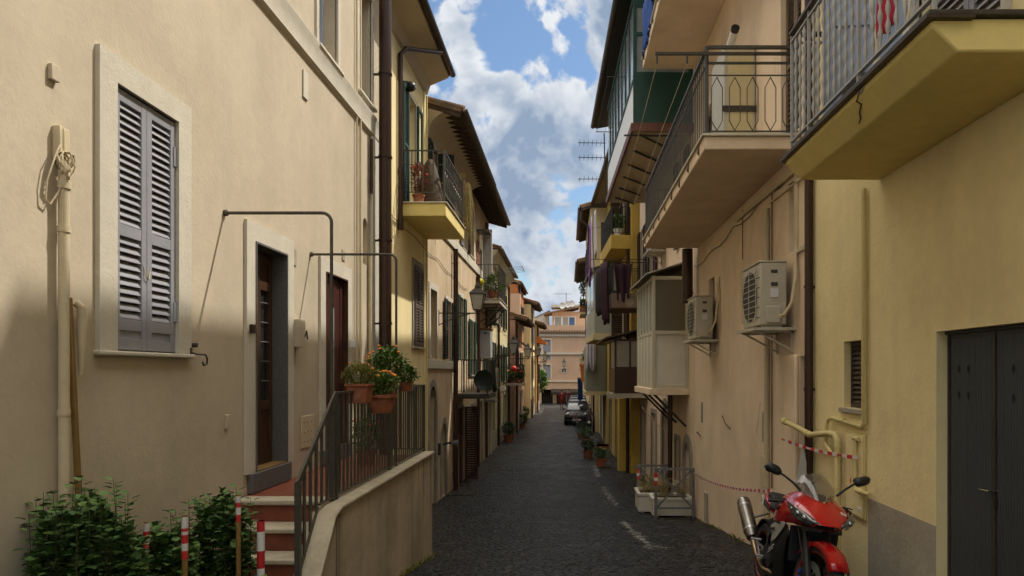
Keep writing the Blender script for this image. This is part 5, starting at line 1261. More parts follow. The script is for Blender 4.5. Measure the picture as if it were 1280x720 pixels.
for k in range(1,8):
    u = u0+.07+(u1-u0)*k/8; b.pbox(PV,u-.03,u+.03,z0_+.95,z1_,D_-.05,D_)
b.pbox(PV,u0+.05,u1,z1_-.1,z1_,D_-.06,D_+.01); b.pbox(PV,u0+.05,u1,z0_+.92,z0_+.99,D_-.055,D_+.012)
b.build('frame', m_green2, V4)
M().pbox(PV,u0+.05,u1,z0_+.0,z0_+.92,D_-.045,D_-.01).build('lower_panel', m_whiteb, V4)
M().pbox(PV,u0+.08,u1,z0_+.99,z1_-.1,D_-.035,D_-.025).pbox(PV,u0+.02,u0+.03,z0_+1.13,z1_-.25,.1,D_-.07).build('glazing', m_glassw, V4)
b = M()
for k in range(6): u = .3+k*1.05; b.bar(S(u,5.06,1.1), S(u+.75,5.06,.45),.035)
b.bar(S(.25,5.03,.3),S(.25,5.03,1.45),.03)
b.each('strut', m_iron, V4)
b = M(); b.tube([S(1.0,6.6,1.3),S(1.0,6.6,1.75)],.012,5).tube([S(4.5,6.6,1.3),S(4.5,6.6,1.75)],.012,5).tube([S(1.0,6.6,1.5),S(4.5,6.6,1.5)],.005,4).tube([S(1.0,6.6,1.72),S(4.5,6.6,1.72)],.005,4).build('drying_rack', m_iron, V4)
t = thing('tv_antenna','pair of thin television antennas beside the green veranda','antenna',S(6.6,5.2,1.35))
b = M(); b.tube([S(6.6,5.2,1.3),S(6.6,7.3,1.35)],.02,6)
for z_ in (7.0,6.55,5.9): 
    b.tube([S(6.6,z_,1.3),S(6.45,z_-.05,2.15)],.012,5)
    for k in range(6): c = S(6.6-.025*k,z_-.01*k,1.45+.13*k); b.tube([c-V(.0,.28,0),c+V(0,.28,0)],.006,4)
b.build('mast', m_iron, t)
ac_unit('white air conditioner high between the dark shutters of the veranda house', PV, 3.4,4.2,3.2,3.9,.05,.4)
# cream enclosed bay
BY = thing('enclosed_bay','cream enclosed bay with frosted window and corrugated roof on the pink facade','bay',S(1.8,-.4,.4))
u0,u1,z0_,z1_,D_ = .57,3.1,-.36,2.1,.80
M().pbox(PV,u0+.05,u1-.02,z0_+.02,.82,.003,D_-.02).build('panel', m_whiteb if False else m_white, BY)
b = M()
for (a,c) in ((u0,u0+.06),(u1-.06,u1)):
    b.pbox(PV,a,c,z0_,z1_,D_-.07,D_); b.pbox(PV,a,c,z0_,z1_+.05,.003,.07)
for z_ in (z0_,.82,z1_-.09): b.pbox(PV,u0+.06,u1-.06,z_,z_+.08,D_-.06,D_-.005); b.pbox(PV,u0+.005,u0+.055,z_,z_+.08,.07,D_-.07)
for k in range(1,5): u = u0+(u1-u0)*k/5; b.pbox(PV,u-.02,u+.02,z0_+.08,z1_-.09,D_-.045,D_+.004)
b.build('frame', mat('cream painted aluminium',(.50,.46,.34),.45,var=.05), BY, bevel=.004)
M().pbox(PV,u0+.025,u0+.03,.9,z1_-.09,.07,D_-.07).build('side_window', m_frost, BY); M().pbox(PV,u0+.06,u1-.06,.9,z1_-.09,D_-.035,D_-.03).build('front_window', m_glassw, BY); M().pbox(PV,u0+.07,u1-.07,z0_+.09,.8,D_-.019,D_-.012).build('front_panel', m_white, BY)
b = M(); R = []
for dd in (-.0,D_+.16):
    pass
n = 40
for k in range(n+1):
    u = u0-.12+(u1-u0+.24)*k/n; zc = .018*sin(k*pi/1.5); R.append([S(u,2.42+zc,.0),S(u,2.12+zc,D_+.16),S(u,2.10+zc,D_+.16),S(u,2.40+zc,.0)])
b.rings(R).build('corrugated_roof', m_corr, BY)
M().pbox(PV,u0-.05,u1+.05,z0_-.14,z0_,0,D_+.06).build('floor_slab', m_pink, BY, bevel=.01)
b = M()
for u in (.8,1.9,2.8): b.tube([S(u,-1.2,.02),S(u,-.5,.72)],.028,6)
b.each('strut', m_iron, BY)
M().tube([S(.9,-3.4,.35),S(.9,-.5,.35)],.055,10).build('support_pipe', m_brpipe, BY)
# brown timber veranda
TV = thing('timber_veranda','dark brown timber veranda with frosted panes further along the right facade','bay',S(7.6,-.8,.5))
u0,u1,z0_,z1_,D_ = 6.7,8.45,-.66,.95,1.02
M().pbox(PV,u0-.06,u1+.06,z0_-.14,z0_,0,D_+.1).build('floor_slab', m_plinth, TV)
b = M(); b.pbox(PV,u0+.01,u0+.05,z0_,.1,.06,D_-.06)
b.pbox(PV,u0+.06,u1,z0_,.1,D_-.05,D_-.01)
for d_ in (.003,D_*.5,D_-.06): b.pbox(PV,u0,u0+.06,.1 if d_ not in(.003,D_-.06) else z0_,z1_,d_,d_+.06)
b.pbox(PV,u0+.002,u0+.058,.1,.16,.063,D_-.06); b.pbox(PV,u1-.06,u1,z0_,z1_,D_-.06,D_); b.pbox(PV,u0,u1,z1_,z1_+.07,D_-.07,D_+.0); b.pbox(PV,u0,u0+.07,z1_,z1_+.07,.003,D_-.07)
b.build('timber_frame', m_brpipe, TV)
M().pbox(PV,u0+.02,u0+.03,.16,z1_,.063,D_-.06).pbox(PV,u0+.06,u1-.06,.12,z1_,D_-.035,D_-.03).build('pane', mat('dusty glass',(.22,.20,.15),.3,var=.15), TV)
M().hexa([S(u0-.2,z1_+.40,0),S(u1+1.6,z1_+.40,0),S(u1+1.6,z1_+.06,D_+.3),S(u0-.2,z1_+.06,D_+.3),S(u0-.2,z1_+.45,0),S(u1+1.6,z1_+.45,0),S(u1+1.6,z1_+.11,D_+.3),S(u0-.2,z1_+.11,D_+.3)]).build('roof', m_rafter, TV)
bal = M().pbox(PV,6.55,8.4,1.95,2.4,0,1.12).build('balcony', mat('crumbling brown slab',(.16,.11,.075),.9,var=.25,vs=5,bump=.5,c2=(.3,.25,.18),c2s=4,c2t=.6), R4, bevel=.02); b = M(); railing(b,[S(6.6,2.4,.03),S(6.6,2.4,1.07),S(8.35,2.4,1.07),S(8.35,2.4,.03)],.95,.14,.014); b.build('railing', m_iron, bal)
random.seed(9)
f = M(); cloth(f, S(6.6,3.42,1.2), S(7.3,3.42,1.35), 1.85, 3,.06, taper=.3, seed=1, out=(-1,0,0)); f.build('hanging_cloth', m_cpurp, solid=.012, label='long plum coloured cloth hanging above the crumbling brown balcony', cat='cloth', group='washing hung out along the right side')
f = M(); cloth(f, S(7.4,3.4,1.25), S(8.2,3.4,1.45), 1.5, 4,.06, seed=4, taper=.25, out=(-1,0,0)); f.build('hanging_cloth', m_cblk, solid=.012, label='black garments hanging behind the plum coloured cloth', cat='cloth', group='washing hung out along the right side')
f = M(); cloth(f, S(6.56,3.3,.5), S(6.56,3.3,1.05), 1.1, 2,.05, seed=6, taper=.35, out=(0,1,0)); f.build('hanging_cloth', m_cpurp, solid=.012, label='dark wine garment on the near end of the crumbling balcony', cat='cloth', group='washing hung out along the right side')
t = thing('clothesline_pole','thin rail carrying the plum and black washing','clothesline',S(6.6,3.3,1.1)); M().tube([S(6.56,3.44,.0),S(6.56,3.44,1.75)],.012,6).tube([S(8.4,3.44,.0),S(8.4,3.44,1.75)],.012,6).tube([S(6.56,3.43,1.2),S(8.4,3.43,1.42)],.006,5).build('bar', m_iron, t)
pot('flower_pot','terracotta pot on the crumbling brown balcony','flower pot',S(6.85,2.4,.7),.13,.2,mf=m_leafd,rz=(.2,.2,.15),n=150,L=.08,W=.04)
# ================================================================ strong yellow house
P5 = Pl((2.12,22.85,0),(-.045,1,0),(-1,-.045,0)); S5 = P5.pt
R5 = thing('house','strong yellow house with a yellow balcony full of plants','house',(2,26,-3.4),GR)
ops = [(1.4,2.2,-3.6,-1.1,.25),(3.6,4.5,-3.6,-1.1,.25),(6.0,6.9,-3.6,-1.2,.25),(1.2,2.1,4.75,6.7,.2),(5.5,6.3,4.6,6.4,.2),(1.4,2.2,1.2,3.0,.2)]
wall(R5, P5, .02,8.0,-4.2,7.6, ops, m_ochre, 7)
for i,o in enumerate(ops):
    if i < 3: door(R5, P5, *o[:4], m=(m_wood,m_iron,m_green2)[i], trim=.14, trm=m_greyp)
    else: window(R5, P5, *o[:4], trim=.08, sh='half', shm=m_brpipe, sill=False)
roof(R5, P5, 0,8.0, 7.65,.6, slope=.3, soff=m_soff, gut=m_copper)
vpipe(R5, P5, .25,-3.4,7.4,.06,m_brpipe); M().pbox(P5,.6,1.0,-3.7,-.9,0,.35).build('buttress', m_ochre, R5, bevel=.03)
bal = M().pbox(P5,.15,4.1,4.15,4.62,0,.68).build('balcony', m_ochre, R5, bevel=.02); b = M(); railing(b,[S5(.2,4.62,.02),S5(.2,4.62,.63),S5(4.05,4.62,.63),S5(4.05,4.62,.02)],.95,.12,.016); b.build('railing', m_iron, bal)
for k,lab in enumerate(('dense green potted plant at the near end of the yellow plant balcony','pale potted plant in the middle of the yellow plant balcony','dark potted plant at the far side of the yellow plant balcony')):
    pot('flower_pot',lab,'flower pot',S5(.5+k*.7,4.63,.38),.17,.25,mf=(m_leaf,m_leaf2,m_leafd)[k],rz=(.3,.3,.32),n=260,L=.12,W=.07,mp=(m_whiteb,m_terra,m_terra)[k],group='pots on the yellow plant balcony')
b = M(); b.tube([S5(.2,5.65,.6),S5(.2,5.65,1.2)],.012,5).tube([S5(3.9,5.65,.6),S5(3.9,5.65,1.2)],.012,5).tube([S5(.2,5.64,1.15),S5(3.9,5.64,1.15)],.006,5).build('clothesline_pole', m_iron, label='thin line stretched outside the yellow plant balcony', cat='clothesline')
for k,(ua,ub,dr,mm,lab) in enumerate(((2.5,3.1,2.3,m_cviol,'long bright violet scarf hanging below the yellow plant balcony line'),(1.6,1.9,2.0,m_cwhite,'narrow pale lilac towel beside the violet scarf'),(.7,1.1,1.6,m_cwhite,'short grey lilac towel closest on the yellow balcony line'))):
    f = M(); cloth(f, S5(ua,5.6,1.15), S5(ub,5.6,1.15), dr, 2,.03, seed=k, out=(-1,0,0)); f.build('hanging_cloth', mm, solid=.012, label=lab, cat='cloth', group='washing hung out along the right side')
G5 = thing('enclosed_bay','greenish white sheet metal bay above the timber veranda roof','bay',S5(4,1.3,.5)); mgw = mat('greenish white sheet',(.34,.345,.28),.55,var=.06,vs=2)
M().pbox(P5,2.8,6.6,1.45,3.85,0,1.0).build('body', mgw, G5, bevel=.01); M().pbox(P5,2.75,6.65,1.2,1.445,0,1.06).build('floor_slab', m_pale, G5, bevel=.01); M().hexa([S5(2.7,4.1,0),S5(6.7,4.1,0),S5(6.7,3.87,1.12),S5(2.7,3.87,1.12),S5(2.7,4.15,0),S5(6.7,4.15,0),S5(6.7,3.92,1.12),S5(2.7,3.92,1.12)]).build('roof', m_corr, G5)
M().pbox(P5,3.2,4.6,2.4,3.6,1.0,1.01).pbox(P5,4.9,6.3,2.4,3.6,1.0,1.01).build('front_window', m_glassw, G5)
# ================================================================ jettied straw house beyond
R6 = thing('house','straw coloured house whose upper storeys jut over the street','house',(1.7,35,-3.4),GR)
P6 = Pl((1.75,0,0),(0,1,0),(-1,0,0)); P6u = Pl((1.0,0,0),(0,1,0),(-1,0,0))
wall(R6, P6, 30.95,38.4,-4.2,1.29, [(32.5,33.4,-3.7,-1.2,.25),(35.6,36.5,-3.7,-1.2,.25)], m_pale, 6)
wall(R6, P6u, 30.95,38.4,1.3,7.45, [(32.2,33.1,4.6,6.3,.2),(35.5,36.4,4.6,6.3,.2),(35.0,35.9,1.9,3.6,.2)], m_pale, 7, name='upper_storey')
for o in ((32.5,33.4,-3.7,-1.2),(35.6,36.5,-3.7,-1.2)): door(R6, P6, *o, m=m_wood, trim=.14, trm=m_greyp)
for o in ((32.2,33.1,4.6,6.3),(35.5,36.4,4.6,6.3),(35.0,35.9,1.9,3.6)): window(R6, P6u, *o, trim=.08, sh='open', shm=m_brpipe)
roof(R6, P6u, 30.85,38.5, 7.5,.42, slope=.3, soff=m_rafter, gut=m_copper, rafters=True)
M().tube([(.62,31.0,7.3),(.60,31.0,6.9),(.95,31.0,6.6),(.95,31.0,1.4)],.06,8).build('drainpipe', m_brpipe, R6)
G6 = thing('enclosed_bay','plain grey green box bay low on the jettied house','bay',(1.3,33,-1)); mgg = mat('grey green sheet',(.22,.225,.18),.6,var=.08,vs=2)
M().pbox(P6,30.9,34.8,-.88,1.2,0,.93).build('body', mgg, G6, bevel=.01); M().pbox(P6,30.85,34.85,-1.05,-.885,0,.98).build('floor_slab', m_pale, G6, bevel=.01); M().pbox(P6,31.6,33.0,.1,1.0,.93,.94).build('front_window', m_glassw, G6)
f = M(); cloth(f, (.82,30.7,2.55), (1.25,30.7,2.55), 2.45, 3,.05, seed=1, out=(0,1,0)); f.build('hanging_cloth', m_cwhite, solid=.012, label='long pale sheet hanging in front of the jettied house', cat='cloth', group='washing hung out along the right side')
b = M(); b.tube([(.7,30.7,2.58),(2.0,30.7,2.58)],.012,5).build('clothesline_pole', m_iron, label='short bar that carries the long pale sheet', cat='clothesline')
random.seed(15)
pot('flower_pot','leafy potted plant on a ledge above the pale sheet','flower pot',(1.3,30.75,2.75),.15,.2,mf=m_leaf2,rz=(.35,.2,.25),n=260,L=.13,W=.07)
M().box(.95,1.95,30.55,30.94,2.66,2.74).build('ledge', m_trav, R6)
R7,p7 = far_house('pale straw far house with a plant covered iron balcony', 1.55,38.6,47,6.2,m_pale,(3.6,.6),2,m_green,over=1.0,sd=-1,grp=GR)
bal = balcony(R7, p7, 38.9,42.0,3.3,3.42,.85, m_pale, m_iron, cop=0, h=.95, sp=.12)
for k,(u,z_,lab) in enumerate(((39.1,3.45,'small tree like potted plant on the iron balcony far right'),(40.2,3.45,'terracotta pot with drooping leaves on the iron balcony far right'))):
    pot('flower_pot',lab,'flower pot',p7.pt(u,z_,.6),.22,.3,mf=(m_leafd,m_leaf)[k],rz=((.35,.35,.55),(.3,.4,.4))[k],n=400,L=.15,W=.09,fh=(1.0,.2)[k])
bal = balcony(R7, p7, 43.5,46.5,.1,.22,.8, m_pale, m_trim, cop=0, h=.9, sp=.12)
pot('flower_pot','square orange planter on the low balcony of the far right house','flower pot',p7.pt(42.6,-.6,.4),.4,1.1,square=True,mp=mat('orange painted panel',(.5,.16,.03),.7,var=.1),mf=m_leaf2,rz=(.4,.5,.5),n=300,L=.16,W=.1)
M().box(.95,1.54,42.0,43.2,-.75,-.62).build('ledge', m_pale, R7)
R8,p8 = far_house('ochre far house next to the parked cars', 1.75,47.3,57,4.6,m_yel,(1.8,-.9),2,m_brpipe,over=.6,sd=-1,grp=GR)
R9,p9 = far_house('last house on the right before the salmon facade', 2.3,57.3,66,3.4,m_end,(1.2,-1.0),2,m_shgrey,over=.5,sd=-1,grp=GR)
f = M(); cloth(f, (.62,46.0,-.4), (.95,46.6,-.4), 1.5, 3,.05, seed=2, out=(-1,0,0)); f.build('hanging_cloth', m_cblue, solid=.015, label='blue and white towel hanging above the parked cars', cat='cloth', group='washing hung out along the right side')
b = M().tube([(.6,46,-.38),(1.6,46,-.38)],.015,5).tube([(.95,46.6,-.38),(1.6,46.6,-.38)],.015,5).build('clothesline_pole', m_iron, label='bracket of the blue towel above the parked cars', cat='clothesline')

# ================================================================ salmon house closing the street
PE = Pl((0,72,0),(1,0,0),(0,-1,0)); E_ = thing('house','salmon house with grey shutters closing the end of the street','house',(0,72,-3.4)); X_ = PE.pt
ops = [(-2.62,-1.85,1.3,3.4,.2),(-2.62,-1.85,-.75,.75,.2),(3.2,4.0,1.3,3.4,.2),(3.2,4.0,-.75,.75,.2),(-.65,-.2,-.1,.35,.15),(-2.8,-1.6,-3.5,-1.85,.6),(-1.2,-.2,-3.5,-2.2,.2),(.1,.9,-3.5,-2.2,.2),(-5.5,-4.7,1.3,3.4,.2)]
wall(E_, PE, -12,12,-4.2,4.2, ops, m_end, 10)
for o in ops[:4]+[ops[8]]: window(E_, PE, *o[:4], trim=.16, sh='closed', shm=m_shgrey, sill=False, pitch=.12)
window(E_, PE, *ops[4][:4], trim=.12, sh=None, sill=False); door(E_, PE, *ops[5][:4], dep=.6, m=m_dark); door(E_, PE, *ops[6][:4], m=m_wood); door(E_, PE, *ops[7][:4], m=m_wood)
M().box(-12,12,71.85,72,1.85,2.05).box(-12,12,71.9,72,-1.05,-.9).box(-12,12,71.85,72,3.75,4.0).build('string_course', m_trim, E_)
M().box(-12,12,71.6,72.2,4.2,4.28).build('eave_slab', m_trim, E_)
b = M()
for k in range(90): b.tube([(-12+k*.27,71.5,4.30),(-12+k*.27,72.1,4.36)],.1,6)
b.build('tile_row', m_tile, E_)
M().box(-12,12,72.0,72.25,4.4,4.95).build('parapet', m_end, E_)
AT = thing('roof_house','pale attic house with white windows on the salmon roof terrace','house',(0,76,4.3)); PA = Pl((0,76,0),(1,0,0),(0,-1,0))
wall(AT, PA, -1.75,3.2,4.2,6.75, [(-1.45,-.75,5.0,6.1,.1),(-.6,-.0,5.0,6.1,.1),(.12,.75,5.0,6.15,.1)], m_end, 5)
for a,c,mm in ((-1.45,-.75,m_glassw),(-.6,0.0,m_glassw),(.12,.75,mat('blue awning glass',(.06,.12,.25),.3))): 
    w = trim_box(M(), PA, a,c,5.0,6.1,.07,.03).build('window', m_whiteb, AT); M().pbox(PA,a,c,5.0,6.1,-.06,-.04).build('pane', mm, w)
M().hexa([(-2.7,75.3,6.35),(1.2,75.3,7.15),(1.2,79,7.15),(-2.7,79,6.35),(-2.7,75.3,6.5),(1.2,75.3,7.3),(1.2,79,7.3),(-2.7,79,6.5)]).build('roof', m_tile, AT); M().box(-1.9,3.4,77,80,7.3,7.6).build('upper_roof', m_trim, AT); M().box(1.2,3.4,75.9,76.9,6.76,7.3).build('parapet', m_end, AT)
AG = thing('roof_house','grey roof top volume left of the attic house','house',(-3.5,78,4.3)); M().prism([(-6.5,78,4.2),(-2.2,78,4.2),(-2.2,78,6.9),(-3.6,78,6.3),(-6.5,78,4.9)],(0,3,0)).build('wall', mat('light grey plaster',(.42,.41,.38),.9,var=.06), AG); M().hexa([(-6.5,77.9,4.95),(-2.1,77.9,6.95),(-2.1,81,6.95),(-6.5,81,4.95),(-6.5,77.9,5.05),(-2.1,77.9,7.05),(-2.1,81,7.05),(-6.5,81,5.05)]).build('roof', m_tile, AG)
for k,(px,py) in enumerate(((703,382),(710,380.5),(714.5,379.5))):
    c = at(px,py,76.8); t = thing('satellite_dish',('leftmost','middle','rightmost')[k]+' of the three pale satellite dishes on the attic roof','satellite dish',c-V(0,0,.5),'dishes on the attic roof')
    R = []
    for r_,dd_ in ((.02,.1),(.25,.06),(.36,-.02),(.36,-.04),(.25,.04),(.02,.08)): R.append([c+V(r_*cos(a),dd_,r_*sin(a)) for a in [2*pi*i/20 for i in range(20)]])
    M().rings(R).build('dish', m_whiteb, t); M().tube([c-V(0,-.1,.9),c+V(0,.1,0)],.03,6).build('mast', m_steel, t)
b = M(); b.tube([(-.2,76.9,7.3),(-.2,76.9,8.9)],.03,5).tube([(-1.6,76.9,8.8),(.4,76.9,8.8)],.02,4)
for k in range(6): b.tube([(-1.5+.3*k,76.6,8.8),(-1.5+.3*k,77.2,8.8)],.012,4)
b.build('tv_antenna', m_iron, label='thin television antenna above the three roof dishes', cat='antenna')
for (a,c,lab) in ((-1.75,-.05,'dark awning over the left shop door at the street end'),(.0,1.3,'dark awning over the right shop door at the street end')):
    M().hexa([X_(a,-1.85,.0),X_(c,-1.85,.0),X_(c,-2.2,1.2),X_(a,-2.2,1.2),X_(a,-1.78,.0),X_(c,-1.78,.0),X_(c,-2.13,1.2),X_(a,-2.13,1.2)]).pbox(PE,a,c,-2.35,-2.13,1.17,1.2).build('awning', mat('maroon awning cloth',(.035,.024,.02),.9,var=.15), label=lab, cat='awning')
lantern('street_lamp','small bracket lantern on the salmon facade above the square window','black bracket lanterns of the street',(-.42,72,.55),(0,-1,0),.6,1.1)
lantern('street_lamp','small bracket lantern leaning out where the left row meets the salmon house','black bracket lanterns of the street',(-3.2,64,.6),(1,0,0),1.0,1.1)

# ---------------------------------------------------------------- pots on the right, barriers and planters
gl = 'terracotta potted shrubs on the right side of the street'
for k,(px,py,r,h,rr,lab) in enumerate(((751,584,.20,.34,(.36,.34,.24),'nearest terracotta potted shrub, right of the dashed line'),(735,573,.22,.32,(.38,.36,.28),'second terracotta potted shrub behind the nearest one'),(733,556,.24,.3,(.45,.4,.32),'third potted shrub near the white scooter'),(727,549,.24,.3,(.42,.4,.34),'farthest dark potted shrub before the bicycle'))):
    pot('potted_plant',lab,'potted plant',gpt(px,py),r,h,mf=m_leafd if k%2 else m_leaf,rz=rr,n=1100,L=.06,W=.03,group=gl,square=(k==0),stems=9)
p = gpt(748,563); t = thing('terracotta_trough','low empty terracotta trough by the yellow wall','planter',p+V(.25,0,0)); M().rings([[p+V(.25+sx*w_,sy*.2,z_) for sx,sy in ((-1,-1),(1,-1),(1,1),(-1,1))] for w_,z_ in ((.3,0),(.36,.22),(.38,.22),(.38,.26),(.33,.26),(.3,.2))]).build('trough', m_terra, t); p2 = p+V(.25,0,.18); M().box(p2.x-.3,p2.x+.3,p2.y-.16,p2.y+.16,p2.z,p2.z+.03).build('soil', m_soil, t)
def barrier(label, x0,x1,Y, hgt=1.05):
    z_ = gz((x0+x1)/2,Y); t = thing('steel_barrier',label,'barrier',((x0+x1)/2,Y,z_),'grey steel barriers with crossed bars')
    b = M(); b.bar((x0,Y,z_-.05),(x0,Y,z_+hgt),.055).bar((x1,Y,z_-.05),(x1,Y,z_+hgt),.055); b.bar((x0,Y,z_+hgt-.03),(x1,Y,z_+hgt-.03),.04,.05); b.bar((x0,Y,z_+.22),(x1,Y,z_+.22),.03,.04)
    b.build('frame', m_steel, t)
    c = M(); c.bar((x0+.03,Y,z_+.24),(x1-.03,Y,z_+hgt-.05),.012,.04).bar((x0+.03,Y+.014,z_+hgt-.05),(x1-.03,Y+.014,z_+.24),.012,.04); mx_ = (x0+x1)/2; mz = z_+.24+(hgt-.29)/2
    c.prism([(mx_+.07*cos(a),Y-.02,mz+.07*sin(a)) for a in [2*pi*i/16 for i in range(16)]],(0,.012,0)); c.build('crossed_bars', m_steel, t)
    for za,zb,mm in ((-.36,-.27,m_tred),(-.27,-.2,m_whiteb),(-.2,-.1,m_tred)): M().box(x0-.031,x0+.031,Y-.031,Y+.031,z_+hgt+za,z_+hgt+zb).build('reflective_band', mm, t)
    return t
barrier('nearer grey steel barrier in front of the white planter', 1.80,2.57,14.0)
barrier('farther grey steel barrier behind the white planters', 1.63,2.30,15.9)
def planter(label,x0,x1,y0,y1,h,seed,mat_=m_white):
    random.seed(seed); z_ = gz((x0+x1)/2,y0)-.01; t = thing('planter',label,'planter',((x0+x1)/2,(y0+y1)/2,z_),'white planters behind the barriers')
    def q(i,z): return [V(x0+i,y0+i,z),V(x1-i,y0+i,z),V(x1-i,y1-i,z),V(x0+i,y1-i,z)]
    M().rings([q(.0,z_+.05),q(0,z_+h-.06),q(-.02,z_+h-.06),q(-.02,z_+h),q(.05,z_+h),q(.06,z_+h-.08)]).build('box', mat_, t, bevel=.006)
    M().box(x0+.06,x1-.06,y0+.06,y1-.06,z_+h-.12,z_+h-.05).build('soil', m_soil, t)
    b = M()
    for xx in (x0+.05,x1-.1): b.box(xx,xx+.08,y0+.03,y0+.1,z_-.02,z_+.05); b.box(xx,xx+.08,y1-.1,y1-.03,z_-.02,z_+.05)
    b.build('foot', m_plinth, t)
    f = M()
    for k in range(60):
        a = V(rnd(x0+.1,x1-.1),rnd(y0+.1,y1-.1),z_+h-.06); c = a+V(rnd(-.12,.12),rnd(-.12,.12),rnd(.15,.5)); f.tube([a,(a+c)/2+V(rnd(-.03,.03),0,.02),c],[.004,.003,.002],4)
        for j in range(7): e = a.lerp(c,rnd(.3,1)); f.leaf(e,V(rnd(-1,1),rnd(-1,1),rnd(-.3,.6)),V(0,0,1),.07,.02)
    f.build('dry_plant', m_dry if seed%2 else m_leafy, t)
planter('nearer white planter with straggly dry plants behind the barrier',1.76,2.58,14.2,14.75,.42,3)
planter('farther white planter with yellowed plants between the barriers',1.55,2.25,15.0,15.75,.46,5)
# striped barrier tape
def tape(label, a, c, sag, w_=.04, n=34, grp='red and white barrier tapes'):
    a = Vector(a); c = Vector(c); t = thing('barrier_tape',label,'tape',(a+c)/2,grp); bs_ = (M(),M())
    def p(s): return a.lerp(c,s)-V(0,0,sag*4*s*(1-s))
    for i in range(n): bs_[0].bar(p(i/n),p((i+1)/n),.004,w_*(.55+.45*abs(sin(i*.9))))
    o = bs_[0].build('tape_strip', [m_tred,m_twht], t)
    for i,pg in enumerate(o.data.polygons): pg.material_index = (i//6)%2
tape('red and white tape from the nearer barrier to the motorcycle tail', (2.57,14.0,gz(2.2,14)+.95), (2.10,7.0,-1.22), .10, .04, 60)
tape('short red and white tape tied between the gas pipes', Q(7.95,-.78,.16), Q(6.05,-.76,.08), .03, .035, 18)
tape('thin striped rope across the arched doorways behind the barriers', S(5.5,-1.0,.35), S(1.0,-1.3,.45), .06, .03, 30)
pp = Q(7.28,-.80,.15); t = thing('paper_notice','crumpled white paper notice hanging from the short tape','notice',pp); M().prism([pp,pp+V(.03,.04,-.0),pp+V(.10,.05,-.3),pp+V(-.07,-.03,-.31)],V(0,.004,0)).build('sheet', m_paper, t)

# sagging cables clipped along the facades
for k,(pl_,ua,ub,za,zb,lab) in enumerate(((RW,7.5,14.2,2.42,2.2,'thin black cable sagging along the pink wall under the balcony'),(LW,12.1,22.2,3.0,2.7,'thin black cable sagging along the yellow and peach facades'),(LW,23,37,2.3,2.0,'thin black cable sagging along the sandy facades further down'))):
    M().tube([pl_.pt(ua+(ub-ua)*i/14, za+(zb-za)*i/14-.10*abs(sin(i*pi/3.5)), .025) for i in range(15)],.007,5).build('cable', m_blk, label=lab, cat='cable')

# mended patches of render, a couple of millimetres proud, and hairline cracks
def patch(pl_, parent, u, z, ru, rz, m, seed):
    random.seed(seed); pts = []
    for i in range(18):
        a = 2*pi*i/18; k = rnd(.72,1.12); pts.append(pl_.pt(u+ru*k*math.copysign(abs(cos(a))**.7,cos(a)), z+rz*k*math.copysign(abs(sin(a))**.7,sin(a)), .0015))
    M().prism(pts, pl_.n*.0015).build('mended_patch', m, parent)
def crack(pl_, parent, u, z, du, dz, seed):
    random.seed(seed); p = [(u+du*i/10+rnd(-.018,.018), z+dz*i/10+rnd(-.018,.018)) for i in range(11)]; b = M()
    for (a,b_),(c,d) in zip(p,p[1:]): b.bar(pl_.pt(a,b_,.001), pl_.pt(c,d,.001), .0028)
    b.build('hairline_crack', mat('dark crack line',(.16,.12,.08),.95,var=.2), parent)  # thin dark line laid on the render as a crack
mp2 = mat('mended pink render',(.71,.565,.42),.92,var=.08,vs=5,bump=.35,bs=40)
patch(RW,R2,13.3,-2.2,.35,.28,mp2,2)
crack(RW,R2,9.6,-.9,-.2,.5,2)
# weeds and grit in the joints at the foot of the walls
random.seed(55); f = M()
for k in range(46):
    if k % 2: y_ = rnd(8.2,10.4); x_ = -2.03+rnd(-.02,.05)
    elif k % 4: y_ = rnd(7.6,13.6); x_ = 2.62-rnd(0,.06)
    else: y_ = rnd(11,17); x_ = -3.26+rnd(0,.06)
    z_ = gz(x_,y_)
    for j in range(random.randint(4,16)): f.leaf((x_+rnd(-.05,.05),y_+rnd(-.06,.06),z_+.005),(rnd(-.7,.7),rnd(-.7,.7),rnd(.3,1)),(0,0,1),rnd(.03,.09),rnd(.008,.018))
f.build('weeds', m_leafy, kind='stuff')
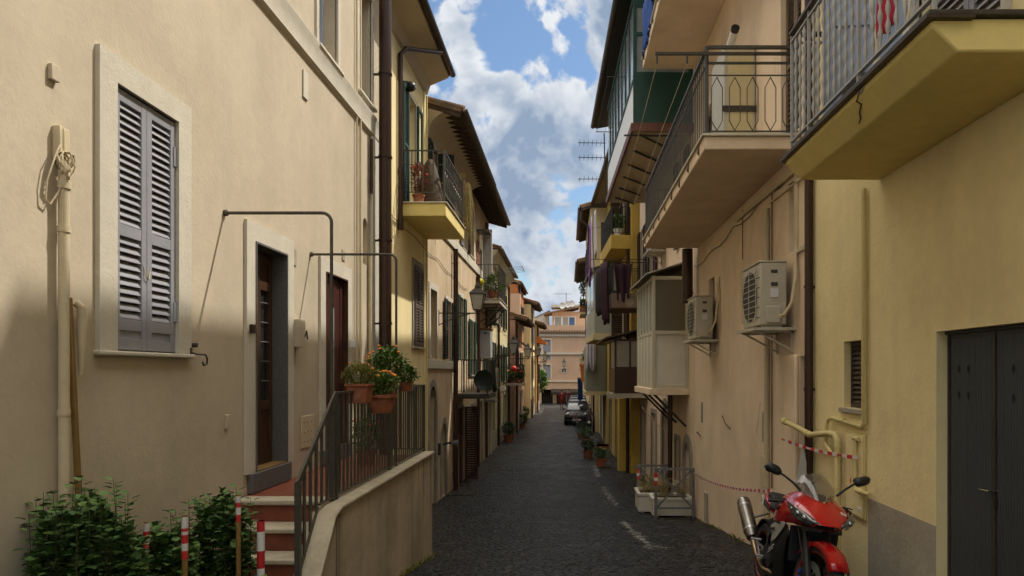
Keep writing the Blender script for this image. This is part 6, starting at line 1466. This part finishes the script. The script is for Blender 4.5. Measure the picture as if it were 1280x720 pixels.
# ================================================================ motorcycle (x forward, y to its left, z up)
def build_moto():
    t = thing('motorcycle','red sports motorcycle on its side stand by the yellow wall','motorcycle')
    Z = 0
    def wheel(name, x, R, w, rimr, discs):
        wl = M(); prof = []
        n = 40
        pr = [(rimr,-w*.42),(rimr+.012,-w*.5),(R-.035,-w*.5),(R-.012,-w*.36),(R,-w*.12),(R,w*.12),(R-.012,w*.36),(R-.035,w*.5),(rimr+.012,w*.5),(rimr,w*.42)]
        wl.lathe(pr, (x,0,R), n, 'y', cap=False); o = wl.build(name, m_rubber, t)
        r = M(); r.lathe([(rimr-.012,-w*.40),(rimr+.004,-w*.43),(rimr+.004,w*.43),(rimr-.012,w*.40),(rimr-.03,w*.1),(rimr-.03,-w*.1),(rimr-.012,-w*.40)],(x,0,R),n,'y',cap=False)
        r.lathe([(.045,-w*.45),(.045,w*.45)],(x,0,R),16,'y')
        for k in range(5):
            a = 2*pi*k/5+.3
            for da in (-.14,.14): r.bar((x+.04*cos(a),0,R+.04*sin(a)),(x+(rimr-.02)*cos(a+da),0,R+(rimr-.02)*sin(a+da)),.022,.03,up=(0,1,0))
        r.build('rim', mat('black rim',(.02,.02,.02),.35,.5,var=.05), o)
        rr_ = M()
        for s in (-1,1): rr_.lathe([(rimr+.0045,s*w*.43),(rimr+.016,s*(w*.5+.0015)),(rimr+.009,s*(w*.5+.0015)),(rimr+.003,s*w*.44)],(x,0,R),n,'y',cap=False)
        rr_.build('rim_stripe', mat('dark red rim tape',(.20,.012,.01),.5,var=.2), o)
        d = M()
        for s,rd in discs:
            for ri,ro in ((.6,1.0),):
                d.lathe([(rd*ri,s-.0025),(rd,s-.0025),(rd,s+.0025),(rd*ri,s+.0025),(rd*ri,s-.0025)],(x,0,R),36,'y',cap=False)
            for k in range(6): a = 2*pi*k/6; d.bar((x+.05*cos(a),s,R+.05*sin(a)),(x+rd*.62*cos(a),s,R+rd*.62*sin(a)),.012)
        d.build('brake_disc', m_alum, o)
        return o
    # rear
    wheel('rear_wheel', -.69, .315, .18, .215, ((.11,.11),))
    b = M(); 
    for s in (-1,1): b.tube([(-.69,s*.12,.315),(-.45,s*.13,.36),(-.18,s*.11,.40)],[.028,.036,.04],8)
    b.build('swingarm', m_alum, t)
    b = M(); b.tube([(-.60,.0,.60),(-.66,.0,.665),(-.80,.0,.655),(-.93,0,.59)],.01,6)
    R = []
    for k in range(9):
        a = radians(35+k*14); R.append([V(-.69+.335*cos(a),y_,.315+.335*sin(a)) for y_ in (-.10,-.05,.05,.10)]+[V(-.69+.345*cos(a),y_,.315+.345*sin(a)) for y_ in (.10,.05,-.05,-.10)])
    b.rings(R); b.build('rear_hugger', m_blk, t)
    # engine and frame
    b = M(); b.loft([(-.22,0,.44,.13,.15,4),(-.1,0,.42,.17,.20,4),(.12,0,.42,.18,.2,4),(.26,0,.46,.16,.16,4),(.36,0,.5,.13,.14,4)],16)
    b.tube([(0,-.19,.36),(0,-.215,.36)],.095,18).tube([(-.13,-.18,.40),(-.13,-.21,.40)],.07,16).tube([(0.0,.19,.36),(0,.215,.36)],.095,18)
    b.build('engine', m_blkm, t)
    b = M()
    for s in (-1,1): b.rings([[V(x_,s*(y_+e),z_+dz) for e,dz in ((0,-h),(.035,-h),(.035,h),(0,h))] for x_,y_,z_,h in ((.42,.06,.86,.06),(.2,.17,.76,.07),(-.05,.18,.62,.075),(-.22,.15,.46,.08))])
    b.build('frame_spar', m_blkm, t)
    # radiator + lower fairing
    M().box(.38,.42,-.17,.17,.40,.70).build('radiator', m_blk, t, bevel=.01)
    for s in (-1,1):
        o = M().add([(.52,s*.20,.73),(.30,s*.235,.70),(.10,s*.225,.66),(.48,s*.215,.60),(.28,s*.245,.55),(.08,s*.235,.50),(.40,s*.20,.42),(.20,s*.23,.36),(.0,s*.22,.34),(.26,s*.12,.22),(.06,s*.14,.19),(-.16,s*.15,.22)],
            [(0,1,4,3),(1,2,5,4),(3,4,7,6),(4,5,8,7),(6,7,10,9),(7,8,11,10)]).build('lower_fairing', m_blk, t, solid=.008, sub=2)
        M().add([(.50,s*.222,.74),(.30,s*.255,.71),(.12,s*.248,.68),(.40,s*.24,.64),(.22,s*.262,.60),(.06,s*.256,.60),(.26,s*.258,.53),(.14,s*.26,.50)],[(0,1,4,3),(1,2,5,4),(3,4,7,6)]).build('side_panel', m_silv, t, solid=.008, sub=2)
        b = M().prism([(.30,s*.268,.655),(.18,s*.27,.64),(.13,s*.27,.615),(.27,s*.27,.625)],(0,s*.004,0)).build('air_slot', m_blk, t)
        for k,(xa,za,xb,zb) in enumerate(((.24,.50,.08,.44),(.22,.47,.07,.41))): M().bar((xa,s*.25,za),(xb,s*.245,zb),.006,.012).build('chrome_stripe', m_silv, t)
    # upper cowl: half grid mirrored
    G = [[(.860,0,.752),(.853,.05,.752),(.83,.115,.755),(.81,.10,.722),(.80,0,.710)],
         [(.785,0,.835),(.775,.08,.835),(.745,.190,.825),(.725,.185,.740),(.72,.05,.706)],
         [(.69,0,.910),(.68,.10,.905),(.635,.235,.880),(.61,.235,.765),(.60,.14,.715)],
         [(.60,.035,.967),(.57,.13,.947),(.52,.24,.905),(.50,.255,.80),(.48,.20,.72)],
         [(.46,.12,1.005),(.42,.18,.965),(.36,.25,.885),(.33,.265,.79),(.33,.245,.70)],
         [(.34,.16,.985),(.32,.195,.945),(.24,.24,.87),(.20,.258,.78),(.20,.25,.70)],
         [(.26,.165,.93),(.22,.19,.90),(.12,.21,.84),(.08,.235,.76),(.08,.235,.69)]]
    b = M()
    for s in (1,-1):
        vs = [(x,s*y,z) for r in G for x,y,z in r]; b.add(vs, [(i*5+j,i*5+j+1,(i+1)*5+j+1,(i+1)*5+j) for i in range(len(G)-1) for j in range(4)])
    cw = b.build('front_fairing', m_red, t)
    bm_merge(cw); md = cw.modifiers.new('s','SOLIDIFY'); md.thickness=.006; md.offset=-1; md = cw.modifiers.new('sub','SUBSURF'); md.levels=md.render_levels=2
    def gp(i,j,s,off=.004):
        x,y,z = G[i][j]; return V(x,s*y,z)+V(.5,s*.6,-.1).normalized()*off
    for s in (-1,1):   # slanted headlamps low in the nose
        def gl_(r,f):
            i = min(2,int(r)); tt = r-i; z_ = V(*G[i][1]).lerp(V(*G[i+1][1]),tt); a_ = V(*G[i][2]).lerp(V(*G[i+1][2]),tt); b_ = V(*G[i][3]).lerp(V(*G[i+1][3]),tt); v_ = a_.lerp(b_,f) if f >= 0 else a_.lerp(z_,-f); return V(v_.x,s*v_.y,v_.z)+V(.010,s*.012,.002)
        rows = [(.10,-.75,.55),(.4,-.62,.80),(.8,-.42,.86),(1.2,-.22,.86),(1.6,-.08,.80),(2.1,.0,.66),(2.7,.04,.38),(3.0,.08,.2)]
        b = M().rings([[gl_(r,f0+(f1-f0)*q_/8) for q_ in range(9)] for r,f0,f1 in rows], closed=False)
        hl = b.build('headlight', m_lens, t, solid=.004)
        k = M()
        for (rr0,ff,r) in ((.75,.2,.024),(1.35,.28,.024),(2.1,.32,.013)): e_ = gl_(rr0,ff); k.ell(e_,(r,r,r),12,8)
        k.build('lamp_bulb', mat('lamp reflector',(.35,.36,.38),.15,.8,var=0), hl)
        M().bar((.78,s*.03,.712),(.66,s*.16,.70),.02,.03).build('intake_lip', m_blk, t)
    # screen
    SC = [[(.67,0,.94),(.64,.06,.94),(.585,.10,.955)],[(.58,0,1.04),(.555,.085,1.03),(.49,.15,1.00)],[(.49,0,1.12),(.465,.10,1.105),(.405,.17,1.05)],[(.40,0,1.165),(.38,.09,1.15),(.34,.15,1.09)]]
    b = M()
    for s in (1,-1): b.add([(x,s*y,z) for r in SC for x,y,z in r],[(i*3+j,i*3+j+1,(i+1)*3+j+1,(i+1)*3+j) for i in range(3) for j in range(2)])
    o = b.build('windscreen', m_screen, t); bm_merge(o); md = o.modifiers.new('sub','SUBSURF'); md.levels=md.render_levels=2
    M().box(.36,.44,-.10,.10,.93,.99).build('instrument_cluster', m_blk, t, bevel=.02)
    # bars, mirrors
    b = M()
    for s in (-1,1): b.tube([(.36,s*.12,.91),(.33,s*.22,.895),(.28,s*.33,.88)],.013,8); b.tube([(.315,s*.24,.892),(.27,s*.345,.878)],.019,8); b.tube([(.35,s*.2,.90),(.40,s*.26,.91),(.34,s*.36,.90)],.006,6)
    b.each('handlebar', m_blk, t)
    for s in (-1,1):
        b = M().tube([(.52,s*.15,1.0),(.50,s*.22,1.06),(.46,s*.31,1.12)],[.012,.010,.009],8); mr_ = b.build('mirror', m_blk, t)
        hsh = M(); R = []
        for k in range(9):
            u = -1+2*k/8; wv = sqrt(max(0,1-u*u)); wv = .3+.7*wv; hh = .043*wv; th = .03*wv
            R.append([V(.455-.1*(0)+th*cos(a), s*(.375+.066*u), 1.15+.02*u+hh*sin(a)) for a in [2*pi*i/12 for i in range(12)]])
        hsh.rings(R).build('mirror_housing', m_blk, mr_); M().prism([V(.418,s*(.385+.075*cos(a)),1.15+.034*sin(a)) for a in [2*pi*i/16 for i in range(16)]],(-.003,0,0)).build('mirror_glass', m_chrome, mr_)
    for s in (-1,1): M().prism([(.40,s*.262,.715),(.10,s*.240,.70),(.10,s*.240,.685),(.42,s*.258,.695)],(0,s*.004,0)).build('lower_trim', m_blk, t); M().prism([(.30,s*.262,.86),(.12,s*.236,.835),(.14,s*.236,.80),(.27,s*.263,.81)],(0,s*.004,0)).build('side_vent', m_blk, t)
    # tank, seat, tail
    tk = M().loft([(.30,0,.87,.11,.05,2.4),(.24,0,.885,.15,.085,2.4),(.12,0,.875,.165,.115,2.5),(0,0,.845,.16,.115,2.5),(-.10,0,.80,.12,.085,2.5),(-.16,0,.775,.08,.05,2.5)],20).build('fuel_tank', m_red, t)
    M().lathe([(.035,0),(.035,.012),(.02,.014)],(.12,0,.988),16).build('filler_cap', m_alum, tk)
    M().loft([(-.13,0,.78,.09,.03,3),(-.2,0,.785,.13,.03,3),(-.36,0,.80,.15,.032,3),(-.43,0,.83,.13,.04,3)],16).build('seat', m_seat, t)
    M().loft([(-.44,0,.87,.09,.028,3),(-.5,0,.89,.11,.028,3),(-.64,0,.905,.10,.026,3),(-.74,0,.915,.06,.02,3)],16).build('pillion_seat', m_seat, t)
    tl = M().loft([(-.26,0,.74,.11,.04,3),(-.40,0,.775,.14,.055,2.6),(-.56,0,.82,.135,.065,2.4),(-.72,0,.865,.11,.055,2.4),(-.84,0,.885,.08,.04,2.4),(-.90,0,.89,.045,.02,2.4)],20).build('tail_unit', m_red, t)
    for s in (-1,1): M().prism([(-.36,s*.146,.745),(-.62,s*.138,.80),(-.64,s*.13,.85),(-.44,s*.15,.83),(-.34,s*.15,.78)],(0,s*.004,0)).build('tail_panel', m_blk, tl)
    M().loft([(-.885,0,.86,.055,.02,3),(-.915,0,.868,.045,.014,3)],14).build('tail_light', m_tred, tl)
    M().prism([(-.885,-.09,.80),(-.885,.09,.80),(-.90,.09,.89),(-.90,-.09,.89)],(-.004,0,0)).build('number_sticker', m_paper, tl)
    for s in (-1,1): M().prism([(-.70,s*.128,.80),(-.82,s*.105,.83),(-.84,s*.10,.885),(-.74,s*.122,.865)],(0,s*.004,0)).build('number_sticker', m_paper, tl); M().bar((-.74,s*.128,.83),(-.80,s*.114,.855),.004,.03).build('sticker_mark', m_blk, tl)
    # exhaust on the right side (y negative), high and tilted
    ex = M(); a = V(-.60,-.22,.46); c = V(-.93,-.27,.80); d = (c-a).normalized(); Ln = (c-a).length
    ex.tube([a,a+d*.05,a+d*.08,c-d*.03,c],[.055,.066,.071,.071,.062],24); eo = ex.build('exhaust', m_can, t)
    M().tube([c,c+d*.006,c+d*.006-d*.03],[.05,.045,.02],20).build('end_cap', m_blkm, eo)
    M().tube([(-.1,-.12,.2),(-.3,-.16,.21),(-.46,-.20,.32),tuple(a)],[.028,.028,.027,.03],12).build('header_pipe', m_bronze, t)
    M().tube([tuple(a+d*.08),tuple(a+d*.105)],.074,20).tube([tuple(c-d*.1),tuple(c-d*.08)],.073,20).build('exhaust_band', m_alum, eo)
    M().bar(tuple(a+d*.26+V(0,.05,.0)),(-.50,-.12,.72),.03,.012).bar((-.24,-.15,.38),(-.50,-.20,.44),.03,.012).bar((-.24,-.15,.38),(-.34,-.20,.27),.025,.012).bar((-.30,-.21,.30),(-.47,-.21,.45),.02,.01).each('footpeg_bracket', m_alum, t)
    M().tube([(-.20,-.16,.34),(-.21,-.27,.34)],.012,8).tube([(-.42,-.18,.47),(-.43,-.28,.47)],.012,8).build('footpeg', m_alum, t)
    M().tube([(-.08,.14,.3),(-.12,.30,.0)],.012,8).build('side_stand', m_blkm, t)
    # steered front end
    fr = M()
    st_ = radians(14); ax = V(-.42,0,1).normalized(); pv = V(.45,0,.86)
    def rotf(o):
        q = Matrix.Translation(pv) @ Matrix.Rotation(st_, 4, ax) @ Matrix.Translation(-pv)
        o.data.transform(q)
        for ch in o.children: ch.data.transform(q)
    b = M()
    for s in (-1,1): b.tube([(.72,s*.105,.29),(.58,s*.105,.60)],.030,12); 
    f1 = b.build('fork_leg', m_blkm, t)
    b = M()
    for s in (-1,1): b.tube([(.58,s*.105,.60),(.44,s*.105,.90)],.024,12)
    b.box(.40,.56,-.13,.13,.70,.74); f2 = b.build('fork_tube', m_blk, t)
    wf = wheel('front_wheel', .69, .30, .12, .215, ((-.075,.15),(.075,.15)))
    R = []
    for k in range(9):
        a_ = radians(25+k*14.5); rr_ = .318; R.append([V(.69+r2*cos(a_),y_,.30+r2*sin(a_)-.0) for y_,r2 in ((-.085,rr_-.05),(-.075,rr_-.012),(-.04,rr_+.004),(0,rr_+.010),(.04,rr_+.004),(.075,rr_-.012),(.085,rr_-.05))])
    b = M(); b.rings(R, closed=False); fd = b.build('front_fender', m_red, t, solid=.006)
    b = M()
    for s in (-1,1): b.prism([(.60,s*.088,.36),(.66,s*.088,.36),(.63,s*.092,.60),(.52,s*.092,.58)],(0,s*.006,0))
    fs_ = b.build('fender_stay', m_red, t)
    b = M()
    for s in (-1,1): b.box(.55,.63,s*.085-.02,s*.085+.02,.26,.38)
    cl = b.build('brake_caliper', m_blkm, t, bevel=.01); b = M()
    for s in (-1,1):
        for dz in (0,.055): b.tube([(.59,s*.106,.29+dz),(.59,s*.118,.29+dz)],.018,12)
    bb_ = b.build('caliper_piston', m_blueA, t)
    dl = M().tube([(.80,-.115,.26),(.72,-.118,.17)],.020,10).ell((.80,-.115,.26),(.03,.025,.03),10,8); dk = dl.build('disc_lock', m_yplas, t)
    for o in (f1,f2,wf,fd,fs_,cl,bb_,dk): rotf(o)
    b = M().tube([(.46,-.1,.9),(.55,-.16,.72),(.66,-.11,.40)],.006,6).tube([(.30,-.3,.9),(.36,-.2,.84),(.42,-.12,.74)],.006,6); b.build('brake_hose', m_blk, t)
    
    lm = text_mesh('lettering','R6',.05,m_whiteb,cw,(0,0,0),(0,0,0),.0015)
    qa,qb,qc,qd = (V(*G[1][1]),V(*G[1][2]),V(*G[2][1]),V(*G[2][2])); nn = (qb-qa).cross(qc-qa).normalized(); nn = nn if nn.z > 0 else -nn; xx = (qb-qa).normalized(); yy = nn.cross(xx)
    mt_ = Matrix((xx,yy,nn)).transposed().to_4x4(); mt_.translation = (qa+qb+qc+qd)/4+nn*.004-xx*.035-yy*.02; lm.matrix_local = mt_
    return t
import bmesh
def bm_merge(o):
    bm = bmesh.new(); bm.from_mesh(o.data); bmesh.ops.remove_doubles(bm, verts=bm.verts, dist=.0005); bmesh.ops.recalc_face_normals(bm, faces=bm.faces); bm.to_mesh(o.data); bm.free()
mo = build_moto()
mo.rotation_mode = 'XYZ'
# forward (sin a, -cos a) ; lean to its left about the wheel line
ya = radians(-1); fwd = V(sin(ya),-cos(ya),0); left = V(0,0,1).cross(fwd)
lean = radians(8); up = (V(0,0,1)+left*math.tan(lean)).normalized(); l2 = up.cross(fwd).normalized()
mx = Matrix((fwd,l2,up)).transposed().to_4x4()
pc = V(1.98,6.15,0); pitch = (g(5.45,1.95)-g(6.85,1.8))/1.38
f2 = (fwd+V(0,0,pitch)).normalized(); l2 = up.cross(f2).normalized(); u2 = f2.cross(l2).normalized()
mx = Matrix((f2,l2,u2)).transposed().to_4x4(); mx.translation = V(pc.x,pc.y,gz(pc.x,pc.y)+.015)
mo.matrix_world = mx

# ================================================================ cars
def build_car(label, x, y, yaw, paint, L_=3.9, W_=1.66, H_=1.45):
    t = thing('parked_car', label, 'car', (0,0,0), 'cars parked along the right side')
    hw = W_/2
    st = [(-L_/2,.45,.62),(-L_/2+.1,.35,.80),(-L_/2+.5,.25,.90),(-L_/2+1.1,.22,.95),(0,.22,.95),(L_/2-1.3,.22,.95),(L_/2-.5,.25,.82),(L_/2-.12,.3,.68),(L_/2,.42,.58)]
    R = []
    for x_,zl,zh in st:
        k = 1-.12*(abs(x_)/(L_/2))**4; w_ = hw*k; R.append([V(x_,-w_*.92,zl),V(x_,-w_,zl+.12),V(x_,-w_,zh-.12),V(x_,-w_*.9,zh),V(x_,0,zh+.03),V(x_,w_*.9,zh),V(x_,w_,zh-.12),V(x_,w_,zl+.12),V(x_,w_*.92,zl),V(x_,0,zl-.02)])
    bd = M().rings(R).build('body', paint, t, sub=2)
    cabin = [(-L_/2+.35,.92,.95,.82),(-L_/2+.75,1.30,.93,.72),(-.4,1.44,.93,.70),(.25,1.42,.93,.70),(.95,.95,.93,.84)]
    cb = M(); cb.add([(-L_/2+.30,-hw*.86,.9),(-L_/2+.30,hw*.86,.9),(-L_/2+.70,-hw*.72,H_-.1),(-L_/2+.70,hw*.72,H_-.1),(.2,-hw*.70,H_-.02),(.2,hw*.70,H_-.02),(1.0,-hw*.84,.93),(1.0,hw*.84,.93)],[(0,1,3,2),(2,3,5,4),(4,5,7,6),(0,2,4,6),(1,7,5,3),(0,6,7,1)]); cb.build('window_glass', m_glass, t, bevel=.03)
    M().box(-L_/2+.68,.22,-hw*.71,hw*.71,H_-.09,H_).build('roof', paint, t, bevel=.035)
    p = M()
    for s in (-1,1):
        p.bar((.2,s*hw*.70,H_-.03),(1.0,s*hw*.84,.93),.06); p.bar((-L_/2+.70,s*hw*.72,H_-.1),(-L_/2+.30,s*hw*.86,.92),.08); p.bar((-.35,s*hw*.715,H_-.05),(-.35,s*hw*.87,.93),.05)
    p.each('pillar', paint, t)
    for sx in (-1,1):
        for s in (-1,1):
            c = (sx*(L_/2-.68), s*(hw-.1), .30); wl = M().lathe([(.2,-.09),(.29,-.09),(.30,-.05),(.30,.05),(.29,.09),(.2,.09)],c,24,'y').build('wheel', m_rubber, t); M().lathe([(.03,s*.06),(.2,s*.085),(.205,s*.03)],c,20,'y').build('rim', m_alum, wl)
    for s in (-1,1):
        M().ell((L_/2-.20,s*(hw-.25),.70),(.14,.16,.11),12,8).build('headlight', mat('clear lamp',(.5,.5,.48),.15,var=0,spec=.8), t); M().ell((.75,s*(hw+.06),.98),(.06,.09,.06),10,6).build('door_mirror', paint, t)
        M().ell((-L_/2+.1,s*(hw-.2),.78),(.06,.14,.1),10,6).build('tail_light', m_tred, t)
    M().box(L_/2-.06,L_/2+.02,-.45,.45,.40,.52).build('grille', m_blk, t, bevel=.02); M().box(L_/2+.0,L_/2+.03,-.26,.26,.30,.40).build('number_plate', m_paper, t)
    M().box(L_/2-.25,L_/2-.0,-hw*.85,hw*.85,.24,.36).build('bumper', m_blk, t, bevel=.03)
    t.location = (x,y,gz(x,y)); t.rotation_euler = (0,0,yaw); return t
build_car('black compact car parked nearest, facing down the street', .62,45.2,-pi/2-.03,m_carbk)
build_car('grey car parked directly behind the black one', .72,50.3,-pi/2,m_cargy)
build_car('grey green car farthest back in the parked row', .80,55.2,-pi/2,m_cargy)
# ================================================================ bicycle and scooter
p = gpt(720,534); t = thing('bicycle','small pale bicycle leaning in front of the black car','bicycle',p)
b0 = p
for k,s in enumerate((-1,1)):
    c = p+V(.10*s*0+.12*s,.45*s,.30); R=.30
    wh = M().tube([c+V(.03*cos(a)*0+.0,R*cos(a),R*sin(a)) for a in [2*pi*i/24 for i in range(25)]],.02,6).build('wheel', m_rubber, t)
    sp = M()
    for i in range(8): a = 2*pi*i/8; sp.tube([c,c+V(0,R*cos(a),R*sin(a))],.004,4)
    sp.build('spokes', m_steel, wh)
c1 = p+V(-.12,-.45,.30); c2 = p+V(.12,.45,.30); bb = p+V(.02,.1,.28); sd = p+V(.04,.22,.75); hd = p+V(-.09,-.32,.78)
M().tube([c2,bb,hd,sd,c2],.016,6).tube([sd,bb],.016,6).tube([hd,c1],.016,6).build('frame', mat('orange bicycle paint',(.5,.15,.05),.4), t); M().tube([hd,hd+V(0,-.03,.12)],.014,6).tube([hd+V(-.25,.02,.14),hd+V(0,-.05,.12),hd+V(.25,.02,.14)],.012,6).build('handlebar', m_steel, t); M().tube([sd,sd+V(0,.02,.08)],.014,6).ell(sd+V(0,.03,.1),(.07,.12,.03),10,6).build('saddle', m_blk, t); M().lathe([(.02,0),(.02,.14)],bb,8,'x').build('crank', m_steel, t)
p = gpt(736,541); t = thing('scooter','dark scooter with a rounded grey windshield parked by the right pots','scooter',p)
M().loft([(0,0,0,.01,.01,2),(.001,0,0,.01,.01,2)],8)
def sw(pts): return [p+V(q[1],-q[0],q[2]) for q in pts]
for xx in (-.6,.6):
    c = p+V(0,-xx,.22); R = []
    M().lathe([(.12,-.05),(.2,-.05),(.22,0),(.2,.05),(.12,.05)],c,20,'x').build('wheel', m_rubber, t)
b = M().tube(sw([(.55,0,.45),(.42,0,.75),(.36,0,1.0)]),[.14,.16,.09],10).tube(sw([(.5,0,.35),(.3,0,.28),(-.15,0,.28)]),[.1,.13,.14],10).tube(sw([(-.15,0,.4),(-.45,0,.55),(-.85,0,.62)]),[.15,.18,.1],10); b.build('body', m_carbk, t)
M().tube(sw([(-.1,0,.74),(-.45,0,.78),(-.8,0,.80)]),[.09,.12,.09],10).build('seat', m_seat, t); M().tube(sw([(.34,-.32,1.0),(.38,0,1.02),(.34,.32,1.0)]),.02,8).build('handlebar', m_blk, t)
M().ell(p+V(0,-.44,1.12),(.20,.04,.22),14,8).build('windshield', m_screen, t); M().ell(p+V(0,-.60,.62),(.09,.06,.09),12,8).build('headlight', mat('clear lamp',(.5,.5,.48),.15), t); M().tube(sw([(.6,0,.22),(.5,0,.5)]),.03,8).build('fork', m_blkm, t)
# ================================================================ people far down the street
def person(label, x, y, face, top, leg, grp='people at the far end of the street'):
    t = thing('person', label, 'person', (x,y,gz(x,y)), grp)
    J = {'pel':(0,0,.95),'wst':(0,0,1.08),'cst':(0,0,1.32),'nck':(0,0,1.48),'hd0':(0,.01,1.56),'hd1':(0,.015,1.68)}
    for s,n in ((-1,'l'),(1,'r')):
        J.update({'hp'+n:(s*.10,0,.90),'kn'+n:(s*.11,.04*s,.50),'an'+n:(s*.11,.10*s,.08),'to'+n:(s*.12,.10*s+.16,.03),'sh'+n:(s*.19,0,1.42),'el'+n:(s*.25,-.04*s,1.14),'wr'+n:(s*.25,.08,.92),'hn'+n:(s*.24,.12,.82)})
    Rr = {'pel':.14,'wst':.125,'cst':.145,'nck':.055,'hd0':.08,'hd1':.085,'hp':.10,'kn':.06,'an':.04,'to':.035,'sh':.06,'el':.042,'wr':.03,'hn':.035}
    E = [('pel','wst'),('wst','cst'),('cst','nck'),('nck','hd0'),('hd0','hd1')]
    for n in 'lr': E += [('pel','hp'+n),('hp'+n,'kn'+n),('kn'+n,'an'+n),('an'+n,'to'+n),('cst','sh'+n),('sh'+n,'el'+n),('el'+n,'wr'+n),('wr'+n,'hn'+n)]
    ks = list(J); me = bpy.data.meshes.new('body'); ca,sa = cos(face),sin(face)
    me.from_pydata([(J[k][0]*ca-J[k][1]*sa, J[k][0]*sa+J[k][1]*ca, J[k][2]) for k in ks],[(ks.index(a),ks.index(b)) for a,b in E],[]); me.update()
    o = bpy.data.objects.new('body', me); C.objects.link(o); o.parent = t
    md = o.modifiers.new('skin','SKIN'); 
    if not me.skin_vertices: 
        bm = bmesh.new(); bm.from_mesh(me); bm.verts.layers.skin.verify(); bm.to_mesh(me); bm.free()
    for i,k in enumerate(ks):
        r = Rr.get(k) or Rr[k[:-1]]; sv = me.skin_vertices[0].data[i]; sv.radius = (r,r*.85); sv.use_root = (k=='pel')
    sb = o.modifiers.new('sub','SUBSURF'); sb.levels = sb.render_levels = 1
    # clothing by height inside one continuous surface
    mt = bpy.data.materials.new('clothed body'); mt.use_nodes = True; N = mt.node_tree.nodes; L = mt.node_tree.links
    tc = N.new('ShaderNodeTexCoord'); sx = N.new('ShaderNodeSeparateXYZ'); L.new(tc.outputs['Object'],sx.inputs[0]); cr = N.new('ShaderNodeValToRGB'); cr.color_ramp.interpolation='CONSTANT'
    dv = N.new('ShaderNodeMath'); dv.operation='DIVIDE'; L.new(sx.outputs[2],dv.inputs[0]); dv.inputs[1].default_value = 1.8; L.new(dv.outputs[0],cr.inputs[0])
    els = cr.color_ramp.elements; els[0].position=0; els[0].color=(.03,.02,.015,1); els[1].position=.055; els[1].color=(*leg,1)
    e = els.new(.53); e.color=(*top,1); e = els.new(.815); e.color=(.42,.26,.18,1)
    L.new(cr.outputs[0],N['Principled BSDF'].inputs['Base Color']); N['Principled BSDF'].inputs['Roughness'].default_value=.85; me.materials.append(mt)
    M().ell((x,y-.012*ca,gz(x,y)+1.70),(.095,.1,.085),12,8).build('hair', m_hair, t)
person('person in a red top and red trousers near the end of the street', -.55,60.5,.3,(.22,.02,.02),(.16,.015,.015))
person('person in a dark red shirt walking beside the parked cars', .05,63.5,2.6,(.10,.015,.02),(.03,.04,.08))
